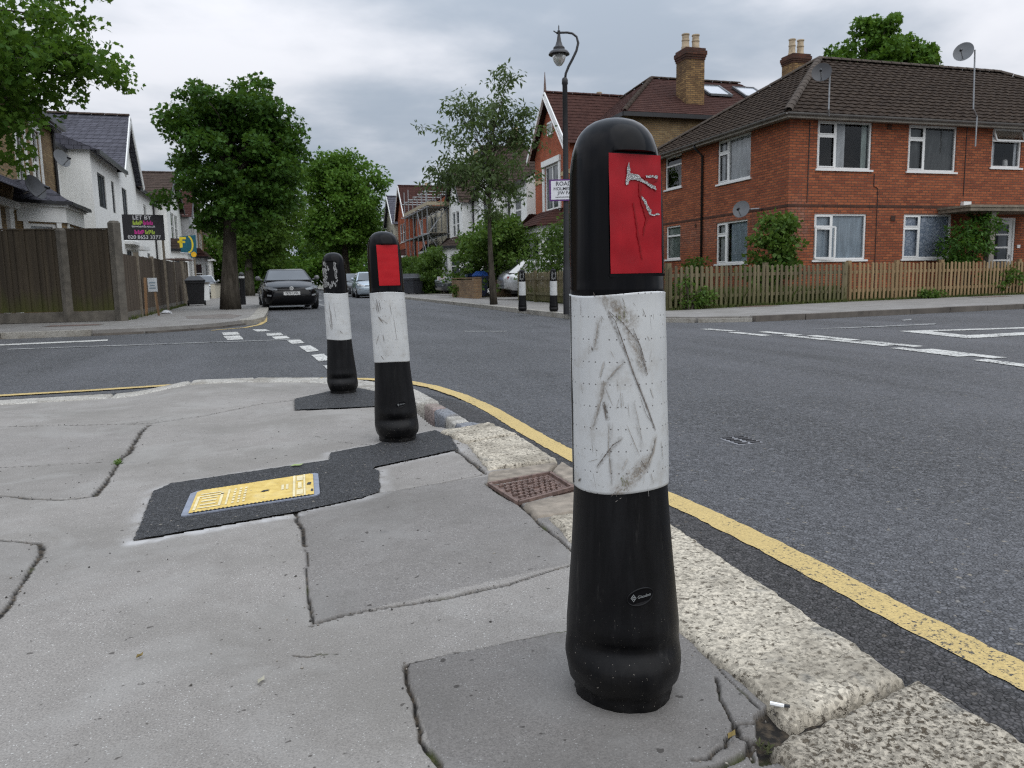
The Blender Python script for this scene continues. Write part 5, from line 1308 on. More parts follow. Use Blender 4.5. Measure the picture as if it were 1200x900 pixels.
def red_gable_house():
    """red brick gabled villa with white bay, brown hipped main roof and yellow side wall, standing behind the flats"""
    root = thing('gabled_house', 'red brick gabled house with white bay and brown hipped roof beside the flats', 'house', (12.0, 34.9, 0), R_(-90))
    # local x runs towards the camera (world -Y), local y runs away from the street (world +X)
    G = 4.4
    F0 = Frame((0, 0), (G, 0))
    # gable wing
    mb = MB(); wall(mb, (0, 0), (G, 0), 0, 6.3, [(1.35, 3.75, 3.15, 5.70)]); wall(mb, (G, 0), (G, 1.4), 0, 6.3); wall(mb, (0, 5), (0, 0), 0, 6.3)
    mb.add([F0(0, 6.3), F0(G, 6.3), F0(G/2, 8.5)], [(0, 1, 2)])
    mb.build('wall', M['brick_orange'], root)
    # side and rear body in yellow stock brick
    mb = MB(); x1 = 6.9; wall(mb, (G+.002, 1.4), (x1, 1.4), 0, 7.0); wall(mb, (x1, 1.4), (x1, 9.5), 0, 7.0); wall(mb, (x1, 9.5), (-.1, 9.5), 0, 7.0); wall(mb, (-.1, 9.5), (-.1, 1.4), 0, 7.0); mb.build('side_wall', M['brick_stock'], root)
    # main hip roof
    e = .3; xa, xb, ya, yb = -.1-e, x1+e, 1.4-e, 9.5+e; ze, zr = 6.98, 9.25; run = (xb-xa)/2
    # ridge runs along local y (away from street)
    xm = (xa+xb)/2; ra, rb = ya+3.1, yb-1.2
    mb = MB(); W_ = .0
    tiled_slope(mb, (xb, ya, ze), (xb, yb, ze), (xm, rb, zr), (xm, ra, zr), .22, .004, .25, .02, .25); tiled_slope(mb, (xa, yb, ze), (xa, ya, ze), (xm, ra, zr), (xm, rb, zr), .22, .004, .25, .02, .4)
    tiled_slope(mb, (xa, ya, ze), (xb, ya, ze), (xm, ra, zr), (xm, ra, zr), .22, .004, .25, .02, .25); tiled_slope(mb, (xb, yb, ze), (xa, yb, ze), (xm, rb, zr), (xm, rb, zr), .22, .004, .25, .02, .4)
    rf = mb.build('roof', M['tile_red'], root)
    mb = MB(); ridge(mb, (xm, ra, zr+.04), (xm, rb, zr+.04), .11); ridge(mb, (xb, ya, ze+.04), (xm, ra, zr+.04), .11); ridge(mb, (xa, ya, ze+.04), (xm, ra, zr+.04), .11); mb.build('ridge_tiles', M['tile_brown'], rf, smooth=True)
    # gable roof
    mb = MB(); ov = .28; zr2 = 8.72; ze2 = 6.2; b = 4.6
    tiled_slope(mb, (G+ov, -.25, ze2), (G+ov, b, ze2), (G/2, b, zr2), (G/2, -.25, zr2), .22, .004, .25, .02, .25); tiled_slope(mb, (-ov, b, ze2), (-ov, -.25, ze2), (G/2, -.25, zr2), (G/2, b, zr2), .22, .004, .25, .02, .4)
    g = mb.build('gable_roof', M['tile_red'], root)
    mb = MB(); ridge(mb, (G/2, -.27, zr2+.03), (G/2, b, zr2+.03), .10); mb.build('ridge_tiles', M['tile_red'], g, smooth=True)
    mb = MB(); mb.tube([(G/2, -.25, zr2-.1), (G/2, -.25, zr2+.30), (G/2, -.25, zr2+.85)], [.07, .05, .012], 8); mb.build('finial', M['rust'], g)
    mb = MB()
    for s in (-1, 1):
        p, q = Vector((G/2, -.30, zr2-.06)), Vector((G/2+s*(G/2+ov), -.30, ze2-.06)); mb.bar(p, q, .17, .05, (0, -1, 0)); mb.bar(p+Vector((0, -.02, -.16)), q+Vector((-s*.1, -.02, -.16)), .03, .10, (0, -1, 0))
    mb.build('bargeboard', M['white_paint'], root)
    mb = MB(); mb.box(G/2-.30, -.08, 6.95, G/2+.30, -.004, 7.5); gv = mb.build('gable_vent', M['white_paint'], root)
    mb = MB(); mb.box(G/2-.22, -.085, 7.02, G/2+.22, -.081, 7.42); mb.build('pane', M['far_glass'], gv)
    window(root, F0, 1.35, 3.75, 3.15, 5.70, 'pair', None, 'white_paint', glass='far_glass', fw=.09)
    mb = MB(); F0.box(mb, 1.10, 5.705, .0, 3.40, 5.95, .10); F0.box(mb, 1.1, 3.55, 0, 3.4, 3.69, .10); F0.box(mb, 1.12, 3.70, 0, 1.34, 5.70, .06); F0.box(mb, 3.16, 3.70, 0, 3.38, 5.70, .06); mb.build('window_surround', M['white_paint'], root)
    # stone bands of the gable
    mb = MB(); F0.box(mb, .0, 5.05, .0, 1.1, 5.22, .03); F0.box(mb, 3.4, 5.05, 0, G, 5.22, .03); mb.build('stone_band', simple('sandstone band', (.45, .34, .19), .85), root)
    # ground floor white bay with its own tiled roof
    bp = [(.35, 0), (1.0, -1.0), (3.4, -1.0), (4.05, 0)]
    mb = MB(); FB = [Frame(bp[i], bp[i+1]) for i in range(3)]; LB = [math.hypot(bp[i+1][0]-bp[i][0], bp[i+1][1]-bp[i][1]) for i in range(3)]
    for i in range(3): wall(mb, bp[i], bp[i+1], 0, 3.0, [(LB[i]*.18, .95, LB[i]*.82, 2.55)] if i != 1 else [(.25, .95, 1.05, 2.55), (1.35, .95, 2.15, 2.55)])
    for k in range(7):
        for i in range(3): FB[i].box(mb, .0, .12+k*.38, .0, .12, .34+k*.38, .04); FB[i].box(mb, LB[i]-.12, .12+k*.38, .0, LB[i]-.0, .34+k*.38, .04)
    FB[1].box(mb, .1, 2.7, 0, 2.3, 3.0, .08); bay = mb.build('bay', M['white_paint'], root)
    for i in range(3):
        for (a, b) in ([(LB[i]*.18, LB[i]*.82)] if i != 1 else [(.25, 1.05), (1.35, 2.15)]): window(bay, FB[i], a, .95, b, 2.55, 'sash', None, 'white_paint', glass='far_glass', fw=.07, sill=False)
    mb = MB(); o = [(.1, 0), (.85, -1.25), (3.55, -1.25), (4.3, 0)]; t = [(.35, -.004, 3.72), (1.2, -.2, 3.72), (3.2, -.2, 3.72), (4.05, -.004, 3.72)]
    for i in range(3): tiled_slope(mb, (*o[i], 3.0), (*o[i+1], 3.0), t[i+1], t[i], .2, 0, .3, .02, .5)
    mb.add(t, [(0, 1, 2, 3)]); mb.build('bay_roof', M['tile_red'], bay)
    # white rendered entrance side next to the bay (towards the camera)
    mb = MB(); wall(mb, (G+.01, 1.38), (x1, 1.38), .1, 3.4, [(.6, .1, 1.6, 2.3)]); mb.build('porch_wall', M['white_paint'], root)
    # fascia and gutters
    mb = MB(); mb.box(xb-.04, ya, ze-.16, xb+.02, yb, ze-.0); mb.box(xa, ya-.02, ze-.16, xb-.05, ya+.03, ze); mb.build('fascia', M['black_metal'], root)
    # chimney on the near slope and skylights
    chimney(root, 5.75, 4.75, 7.0, 9.35, .82, .82, 'brick_chimney', 2, 'y', .15, .62)
    mb = MB(); mb.box(5.28, 4.27, 7.34, 6.28, 5.23, 7.44); mb.build('flashing', M['galv'], root)
    for yy in (6.0, 7.75):
        P = lambda f, y: (xb+(xm-xb)*f, y, ze+(zr-ze)*f+.10)
        mb = MB(); c = [P(.52, yy), P(.52, yy+1.05), P(.80, yy+1.05), P(.80, yy)]
        for i in range(4): mb.bar(c[i], c[(i+1) % 4], .09, .09)
        s = mb.build('skylight', M['grey_frame'], root)
        mb = MB(); mb.poly([(p[0]+.0, p[1], p[2]+.02) for p in c]); mb.build('pane', simple('skylight glass', (.35, .38, .42), .08, .1, 1, spec=.8), s)
    return root
red_gable_house()
chimney_house = thing('rear_house', 'yellow brick house behind the brown roof, only its chimney showing', 'house', (27.3, 33.0, 0))
mb = MB(); wall(mb, (-3, 0), (4, 0), 0, 6.5); wall(mb, (4, 0), (4, 7), 0, 6.5); wall(mb, (4, 7), (-3, 7), 0, 6.5); wall(mb, (-3, 7), (-3, 0), 0, 6.5); mb.build('wall', M['brick_stock'], chimney_house)
mb = MB(); tiled_slope(mb, (-3.2, -.2, 6.5), (4.2, -.2, 6.5), (4.2, 3.5, 9.0), (-3.2, 3.5, 9.0), .3, 0, .3, .02, 1); tiled_slope(mb, (4.2, 7.2, 6.5), (-3.2, 7.2, 6.5), (-3.2, 3.5, 9.0), (4.2, 3.5, 9.0), .3, 0, .3, .02, 1); mb.build('roof', M['tile_far_brown'], chimney_house)
chimney(chimney_house, -1.0, 2.2, 7.2, 11.35, 1.0, .9, 'brick_chimney', 2, 'x', .17, .8)

def terrace_house(name, label, front_x, y_near, y_far, side, body, roof, group, wall2=None, gable=True, gable_w=.55, eave=5.7, ridge_z=8.0, bay=True, win='white_paint', gable_end='far', depth=8.0, proj=.7, glass='far_glass', trim='white_paint', bay_mat=None):
    """side=+1: right hand side of the street (front faces -X); side=-1: left hand side (front faces +X). Local -Y is the front."""
    Wd = y_far-y_near
    if side > 0: root = thing(name, label, 'house', (front_x, y_far, 0), R_(-90), group)    # local x: far -> near
    else: root = thing(name, label, 'house', (front_x, y_near, 0), R_(90), group)            # local x: near -> far
    gw = Wd*gable_w
    g_hi = (side > 0) == (gable_end == 'near')         # is the gable at high local x ?
    g0, g1 = (Wd-gw, Wd) if g_hi else (0, gw)
    b0, b1 = (0, Wd-gw) if g_hi else (gw, Wd)
    mb = MB(); m = (b0+b1)/2
    holes = [(m-.55-b0, eave-2.1, m+.55-b0, eave-.6), (m-.5-b0, .1, m+.5-b0, 2.5)]
    wall(mb, (b0, 0), (b1, 0), 0, eave, holes)
    wall(mb, (Wd, 0), (Wd, depth), 0, eave); wall(mb, (Wd, depth), (0, depth), 0, eave); wall(mb, (0, depth), (0, 0), 0, eave)
    for x in (0, Wd):
        pts = [(x, 0, eave), (x, depth, eave), (x, depth/2, ridge_z)]
        mb.add(pts if x == 0 else pts, [(0, 2, 1) if x == 0 else (0, 1, 2)])
    w1 = gw*.26
    gm = (g0+g1)/2
    gh = [(gm-w1-g0, eave-2.1, gm-.10-g0, eave-.55), (gm+.10-g0, eave-2.1, gm+w1-g0, eave-.55)]
    wall(mb, (g0, -proj), (g1, -proj), 0, eave, gh); wall(mb, (g1, -proj), (g1, 0), 0, eave); wall(mb, (g0, 0), (g0, -proj), 0, eave)
    gz = min(ridge_z-.15, eave+gw*.62)
    if gable: mb.add([(g0, -proj, eave), (g1, -proj, eave), (gm, -proj, gz)], [(0, 1, 2)])
    mb.build('wall', M[body], root)
    FB, FG = Frame((b0, 0), (b1, 0)), Frame((g0, -proj), (g1, -proj))
    window(root, FB, *holes[0], 'sash', None, win, glass=glass, fw=.08)
    for h in gh: window(root, FG, *h, 'sash', None, win, glass=glass, fw=.07)
    mb = MB(); FB.box(mb, *holes[1][:2], -.09, holes[1][2], holes[1][3], -.04); mb.build('door', M['grey_frame'], root)
    mb = MB(); e = .25
    tiled_slope(mb, (-.0, -e, eave-.05), (Wd, -e, eave-.05), (Wd, depth/2, ridge_z), (0, depth/2, ridge_z), .25, 0, .3, .02, 2.0)
    tiled_slope(mb, (Wd, depth+e, eave-.05), (0, depth+e, eave-.05), (0, depth/2, ridge_z), (Wd, depth/2, ridge_z), .25, 0, .3, .02, 2.0)
    rf = mb.build('roof', M[roof], root)
    mb = MB(); ridge(mb, (0, depth/2, ridge_z+.03), (Wd, depth/2, ridge_z+.03), .11, .6); mb.build('ridge_tiles', M[roof], rf)
    if gable:
        mb = MB(); yb = depth/2*(gz-eave)/(ridge_z-eave)+.3
        tiled_slope(mb, (g1+.22, -proj-.25, eave-.18), (g1+.22, yb, eave-.18), (gm, yb, gz+.06), (gm, -proj-.25, gz+.06), .25, 0, .3, .02, 1.0)
        tiled_slope(mb, (g0-.22, yb, eave-.18), (g0-.22, -proj-.25, eave-.18), (gm, -proj-.25, gz+.06), (gm, yb, gz+.06), .25, 0, .3, .02, 1.0)
        gr = mb.build('gable_roof', M[roof], root)
        mb = MB(); ridge(mb, (gm, -proj-.26, gz+.09), (gm, yb, gz+.09), .1, .5); mb.build('ridge_tiles', M[roof], gr)
        mb = MB()
        for s in (-1, 1): mb.bar((gm, -proj-.27, gz-.04), (gm+s*(gw/2+.24), -proj-.27, eave-.24), .20, .05, (0, -1, 0))
        mb.build('bargeboard', M[trim], root)
    mb = MB(); mb.box(b0, -e-.05, eave-.16, b1, -e+.02, eave-.03); mb.build('gutter', M['black_metal'], root)
    px = b0+.12 if not g_hi else b1-.12
    mb = MB(); mb.tube([(px, -.06, eave-.2), (px, -.06, .1)], .045, 8); mb.build('downpipe', M['black_plastic'], root)
    if bay:
        bp = [(g0+gw*.12, -proj), (g0+gw*.26, -proj-.75), (g1-gw*.26, -proj-.75), (g1-gw*.12, -proj)]; mb = MB(); Fs = [Frame(bp[i], bp[i+1]) for i in range(3)]; Ls = [math.hypot(bp[i+1][0]-bp[i][0], bp[i+1][1]-bp[i][1]) for i in range(3)]
        for i in range(3): wall(mb, bp[i], bp[i+1], 0, 2.9, [(Ls[i]*.16, .9, Ls[i]*.84, 2.4)])
        by = mb.build('bay', M[bay_mat or body], root)
        for i in range(3): window(by, Fs[i], Ls[i]*.16, .9, Ls[i]*.84, 2.4, 'pair' if i == 1 else 'sash', None, win, glass=glass, fw=.07, sill=False)
        o = [(bp[0][0]-.2, -proj), (bp[1][0]-.1, -proj-.98), (bp[2][0]+.1, -proj-.98), (bp[3][0]+.2, -proj)]; t = [(bp[0][0], -proj-.004, 3.5), (bp[1][0]+.1, -proj-.1, 3.5), (bp[2][0]-.1, -proj-.1, 3.5), (bp[3][0], -proj-.004, 3.5)]
        mb = MB()
        for i in range(3): tiled_slope(mb, (*o[i], 2.88), (*o[i+1], 2.88), t[i+1], t[i], .2, 0, .3, .02, 1)
        mb.add(t, [(0, 1, 2, 3)]); mb.build('bay_roof', M[roof], by)
        mb = MB()
        for i in range(3): mb.bar((*o[i], 2.84), (*o[i+1], 2.84), .05, .14)
        mb.build('bay_fascia', M[trim], by)
    chimney(root, (b1-.5 if not g_hi else b0+.5), depth/2, ridge_z-.6, ridge_z+.9, 1.1, .7, 'brick_chimney', 2, 'x', .13, .6)
    return root
GR = 'houses on the right side of the street'; GL = 'houses on the left side of the street'
terrace_house('terraced_house', 'white house with dark gable behind the cherry tree, next to the red brick gabled house', 12.2, 36.8, 43.4, 1, 'render_white', 'tile_far_brown', GR, eave=5.6, ridge_z=8.0, trim='black_metal')
terrace_house('terraced_house', 'white rendered house with dark gable behind the big bush, next to the scaffolded house', 12.0, 43.6, 50.2, 1, 'render_white', 'tile_far_brown', GR, eave=5.6, ridge_z=8.2, gable_end='far', trim='black_metal')
terrace_house('terraced_house', 'cream house with dark roof wrapped in scaffolding', 12.2, 50.6, 58.4, 1, 'render_cream', 'tile_far_brown', GR, eave=5.9, ridge_z=8.9, gable=False, gable_w=.5, bay=True)
terrace_house('terraced_house', 'orange red brick house with red tiled roof beyond the scaffolding', 11.6, 58.8, 69.0, 1, 'brick_orange', 'tile_far_red', GR, eave=6.2, ridge_z=8.9, gable_w=.45, gable_end='far')
terrace_house('terraced_house', 'pale house with dark slate roof farthest along the right side', 11.4, 69.6, 79, 1, 'render_cream', 'slate', GR, eave=6.0, ridge_z=8.6, gable_end='near')
# ---- left side
def white_modern_house():
    root = thing('rendered_house', 'bright white house with grey slate gable and tall dark framed windows behind the board fence', 'house', (-6.0, 29.6, 0), R_(90), GL)
    # local x: 0 at y=29.6 running away from the camera; local -y is towards the street
    W1, G0, G1 = 2.3, 7.9, 12.2; H = 5.72; dep = 9
    mb = MB(); F0 = Frame((0, 1.0), (W1, 1.0)); F1 = Frame((W1, 0), (G1, 0))
    wall(mb, (0, 1.0), (W1, 1.0), 0, H, [(.75, 3.3, 1.65, 5.0)]); wall(mb, (W1, 1.0), (W1, 0), 0, H)
    h1 = [(1.0, 3.78, 2.45, 5.05), (3.65, 3.78, 4.25, 5.05), (6.0, 3.82, 7.2, 5.08), (6.0, .9, 7.3, 2.4), (8.4, .9, 9.0, 2.0), (1.0, .9, 2.5, 2.4)]
    wall(mb, (W1, 0), (G1, 0), 0, H, h1); wall(mb, (G1, 0), (G1, dep), 0, H); wall(mb, (G1, dep), (0, dep), 0, H); wall(mb, (0, dep), (0, 1.0), 0, H)
    mb.add([(G0-.2, 0, H), (G1, 0, H), ((G0+G1)/2, 0, 8.35)], [(0, 1, 2)]); mb.add([(0, 1.0, H), (0, dep, H), (0, 5, 8.2)], [(0, 2, 1)]); mb.build('wall', M['render_white'], root)
    window(root, F0, .75, 3.3, 1.65, 5.0, 'pair', None, 'grey_frame', glass='far_glass', fw=.06, sill=False)
    for i, h in enumerate(h1): window(root, F1, *h, 'triple' if i == 0 else 'pair', None, 'grey_frame', glass='far_glass', fw=.06, sill=False)
    gm = (G0+G1)/2; zr = 8.42; mb = MB()
    tiled_slope(mb, (G0-.35, 6, H-.12), (G0-.35, -.3, H-.12), (gm, -.3, zr), (gm, 6, zr), .24, 0, .3, .014, .6); tiled_slope(mb, (G1+.35, -.3, H-.12), (G1+.35, 6, H-.12), (gm, 6, zr), (gm, -.3, zr), .24, 0, .3, .014, .6)
    gr = mb.build('gable_roof', M['slate'], root)
    mb = MB(); ridge(mb, (gm, -.3, zr+.03), (gm, 6, zr+.03), .11, .5); mb.build('ridge_tiles', M['tile_far_brown'], gr)
    mb = MB()
    for s in (-1, 1): mb.bar((gm, -.32, zr-.10), (gm+s*((G1-G0)/2+.38), -.32, H-.24), .24, .05, (0, -1, 0))
    mb.build('bargeboard', M['white_paint'], root)
    mb = MB(); tiled_slope(mb, (0, .75, H-.05), (W1-.2, .75, H-.05), (W1-.2, 5, 8.2), (0, 5, 8.2), .24, 0, .3, .014, .8); tiled_slope(mb, (W1-.2, -.28, H-.05), (G0, -.28, H-.05), (G0, 4.2, 7.6), (W1-.2, 4.2, 7.6), .24, 0, .3, .014, .8); mb.add([(W1-.2, -.28, H-.05), (W1-.2, 4.2, 7.6), (W1-.2, 4.2, H-.05)], [(0, 1, 2)]); mb.build('roof', M['slate'], root)
    mb = MB(); mb.box(0, .66, H-.18, W1-.2, .76, H-.04); mb.box(W1-.25, -.38, H-.18, G0, -.28, H-.04); mb.build('gutter', M['black_metal'], root)
    mb = MB(); F1.box(mb, 7.35, 2.45, .0, 9.2, 2.62, .5); F1.box(mb, 5.6, 2.62, 0, 7.5, 2.74, .35); mb.build('porch_roof', M['white_paint'], root)
    return root
white_modern_house()
def stock_brick_house():
    root = thing('bay_fronted_house', 'yellow stock brick house with white bay half hidden by the overhanging tree', 'house', (-6.6, 19.2, 0), R_(90), GL)
    W, H, dep = 10.2, 6.0, 8
    mb = MB(); F = Frame((0, 0), (W, 0)); hs = [(.8, 3.5, 1.7, 5.4), (3.3, 3.5, 4.1, 5.4), (6.1, 3.6, 6.9, 5.5), (7.7, 3.6, 8.5, 5.5)]
    wall(mb, (0, 0), (W, 0), 0, H, hs + [(2.6, .1, 3.6, 2.5)]); wall(mb, (W, 0), (W, dep), 0, H); wall(mb, (W, dep), (0, dep), 0, H); wall(mb, (0, dep), (0, 0), 0, H); mb.add([(0, 0, H), (0, dep, H), (0, dep/2, 8.2)], [(0, 2, 1)]); mb.add([(W, 0, H), (W, dep, H), (W, dep/2, 8.2)], [(0, 1, 2)]); mb.build('wall', M['brick_stock'], root)
    for h in hs: window(root, F, *h, 'sash', [(.03, .97, .03, .97, 'curtain_net')], 'white_paint', glass='glass', fw=.08)
    mb = MB()
    for h in hs: F.box(mb, h[0]-.12, h[3]+.002, .0, h[2]+.12, h[3]+.25, .05); F.box(mb, h[0]-.14, h[1], 0, h[0]-.003, h[3], .04); F.box(mb, h[2]+.003, h[1], 0, h[2]+.14, h[3], .04)
    F.box(mb, 2.35, .1, 0, 2.59, 2.9, .10); F.box(mb, 3.61, .1, 0, 3.85, 2.9, .10); F.box(mb, 4.6, .1, 0, 4.95, 2.9, .10); F.box(mb, 2.3, 2.903, 0, 5.4, 3.1, .15)
    mb.build('window_surround', M['white_paint'], root)
    mb = MB(); F.box(mb, 2.6, .1, -.12, 3.6, 2.5, -.06); mb.build('door', M['red_curtain'], root)
    mb = MB(); tiled_slope(mb, (0, -1.0, 3.12), (5.6, -1.0, 3.12), (5.6, -.003, 3.72), (0, -.003, 3.72), .2, 0, .3, .014, .6); mb.build('porch_roof', M['slate'], root)
    mb = MB(); tiled_slope(mb, (-.1, -.3, H), (W+.1, -.3, H), (W+.1, dep/2, 8.2), (-.1, dep/2, 8.2), .24, 0, .3, .014, .8); tiled_slope(mb, (W+.1, dep+.3, H), (-.1, dep+.3, H), (-.1, dep/2, 8.2), (W+.1, dep/2, 8.2), .24, 0, .3, .014, .8); mb.build('roof', M['slate'], root)
    mb = MB(); mb.box(-.1, -.42, H-.14, W+.1, -.30, H+.02); mb.box(-.1, -.29, H-.18, W+.1, -.003, H-.15); mb.build('gutter', M['black_metal'], root)
    mb = MB(); mb.tube([(W-.1, -.06, H-.1), (W-.1, -.06, .1)], .05, 8); mb.build('downpipe', M['black_plastic'], root)
    for b0 in (5.6,):
        bp = [(b0, 0), (b0+.7, -1.0), (b0+2.9, -1.0), (b0+3.6, 0)]; Fs = [Frame(bp[i], bp[i+1]) for i in range(3)]; Ls = [math.hypot(bp[i+1][0]-bp[i][0], bp[i+1][1]-bp[i][1]) for i in range(3)]
        hh = [[(L*.2, .8, L*.8, 2.58)] if i != 1 else [(.35, .8, 1.85, 2.58)] for i, L in enumerate(Ls)]
        mb = MB()
        for i in range(3): wall(mb, bp[i], bp[i+1], 0, 2.62, hh[i])
        by = mb.build('bay', M['brick_stock'], root)
        for i in range(3):
            for h in hh[i]: window(by, Fs[i], *h, 'sash', [(.03, .97, .03, .6, 'red_curtain')] if b0 < 1 else [(.03, .97, .5, .97, 'curtain_net')], 'white_paint', glass='glass', fw=.08, sill=False)
        mb = MB()
        for i in range(3): Fs[i].box(mb, -.03, 2.622, -.03, Ls[i]+.03, 3.05, .06); Fs[i].box(mb, -.05, 3.05, -.03, Ls[i]+.05, 3.16, .14); Fs[i].box(mb, hh[i][0][0]-.13, .7, 0, hh[i][0][0]-.003, 2.619, .045); Fs[i].box(mb, hh[i][0][2]+.003, .7, 0, hh[i][0][2]+.13, 2.619, .045)
        mb.build('cornice', M['white_paint'], by)
        o = [(b0-.25, 0), (b0+.6, -1.25), (b0+3.0, -1.25), (b0+3.85, 0)]; t = [(b0, -.004, 3.75), (b0+.9, -.15, 3.75), (b0+2.7, -.15, 3.75), (b0+3.6, -.004, 3.75)]
        mb = MB()
        for i in range(3): tiled_slope(mb, (*o[i], 3.18), (*o[i+1], 3.18), t[i+1], t[i], .2, 0, .3, .014, .6)
        mb.add(t, [(0, 1, 2, 3)]); mb.build('bay_roof', M['slate'], by)
        mb = MB()
        for i in range(3): mb.bar((*o[i], 3.16), (*o[i+1], 3.16), .06, .09)
        mb.build('bay_gutter', M['black_metal'], by)
    return root
stock_brick_house()
sat_dish('large dark dish over the white bay roof, partly hidden by leaves', (-5.4, 21.9, 3.2), R_(62), .30, [(.1, .12, 0), (.2, .5, -.1)], group='satellite dishes on the left houses', mat='black_metal')
sat_dish('grey dish high on the yellow brick front beside the white house', (-6.1, 28.1, 4.80), R_(50), .28, [(.1, .1, 0), (.2, .35, -.02)], group='satellite dishes on the left houses')
terrace_house('terraced_house', 'white house with brown tiled gable beyond the bright white house', -6.1, 42.2, 55.0, -1, 'render_white', 'tile_far_brown', GL, eave=5.6, ridge_z=7.6, gable_w=.55, gable_end='far', trim='black_metal')
terrace_house('terraced_house', 'pale grey house with dark red tiled roof on the left side', -6.1, 55.4, 66.5, -1, 'render_grey', 'tile_far_red', GL, eave=5.8, ridge_z=7.9, gable_end='far', trim='black_metal')
for i, (y, lb, m) in enumerate([(67, 'yellow brick terrace house with white trim just before the big roadside tree', 'brick_stock'), (76.5, 'second yellow brick terrace house beyond the pale grey house', 'brick_stock'), (86, 'farthest yellow brick terrace house on the left', 'brick_stock')]):
    terrace_house('terraced_house', lb, -6.1, y, y+9.0, -1, m, 'tile_far_brown', GL, eave=5.6, ridge_z=7.6, gable_end='far' if i % 2 else 'near', bay_mat='render_white')

# scaffolding in front of the cream house
sc = thing('scaffolding', 'steel tube scaffolding with plank decks round the cream house', 'scaffolding', (10.6, 54.5, 0))
mb = MB(); xs = (9.9, 11.2); ys = [50.4+1.75*k for k in range(6)]
for x in xs:
    for y in ys: mb.tube([(x, y, 0), (x, y, 6.7+(.7 if y > 57 else .3*math.sin(y*3)))], .035, 6)
for z in (2.0, 3.8, 5.5, 6.5):
    for x in xs: mb.tube([(x, 50.0, z), (x, 59.5, z)], .032, 6)
    for y in ys: mb.tube([(9.6, y, z), (11.5, y, z)], .032, 6)
for a, b in (((9.88, 50.4, 2.0), (9.88, 53.9, 5.5)), ((9.88, 57.4, 2.0), (9.88, 53.9, 5.5)), ((9.9, 50.38, 3.8), (11.2, 50.38, 5.5)), ((11.2, 50.38, 2.0), (9.9, 50.38, 3.8))): mb.tube([a, b], .032, 6)
mb.build('tube_frame', M['galv'], sc, world=True)
for z in (3.84, 5.54):
    mb = MB()
    for k in range(5): mb.box(9.95+k*.245, 50.1, z, 9.95+k*.245+.225, 59.3, z+.04)
    mb.build('plank_deck', M['timber_grey'], sc, world=True)
mb = MB(); mb.box(9.84, 50.1, 5.62, 9.88, 59.3, 5.84); mb.box(9.84, 50.08, 5.62, 11.3, 50.12, 5.84); mb.build('toe_board', simple('pale scaffold board', (.38, .32, .22), .8), sc, world=True)
# ================================================================ fences and walls
def board_panel(mb, p, q, z0, z1, bw=.10, th=.02, seed=1):
    p, q = Vector((*p, 0)), Vector((*q, 0)); L = (q-p).length; d = (q-p)/L; nn = Vector((d.y, -d.x, 0)); n = max(1, int(L/bw)); rr = random.Random(seed)
    for i in range(n):
        a = p+d*(L*i/n); b = p+d*(L*(i+1)/n+.012); o = rr.uniform(-.006, .006); zt = z1+rr.uniform(-.015, .01)
        v = [a+nn*(.004+o), b+nn*(.018+o), b+nn*(-.0+o), a+nn*(-.012+o)]
        mb.add([(*x.xy, z0) for x in v] + [(*x.xy, zt) for x in v], [(0, 1, 5, 4), (1, 2, 6, 5), (2, 3, 7, 6), (3, 0, 4, 7), (4, 5, 6, 7)])

bf = thing('board_fence', 'tall dark board fence with concrete posts and mossy foot at the left street corner', 'fence', (-3.25, 19.2, 0))
posts = [(-3.25, 19.18), (-4.33, 19.3), (-6.25, 19.45), (-8.2, 19.6), (-10.2, 19.75)]
for i, (p, q) in enumerate(zip(posts[:-1], posts[1:])):
    mb = MB(); a = Vector(p).lerp(Vector(q), .05); b = Vector(q).lerp(Vector(p), .05); board_panel(mb, b, a, .24, 2.02, .105, seed=i); mb.bar((a.x, a.y, 2.03), (b.x, b.y, 2.03), .05, .03); mb.build('board_panel', M['fence_dark'], bf, world=True)
    mb = MB(); mb.bar((a.x, a.y, .12), (b.x, b.y, .12), .05, .22); mb.build('gravel_board', M['concrete_post'], bf, world=True)
for i, (x, y) in enumerate(posts):
    mb = MB(); w = .080 if i else .10; h = 2.05 if i else 2.2
    mb.lathe([(w*1.3, 0), (w*1.3, h-.05), (w*.9, h)], 4, (x, y-.03)); mb.build('post', M['concrete_post'], bf, world=True)
rf_ = thing('return_fence', 'lower brown board fence with thin concrete posts running along the left footway', 'fence', (-3.3, 21, 0))
rp_ = [(-3.23, 19.42), (-3.20, 21.4), (-3.24, 24.3), (-3.28, 27.2), (-3.32, 30.1), (-3.36, 33.0)]
for i, (p, q) in enumerate(zip(rp_[:-1], rp_[1:])):
    mb = MB(); a = Vector(p).lerp(Vector(q), .03); b = Vector(q).lerp(Vector(p), .03); board_panel(mb, a, b, .18, 1.50+.035*i, .11, seed=20+i); mb.build('board_panel', M['fence_mid'], rf_, world=True)
    mb = MB(); mb.bar((a.x, a.y, .09), (b.x, b.y, .09), .05, .18); mb.build('gravel_board', M['concrete_post'], rf_, world=True)
for (x, y) in rp_[1:]:
    mb = MB(); mb.box(x-.05, y-.05, 0, x+.06, y+.05, 1.60); mb.build('post', M['timber_grey'], rf_, world=True)
gt = thing('garden_gate', 'narrow grey timber gate panel and posts at the far end of the left fence', 'gate', (-3.4, 34, 0))
for x, y in ((-3.38, 33.6), (-3.40, 34.5), (-3.42, 35.6)):
    mb = MB(); mb.box(x-.07, y-.07, 0, x+.07, y+.07, 1.75); mb.build('post', M['timber_grey'], gt, world=True)
mb = MB(); board_panel(mb, (-3.40, 34.6), (-3.42, 35.5), .1, 1.62, .12, seed=44); mb.build('board_panel', M['fence_mid'], gt, world=True)
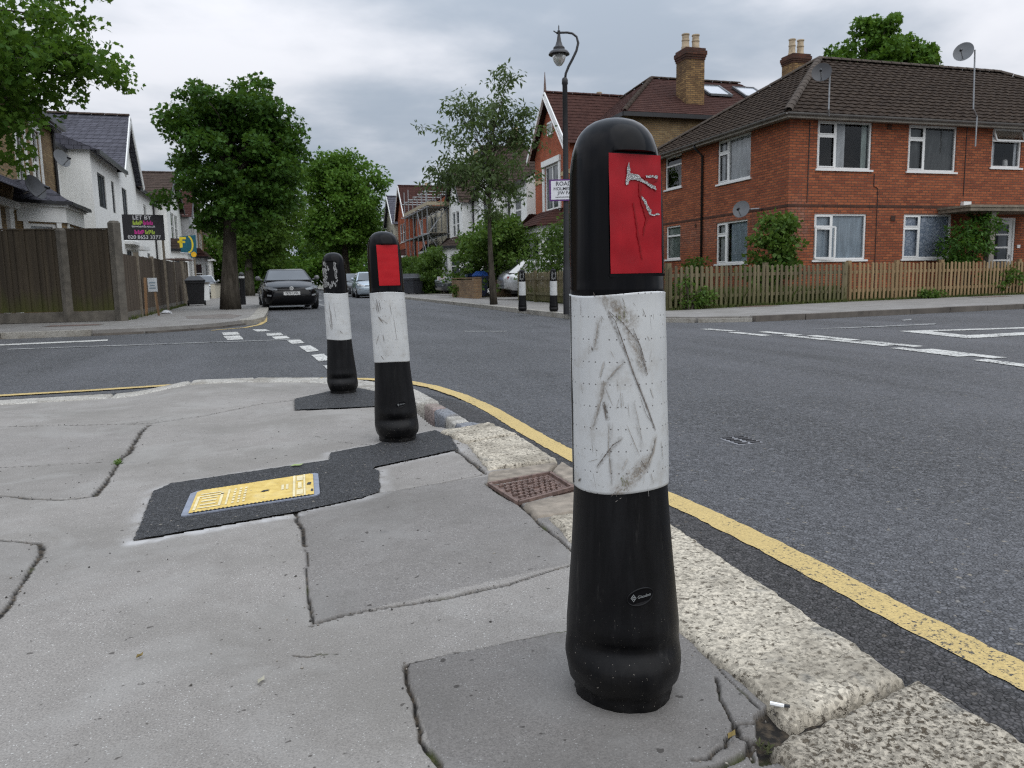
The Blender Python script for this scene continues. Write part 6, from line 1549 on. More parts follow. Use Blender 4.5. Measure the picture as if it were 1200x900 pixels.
mb = MB(); mb.bar((-3.6, 33.5, 1.82), (-3.6, 37.0, 1.86), .7, .05); mb.build('shelter_roof', M['rust'], gt, world=True)

def picket_fence(nm, label, P, mat, h=1.0, gap=.158, w=.082, seed=1, post_every=2.6, first_post=True, group=None):
    t = thing(nm, label, 'fence', (*P[0], 0), 0, group); rr = random.Random(seed); pts = resample(P, gap)
    mb = MB(); rails = MB()
    for i in range(len(pts)-1):
        p, q = pts[i], pts[i+1]; d = (q-p).normalized(); nn = Vector((d.y, -d.x, 0)); c = p+nn*.03
        hh = h+rr.uniform(-.025, .02); tl = Vector((d.x, d.y, 0))*rr.uniform(-.016, .016); ww = w*rr.uniform(.85, 1.1)/2; th = nn*.018
        b = [c-d*ww, c+d*ww]; up = Vector((0, 0, 1))
        v = [b[0]+up*.05, b[1]+up*.05, b[1]+tl+up*(hh-.03), c+tl+up*hh, b[0]+tl+up*(hh-.03)]
        mb.add(v+[x+th for x in v], [(0, 1, 2, 3, 4)[::-1], (5, 6, 7, 8, 9), (0, 1, 6, 5), (1, 2, 7, 6), (2, 3, 8, 7), (3, 4, 9, 8), (4, 0, 5, 9)])
    mb.build('pickets', M[mat], t, world=True)
    for z in (.28, .76):
        r = MB()
        for a, b in zip(P[:-1], P[1:]): r.bar((*a, z), (*b, z), .04, .075)
        r.build('rail', M[mat], t, world=True)
    q = resample(P, post_every)
    for p in q:
        mb = MB(); mb.box(p.x-.05, p.y-.0, 0, p.x+.05, p.y+.10, h+.06); mb.build('post', M[mat], t, world=True)
    return t
picket_fence('picket_fence', 'weathered greenish picket fence beside the brick flats, left of the newer tan pickets', [(8.33, 15.30), (11.4, 16.15), (14.25, 16.78)], 'fence_green', .97, seed=3)
picket_fence('picket_fence', 'newer tan picket fence in front of the brick flats entrance', [(14.38, 16.80), (18, 17.36), (21.5, 17.90), (26, 18.6)], 'fence_new', 1.0, seed=4, post_every=1.8)
picket_fence('picket_fence', 'greenish picket fence running up the street beside the silver car', [(8.22, 15.45), (8.1, 18), (8.05, 20.4), (8.25, 24.1), (8.5, 26.6)], 'fence_green', .97, seed=5)
wl = thing('garden_wall', 'low yellow brick garden wall below the big bush', 'wall', (8.05, 32, 0))
mb = MB(); mb.box(7.95, 31.0, 0, 8.17, 35.2, .78); mb.box(7.90, 30.86, 0, 8.22, 31.2, .82); mb.build('wall', M['brick_wall'], wl, world=True)
mb = MB(); mb.box(7.92, 30.84, .825, 8.2, 35.2, .87); mb.build('coping', M['brick_wall'], wl, world=True)
wl2 = thing('garden_wall', 'low brick garden wall behind the driveway of the silver car', 'wall', (9.4, 31, 0))
mb = MB(); mb.box(9.0, 32.3, 0, 12, 32.5, .7); mb.build('wall', M['brick_wall'], wl2, world=True)
mb = MB(); mb.box(8.98, 32.27, .703, 12, 32.53, .75); mb.build('coping', M['brick_wall'], wl2, world=True)
wl3 = thing('garden_wall', 'low white front wall beyond the black bin on the left', 'wall', (-3.3, 42, 0))
mb = MB(); mb.box(-3.45, 37.5, 0, -3.2, 44.5, .85); mb.box(-3.5, 37.3, 0, -3.15, 37.7, 1.0); mb.build('wall', M['render_white'], wl3, world=True)
mb = MB(); mb.box(-3.5, 37.71, .853, -3.15, 44.5, .92); mb.build('coping', M['concrete_post'], wl3, world=True)
wl4 = thing('garden_wall', 'cream front wall in front of the parked white car', 'wall', (-3.3, 55, 0))
mb = MB(); mb.box(-3.45, 49, 0, -3.2, 63.5, .82); mb.build('wall', M['render_cream'], wl4, world=True)
mb = MB(); mb.box(-3.5, 49, .823, -3.15, 63.5, .88); mb.build('coping', M['concrete_post'], wl4, world=True)

# ================================================================ street furniture
lp = thing('street_lamp', 'tall black swan neck lamp post with a bell shaped lantern beside the road closed sign', 'street lamp', (5.87, 15.15, 0))
mb = MB(); mb.lathe([(.08, 0), (.08, .9), (.072, .95), (.068, 1.0), (.062, 1.1), (.055, 3.0), (.050, 4.60), (.062, 4.62), (.062, 4.70), (.045, 4.74), (.0, 4.75)], 16); mb.build('post', M['black_metal'], lp, smooth=True, angle=R_(35))
ax = Vector((math.cos(R_(-17)), math.sin(R_(-17)), 0))
pp = [(0, 4.68), (.02, 4.82), (.08, 4.96), (.16, 5.10), (.24, 5.26), (.275, 5.40), (.245, 5.52), (.16, 5.585), (.06, 5.605), (-.06, 5.605), (-.16, 5.60)]
mb = MB(); mb.tube([(ax.x*u, ax.y*u, z) for u, z in pp], [.026]*6+[.022]*5, 8); mb.build('swan_neck', M['black_metal'], lp, smooth=True)
cx, cy = ax.x*-.11, ax.y*-.11
mb = MB(); mb.lathe([(.0, 5.76), (.012, 5.72), (.01, 5.66), (.03, 5.64), (.022, 5.60), (.03, 5.55), (.045, 5.45), (.075, 5.36), (.115, 5.32), (.115, 5.28), (.18, 5.245), (.212, 5.20), (.212, 5.185), (.15, 5.20), (.10, 5.20)], 20, (cx, cy)); ln = mb.build('lantern', M['black_metal'], lp, smooth=True, angle=R_(40))
fr_ = NT('frosted lantern glass'); fr_.bsdf((.86, .87, .82), .35, spec=.5, **{'Transmission Weight': .75})
mb = MB(); mb.lathe([(.135, 5.20), (.133, 5.13), (.105, 5.05), (.06, 4.985), (.0, 4.96)], 16, (cx, cy)); mb.build('lantern_glass', fr_.m, ln, smooth=True)
mb = MB(); mb.tube([(cx-.05, cy, 5.60), (cx-.10, cy+.03, 5.64)], .012, 6); mb.build('neck_scroll', M['black_metal'], lp)

def lettering(parent, origin, rz, lines, mat, thick=.0, name='lettering'):
    """lines: (text, size, x, z) on a vertical board facing local -Y; origin/rz place the board in the parent's space"""
    mb = MB(); Rz = Matrix.Rotation(rz, 4, 'Z')
    for (txt, size, x, z, al) in lines:
        v, f = text_mb(txt, size, al, size*.012)
        mb.add([Vector(origin) + Rz @ Vector((x+a, 0, z+b)) for a, b, c in v], f)
    return mb.build(name, mat, parent)
sign_white = simple('sign white', (.72, .72, .74), .4, .03); sign_purple = simple('sign purple', (.10, .02, .16), .4, .1); ink = simple('sign ink', (.015, .015, .02), .5)
rs = thing('road_closed_sign', 'white road closed notice with purple border strapped to the lamp post', 'sign', (5.87, 15.15, 2.53))
Rz_ = R_(-20); w2, h2 = .47, .215; cxs, cys = .10, -.10
def sp(x, z, y): 
    v = Matrix.Rotation(Rz_, 4, 'Z') @ Vector((x+.13, y-.085, z)); return tuple(v)
def sbox(mb, x0, z0, x1, z1, y0, y1): 
    v = [sp(x0, z0, y0), sp(x1, z0, y0), sp(x1, z0, y1), sp(x0, z0, y1), sp(x0, z1, y0), sp(x1, z1, y0), sp(x1, z1, y1), sp(x0, z1, y1)]; mb.add(v, [(0,3,2,1), (4,5,6,7), (0,1,5,4), (1,2,6,5), (2,3,7,6), (3,0,4,7)])
mb = MB(); sbox(mb, -w2, -h2, w2, h2, -.0, .012); bd = mb.build('board', sign_purple, rs)
mb = MB(); sbox(mb, -w2+.035, -h2+.03, w2-.035, h2-.03, -.003, .006); mb.build('face', sign_white, bd)
lettering(bd, sp(0, 0, -.006), Rz_, [('ROAD CLOSED', .115, -.34, .125, 'LEFT'), ('HOLMESDALE ROAD', .090, -.385, .025, 'LEFT'), ('J/W PARK ROAD', .090, -.30, -.058, 'LEFT')], ink)
mb = MB(); sbox(mb, -.345, -.145, .30, -.133, -.0065, -.004); mb.build('small_print', ink, bd)

def estate_sign_black():
    t = thing('letting_sign', 'black letting board with pink and green marks on a post behind the left fence', 'sign', (-3.60, 26.0, 0))
    rz = R_(8); Rz = Matrix.Rotation(rz, 4, 'Z'); W2, H2, zc = .57, .38, 2.53
    def bx(mb, x0, z0, x1, z1, y0, y1):
        v = [Rz @ Vector(p) for p in [(x0, y0, z0), (x1, y0, z0), (x1, y1, z0), (x0, y1, z0), (x0, y0, z1), (x1, y0, z1), (x1, y1, z1), (x0, y1, z1)]]; mb.add(v, [(0,3,2,1), (4,5,6,7), (0,1,5,4), (1,2,6,5), (2,3,7,6), (3,0,4,7)])
    mb = MB(); bx(mb, W2-.1, .0, W2-.03, zc, .012, .08); mb.build('post', M['timber_grey'], t)
    mb = MB(); bx(mb, -W2, zc-H2, W2, zc+H2, 0, .01); b = mb.build('board', simple('black sign board', (.012, .01, .014), .4), t)
    lettering(b, (0, 0, 0), rz, [], ink) if 0 else None
    def L(lines, mat, nm): 
        o = Rz @ Vector((0, -.004, zc)); return lettering(b, tuple(o), rz, lines, mat, name=nm)
    L([('LET BY', .17, -.03, .285, 'CENTER'), ('020 8653 3377', .15, .0, -.295, 'CENTER'), ('townends.co.uk', .10, .0, .03, 'CENTER')], sign_white, 'lettering')
    pink = simple('pink mark', (.62, .03, .30), .5); green = simple('lime mark', (.38, .52, .06), .5)
    def marks(mat, x0, z0, nm, seed):
        mb = MB(); rr = random.Random(seed)
        for k in range(3):
            x = x0+k*.092; s = rr.choice([0, 1])
            z = z0+zc; bx(mb, x, z, x+.034, z+.125, -.005, -.002); bx(mb, x+.035, z+(.085 if s else 0), x+.078, z+(.125 if s else .04), -.005, -.002); bx(mb, x+.046, z+.041, x+.082, z+.084, -.005, -.002)
        mb.build(nm, mat, b)
    marks(green, -.29, .075, 'lime_mark', 1); marks(pink, .0, .075, 'pink_mark', 2); marks(pink, -.26, -.20, 'pink_mark', 3); marks(green, .03, -.20, 'lime_mark', 4)
estate_sign_black()
def estate_sign_teal():
    t = thing('estate_sign', 'teal estate board with a yellow letter and curve on a post by the left houses', 'sign', (-3.55, 38.5, 0))
    teal = simple('teal board', (.008, .10, .14), .4, .1); yel = simple('sign yellow', (.72, .56, .02), .5)
    zc = 2.62; W2, H2 = .36, .40; rz = R_(5); Rz = Matrix.Rotation(rz, 4, 'Z')
    P = lambda x, z, y: tuple(Rz @ Vector((x, y, zc+z)))
    mb = MB(); mb.add([P(W2-.16, -zc, .02), P(W2-.08, -zc, .02), P(W2-.08, -H2, .02), P(W2-.16, -H2, .02), P(W2-.16, -zc, .09), P(W2-.08, -zc, .09), P(W2-.08, -H2, .09), P(W2-.16, -H2, .09)], [(0,1,2,3), (7,6,5,4), (0,4,5,1), (1,5,6,2), (2,6,7,3), (3,7,4,0)]); mb.build('post', M['timber_grey'], t)
    pts = [(-.34, .36), (W2, .44), (W2, -.40), (.30, -.44), (.26, -.58), (.10, -.60), (.04, -.42), (-W2+.06, -.34)]
    mb = MB(); n = len(pts); mb.add([P(x, z, 0) for x, z in pts] + [P(x, z, .015) for x, z in pts], [tuple(range(n)), tuple(range(n, 2*n))[::-1]] + [(i, n+i, n+(i+1) % n, (i+1) % n) for i in range(n)]); b = mb.build('board', teal, t)
    mb = MB()
    def q(x0, z0, x1, z1): mb.add([P(x0, z0, -.004), P(x1, z0, -.004), P(x1, z1, -.004), P(x0, z1, -.004)], [(0, 1, 2, 3)])
    q(-.34, -.13, -.22, .34); q(-.22, .24, -.06, .34); q(-.42, .08, -.10, .17)
    A = [(.0+.24*math.cos(a), .02+.40*math.sin(a)) for a in [R_(75-15*k) for k in range(12)]]
    for (a, c) in zip(A[:-1], A[1:]): mb.add([P(a[0], a[1], -.004), P(c[0], c[1], -.004), P(c[0]*.70, (c[1]-.02)*.84+.02, -.004), P(a[0]*.70, (a[1]-.02)*.84+.02, -.004)], [(0, 1, 2, 3)])
    mb.build('emblem', yel, b)
    mb = MB(); mb.poly([P(.22+.12*math.cos(2*PI*k/18), -.44+.12*math.sin(2*PI*k/18), -.006) for k in range(18)]); mb.build('round_sticker', simple('orange yellow disc', (.75, .42, .01), .5), b)
    mb = MB(); mb.add([P(-.34, -.36, -.004), P(.08, -.40, -.004), P(.08, -.37, -.004), P(-.34, -.335, -.004)], [(0, 1, 2, 3)]); mb.build('small_print', sign_white, b)
estate_sign_teal()
np_ = thing('street_name_plate', 'small pale street name plate on two leaning timber stakes by the brown fence', 'sign', (-3.0, 21.9, 0))
mb = MB(); mb.bar((-.13, 0, 0), (-.10, .0, .98), .06, .05); mb.bar((.16, 0, 0), (.10, .0, .80), .05, .05); mb.build('stake', wood_mat('orange timber stake', (.30, .17, .09), (.40, .25, .14)), np_)
mb = MB(); mb.box(-.04, -.045, .62, .18, -.027, .97); pl_ = mb.build('plate', simple('pale plate', (.55, .58, .60), .5, .1), np_)
mb = MB(); [mb.box(-.01+.02*(k % 2), -.050, .70+k*.07, .14-.02*(k % 2), -.0455, .725+k*.07) for k in range(3)]; mb.build('small_print', simple('grey blue print', (.18, .25, .30), .6), pl_)
bb = thing('slim_bollard', 'slim plain black bollard with a pale band behind the big left tree', 'bollard', (-1.08, 31.4, 0))
mb = MB(); mb.lathe([(.10, 0), (.10, .9), (.105, .91), (.105, 1.12), (.09, 1.18), (.05, 1.22), (0, 1.23)], 16); mb.build('post', M['black_metal'], bb, smooth=True, angle=R_(40))
mb = MB(); mb.lathe([(.103, 1.0), (.107, 1.01), (.107, 1.07), (.103, 1.08)], 16, cap=False); mb.build('band', M['upvc'], bb)

def wheelie_bin(label, loc, rz, col, group, lid=None, h=1.05, w=.56):
    t = thing('wheelie_bin', label, 'bin', loc, rz, group); d = .66; m = simple(label[:24]+' plastic', col, .45, .15, 6); ml = simple(label[:24]+' lid', lid, .4, .15, 6) if lid else m
    def ring(z, s, o=0): return [(-w/2*s, -d/2*s+o, z), (w/2*s, -d/2*s+o, z), (w/2*s, d/2*s+o, z), (-w/2*s, d/2*s+o, z)]
    mb = MB(); mb.rings([ring(.05, .80), ring(.10, .82), ring(.84, .98), ring(.85, 1.06), ring(.92, 1.06)]); mb.build('body', m, t)
    mb = MB(); mb.rings([ring(.923, 1.10), ring(.96, 1.12), ring(1.01, .95), ring(h-.01, .55)]); mb.box(-w*.42, d*.54, .90, w*.42, d*.66, .95); mb.build('lid', ml, t)
    for s in (-1, 1):
        mb = MB(); mb.tube([(s*w*.40, d*.42, .10), (s*w*.50, d*.42, .10)], .10, 14); mb.build('wheel', M['black_plastic'], t)
    return t
GB = 'wheelie bins'
wheelie_bin('black wheelie bin standing alone beyond the left fence', (-2.78, 31.9, 0), R_(4), (.012, .012, .014), GB, h=1.13, w=.66)
wheelie_bin('charcoal wheelie bin on the left of the pair before the far hedge', (8.05, 47.6, 0), R_(-60), (.035, .037, .045), GB, w=.9, h=1.25)
wheelie_bin('charcoal wheelie bin on the right of the pair before the far hedge', (8.15, 46.0, 0), R_(-75), (.030, .032, .038), GB, w=.85, h=1.22)
wheelie_bin('dark bin with a bright blue lid at the end of the low brick wall', (8.85, 33.4, 0), R_(-100), (.035, .045, .09), GB, lid=(.03, .10, .38), h=1.16)
wheelie_bin('black bin behind the low brick wall on the left of the blue lidded bins', (8.80, 35.6, 0), R_(-95), (.015, .016, .02), GB, h=1.14)
wheelie_bin('dark bin with a dull blue lid in the middle behind the low brick wall', (8.80, 34.5, 0), R_(-85), (.02, .025, .045), GB, lid=(.025, .05, .16), h=1.14)
nb = thing('notice_board', 'small white notice board beside the charcoal bins and hedge', 'sign', (9.25, 43.4, 0))
mb = MB(); mb.box(-.03, 0, 0, .03, .05, .6); mb.build('post', M['timber_grey'], nb)
mb = MB(); mb.box(-.28, -.02, .55, .28, 0, 1.0); nf = mb.build('board', sign_white, nb)
mb = MB(); [mb.box(-.22, -.024, .64+k*.09, .18, -.0205, .67+k*.09) for k in range(4)]; mb.build('small_print', simple('red notice print', (.35, .06, .05), .6), nf)
rub = thing('litter_bag', 'scrap of white plastic litter at the foot of the brown fence', 'litter', (-2.85, 23.4, 0))
mb = MB(); rr = random.Random(5)
mb.rings([[(.16*s*math.cos(2*PI*k/9)*rr.uniform(.7, 1.2), .11*s*math.sin(2*PI*k/9)*rr.uniform(.7, 1.2), z) for k in range(9)] for s, z in ((1, 0), (1.05, .03), (.6, .08), (.2, .10))]); mb.build('bag', simple('grubby plastic', (.45, .45, .46), .4), rub)

# ================================================================ cars
def car(label, loc, rz, col, group=None, L=4.28, W=1.79, H=1.46, plate=None, rear_plate=None, tall=0.0, metal=.0, emblem=False, roof_col=None, name='parked_car'):
    """front towards local -Y"""
    t = thing(name, label, 'car', loc, rz, group)
    n = NT(label[:20]+' car paint'); n.bsdf(n.mix(n.noise(n.coord(), 3, 2), col, tuple(min(1, x*1.1+.002) for x in col)), .22, spec=.05 if col[0] < .01 else .35, metal=metal, **{'Coat Weight': .55 if col[0] < .01 else .9, 'Coat Roughness': .03}); pm = n.m
    hw = W/2; y0 = -L/2
    bt = .96+tall*.6       # belt height at the windscreen base
    st = [  # y, half width, bottom z, hood/belt height
        (.00, .66, .32, .60), (.05, .76, .23, .70), (.16, .86, .19, .755), (.35, .935, .17, .80), (.65, .985, .17, .865), (1.05, 1.0, .18, .93), (1.30, 1.0, .18, bt), (2.0, 1.0, .19, bt+.01), (3.0, 1.0, .20, bt+.03), (3.6, .985, .21, bt+.05), (3.95, .95, .25, bt+.05), (4.18, .88, .34, bt-.02), (4.28, .78, .42, bt-.16)]
    rings = []
    for (y, w, zb, zh) in st:
        y = y0 + y*L/4.28; w *= hw; r = []
        for (fx, fz) in ((0, 0), (.80, 0), (.93, .05), (.985, .20), (1.0, .42), (.995, .62), (.955, .80), (.90, .93), (.80, 1.0), (.40, 1.035), (0, 1.045)): r.append((w*fx, y, zb+(zh-zb)*fz))
        rings.append(r + [(-x, yy, z) for x, yy, z in r[-2:0:-1]])
    mb = MB(); mb.rings(rings); body = mb.build('body', pm, t, smooth=True, angle=R_(38))
    # glasshouse
    yb0, yr0, yr1, yb1 = y0+1.22*L/4.28, y0+1.98*L/4.28, y0+3.45*L/4.28, y0+4.10*L/4.28
    wb, wr = hw*.90, hw*.69
    def gh(s, y, z): return s
    B = [(-wb, yb0, bt-.02), (wb, yb0, bt-.02), (wb*.98, yb1, bt+.02), (-wb*.98, yb1, bt+.02)]; Rf = [(-wr, yr0, H-.05), (wr, yr0, H-.05), (wr*.98, yr1, H-.05), (-wr*.98, yr1, H-.05)]
    R2 = [(-wr*.84, yr0+.18, H), (wr*.84, yr0+.18, H), (wr*.82, yr1-.12, H), (-wr*.82, yr1-.12, H)]
    mb = MB(); mb.add(B+Rf+R2, [(0, 1, 5, 4), (1, 2, 6, 5), (2, 3, 7, 6), (3, 0, 4, 7), (4, 5, 9, 8), (5, 6, 10, 9), (6, 7, 11, 10), (7, 4, 8, 11), (8, 9, 10, 11)]); mb.build('roof', pm, t, smooth=True, angle=R_(35))
    def quad_in(a, b, c, d, m0, m1, m2, m3, off):
        a, b, c, d = map(Vector, (a, b, c, d)); nrm = (b-a).cross(d-a).normalized()
        P = lambda u, v: (a*(1-u)*(1-v) + b*u*(1-v) + c*u*v + d*(1-u)*v) + nrm*off
        return [P(m0, m2), P(1-m1, m2), P(1-m1, 1-m3), P(m0, 1-m3)]
    mb = MB(); mb.add(quad_in(B[0], B[1], Rf[1], Rf[0], .045, .045, .03, .04, .006), [(0, 1, 2, 3)]); mb.build('windscreen', M['car_glass'], t)
    mb = MB(); mb.add(quad_in(B[2], B[3], Rf[3], Rf[2], .07, .07, .22, .10, .006), [(0, 1, 2, 3)]); mb.build('rear_window', M['car_glass'], t)
    for s, (a, b, c, d) in ((1, (B[1], B[2], Rf[2], Rf[1])), (-1, (B[3], B[0], Rf[0], Rf[3]))):
        for (m0, m1) in ((.06, .52), (.52, .12)):
            mb = MB(); mb.add(quad_in(a, b, c, d, m0 if s > 0 else m1, m1 if s > 0 else m0, .10, .12, .006), [(0, 1, 2, 3)]); mb.build('side_window', M['car_glass'], t)
    # wheels with arches
    wr_ = .325+tall*.05
    for y in (y0+.83*L/4.28, y0+3.42*L/4.28):
        for s in (-1, 1):
            x = s*hw
            mb = MB(); prof = [(wr_*.62, x-s*.005), (wr_*.9, x+s*.008), (wr_, x-s*.03), (wr_, x-s*.20)]
            rr = [[(px, y+r*math.cos(2*PI*k/22), wr_+r*math.sin(2*PI*k/22)) for k in range(22)] for r, px in prof]; mb.rings(rr); w = mb.build('wheel', M['black_plastic'], t, smooth=True, angle=R_(40))
            mb = MB()
            for k in range(5):
                a = 2*PI*k/5; mb.bar((x+s*.004, y, wr_), (x+s*.010, y+wr_*.6*math.cos(a), wr_+wr_*.6*math.sin(a)), .075, .02, (1, 0, 0))
            mb.build('rim', M['galv'], w)
            mb = MB(); A = [(R_(6+168*k/12)) for k in range(13)]; r0, r1 = wr_*1.03, wr_*1.22
            mb.rings([[(x+s*.004, y+r0*math.cos(a), wr_+r0*math.sin(a)), (x+s*.010, y+r1*math.cos(a), wr_+r1*math.sin(a))] for a in A], cap=False, close=False); mb.build('wheel_arch', M['black_plastic'] if col[0] < .1 else pm, t)
    # nose: grille, headlights, lower intake, plate, emblem
    ln_ = dark_glass('headlight lens', (.10, .11, .12), .05) if col[0] < .1 else dark_glass('clear headlight lens', (.35, .36, .38), .08)
    f = hw
    def on_nose(x, z):      # y of the nose surface at half width fraction / height, roughly following the loft
        q = abs(x)/f; return y0 + .02 + .40*max(0, q-.55)**1.35 + .10*max(0, (z-.60))/.2*.6 + .10*max(0, .36-z)/.2
    for s in (-1, 1):
        pts = [(.50, .655), (.70, .655), (.93, .72), (.955, .775), (.86, .795), (.66, .735), (.50, .70)]; mb = MB()
        F = [(s*f*x, on_nose(f*x, z)-.045, z) for x, z in pts]; Bk = [(s*f*x*.99, on_nose(f*x, z)+.12, z) for x, z in pts]; k = len(pts)
        mb.add(F+Bk, [tuple(range(k))] + [(i, (i+1) % k, k+(i+1) % k, k+i) for i in range(k)]); hl = mb.build('headlight', ln_, t)
        mb = MB(); mb.tube([(s*f*.78, on_nose(f*.78, .72)-.055, .715), (s*f*.78, on_nose(f*.78, .72)-.03, .715)], .035, 12); mb.build('lamp_unit', M['galv'], hl)
        mb = MB(); c = [(s*f*x, on_nose(f*x, z)-.03, z) for x, z in ((.62, .44), (.86, .47), (.87, .52), (.62, .49))]; mb.add(c, [(0, 1, 2, 3)]); mb.build('fog_trim', M['galv'], t)
        mb = MB(); mb.rings([[(s*(hw+dx+.10*math.cos(a)*.8), yb0+.30+dy+.0, bt+.10+.075*math.sin(a)) for a in [2*PI*k/10 for k in range(10)]] for dx, dy in ((.08, -.06), (.09, -.02), (.085, .08))]); mb.bar((s*(hw*.93), yb0+.33, bt+.03), (s*(hw+.04), yb0+.30, bt+.07), .05, .05); mb.build('wing_mirror', pm if not emblem else simple('grey mirror cap', (.25, .25, .26), .3), t, smooth=True)
        pts = [(.56, .66), (.96, .70), (.96, .84), (.66, .82)]; mb = MB(); yr = y0+L
        mb.add([(s*f*x*.93, yr-.04-.35*max(0, x-.6)**1.2, z+tall*.3) for x, z in pts] + [(s*f*x*.90, yr-.35, z+tall*.3) for x, z in pts], [(0, 1, 2, 3), (0, 4, 5, 1), (1, 5, 6, 2), (2, 6, 7, 3), (3, 7, 4, 0)]); mb.build('tail_light', simple('red tail light', (.30, .015, .015), .2), t)
    def strip(z0, z1, xw, off, mat, nm, par=t):
        mb = MB(); n = 13; A, Bq = [], []
        for k in range(n):
            x = -xw*f + 2*xw*f*k/(n-1); A.append((x, on_nose(x, z0)-off, z0)); Bq.append((x, on_nose(x, z1)-off, z1))
        mb.add(A+Bq, [(k, k+1, n+k+1, n+k) for k in range(n-1)]); return mb.build(nm, mat, par)
    gr = strip(.655, .70, .50, .035, M['black_plastic'], 'grille'); strip(.27, .43, .62, .022, M['black_plastic'], 'lower_intake'); strip(.222, .25, .74, .02, M['galv'] if col[0] > .1 else M['black_metal'], 'lower_trim')
    mb = MB(); mb.bar((-wb*.96, yb0-.035, bt+.012), (wb*.96, yb0-.035, bt+.012), .11, .03); mb.build('wiper_cowl', M['black_plastic'], t)
    if emblem:
        mb = MB(); c = (0, on_nose(0, .70)-.055, .705)
        mb.rings([[(.062*k_*math.cos(a), c[1]+dy, c[2]+.062*k_*math.sin(a)) for a in [2*PI*k/24 for k in range(24)]] for k_, dy in ((1.0, 0), (.80, -.004))], cap=False)
        for x0, z0, x1, z1 in ((-.030, .042, -.0, -.004), (.030, .042, .0, -.004), (-.046, .020, -.020, -.046), (-.020, -.046, 0, -.008), (.046, .020, .020, -.046), (.020, -.046, 0, -.008)): mb.bar((x0, c[1]-.002, c[2]+z0), (x1, c[1]-.002, c[2]+z1), .013, .006, (0, 1, 0))
        mb.build('emblem', M['upvc'], gr)
    def plate_at(txt, y, z, sgn, colr):
        mb = MB(); mb.box(-.26, min(y, y+sgn*.012), z-.055, .26, max(y, y+sgn*.012), z+.055); p = mb.build('number_plate', simple('plate '+('white' if colr[2] > .3 else 'yellow'), colr, .35, .03), t)
        v, f_ = text_mb(txt, .105, 'CENTER', .0012); mb = MB(); mb.add([(a*(-sgn)*.92, y+sgn*.0145, z+b) for a, b, c in v], f_); mb.build('lettering', ink, p)
    if plate: plate_at(plate, on_nose(0, .52)-.05, .545, -1, (.74, .74, .72))
    if rear_plate: plate_at(rear_plate, y0+L-.055, .80, 1, (.70, .50, .05))
    mb = MB(); mb.box(-hw*.86, y0+L-.10, .36, hw*.86, y0+L-.0, .50); mb.build('rear_bumper', M['black_plastic'] if tall else pm, t)
    mb = MB(); mb.box(-hw*.80, y0+.3, .14, hw*.80, y0+L-.3, .24); mb.build('underbody', M['black_plastic'], t)
    return t
GC = 'cars parked along the street'
car('glossy black hatchback parked facing the camera on the left kerb', (.50, 28.55, -.1), R_(3), (.003, .003, .004), GC, plate='YE70 LWL', emblem=True, H=1.37)
car('pale silver blue car parked facing the camera on the right, half behind the leaning bollard', (5.35, 45.2, -.1), R_(-1), (.36, .42, .47), GC, metal=.4)
car('dark grey car parked just behind the silver blue car', (5.2, 51.0, -.1), R_(-1), (.025, .027, .03), GC)
car('silver hatchback in the driveway showing its rear and yellow plate beside the brick wall', (11.25, 31.0, .036), R_(90-5), (.42, .43, .44), GC, rear_plate='II III II', metal=.4, H=1.52)
car('dark jeep style car in the driveway between the hedge and the big bush', (11.0, 43.0, .036), R_(-84), (.03, .033, .036), GC, H=1.75, tall=.18)
car('white car parked in the front yard behind the cream wall on the left', (-4.6, 58.6, .03), R_(8), (.62, .64, .66), GC)
car('dark blue car farther up the left kerb behind the slim bollard', (-.0+.55, 49, -.1), R_(0), (.03, .04, .055), GC) if False else None
# ================================================================ trees and plants
SHAPES = {
 'kite': (np.array([(0, 0, 0), (-.42, .42, .10), (0, 1, -.06), (.42, .42, .10)], float), np.array([(0, 3, 2, 1)])),
 'narrow': (np.array([(0, 0, 0), (-.20, .45, .06), (0, 1, -.10), (.20, .45, .06)], float), np.array([(0, 3, 2, 1)])),
 'lobed': (np.array([(0, 0, 0), (.34, -.02, .02), (.26, .18, .03), (.56, .46, -.04), (.30, .52, .04), (0, 1, -.10), (-.30, .52, .04), (-.56, .46, -.04), (-.26, .18, .03), (-.34, -.02, .02)], float), np.array([(0, 1, 2, 3), (0, 3, 4, 5), (0, 5, 6, 7), (0, 7, 8, 9)])),
}
def leaf_mesh(name, mat, parent, pos, size, seed, shape='kite', droop=.3, out=None, spread=1.0):
    r = np.random.default_rng(seed); n = len(pos); sv, sf = SHAPES[shape]
    d = r.normal(size=(n, 3)) * spread
    if out is not None: d += out*1.2
    d[:, 2] -= droop
    d /= np.linalg.norm(d, axis=1, keepdims=True)+1e-9
    u = r.normal(size=(n, 3)); u[:, 2] += 1.0
    x = np.cross(d, u); x /= np.linalg.norm(x, axis=1, keepdims=True)+1e-9
    z = np.cross(x, d); s = size*r.uniform(.6, 1.25, n)
    V = (sv[None, :, 0, None]*x[:, None] + sv[None, :, 1, None]*d[:, None] + sv[None, :, 2, None]*z[:, None])*s[:, None, None] + pos[:, None]
    k = len(sv); F = (sf[None] + (np.arange(n)*k)[:, None, None]).reshape(-1, sf.shape[1])
    return np_mesh(name, V.reshape(-1, 3), F, mat, parent)

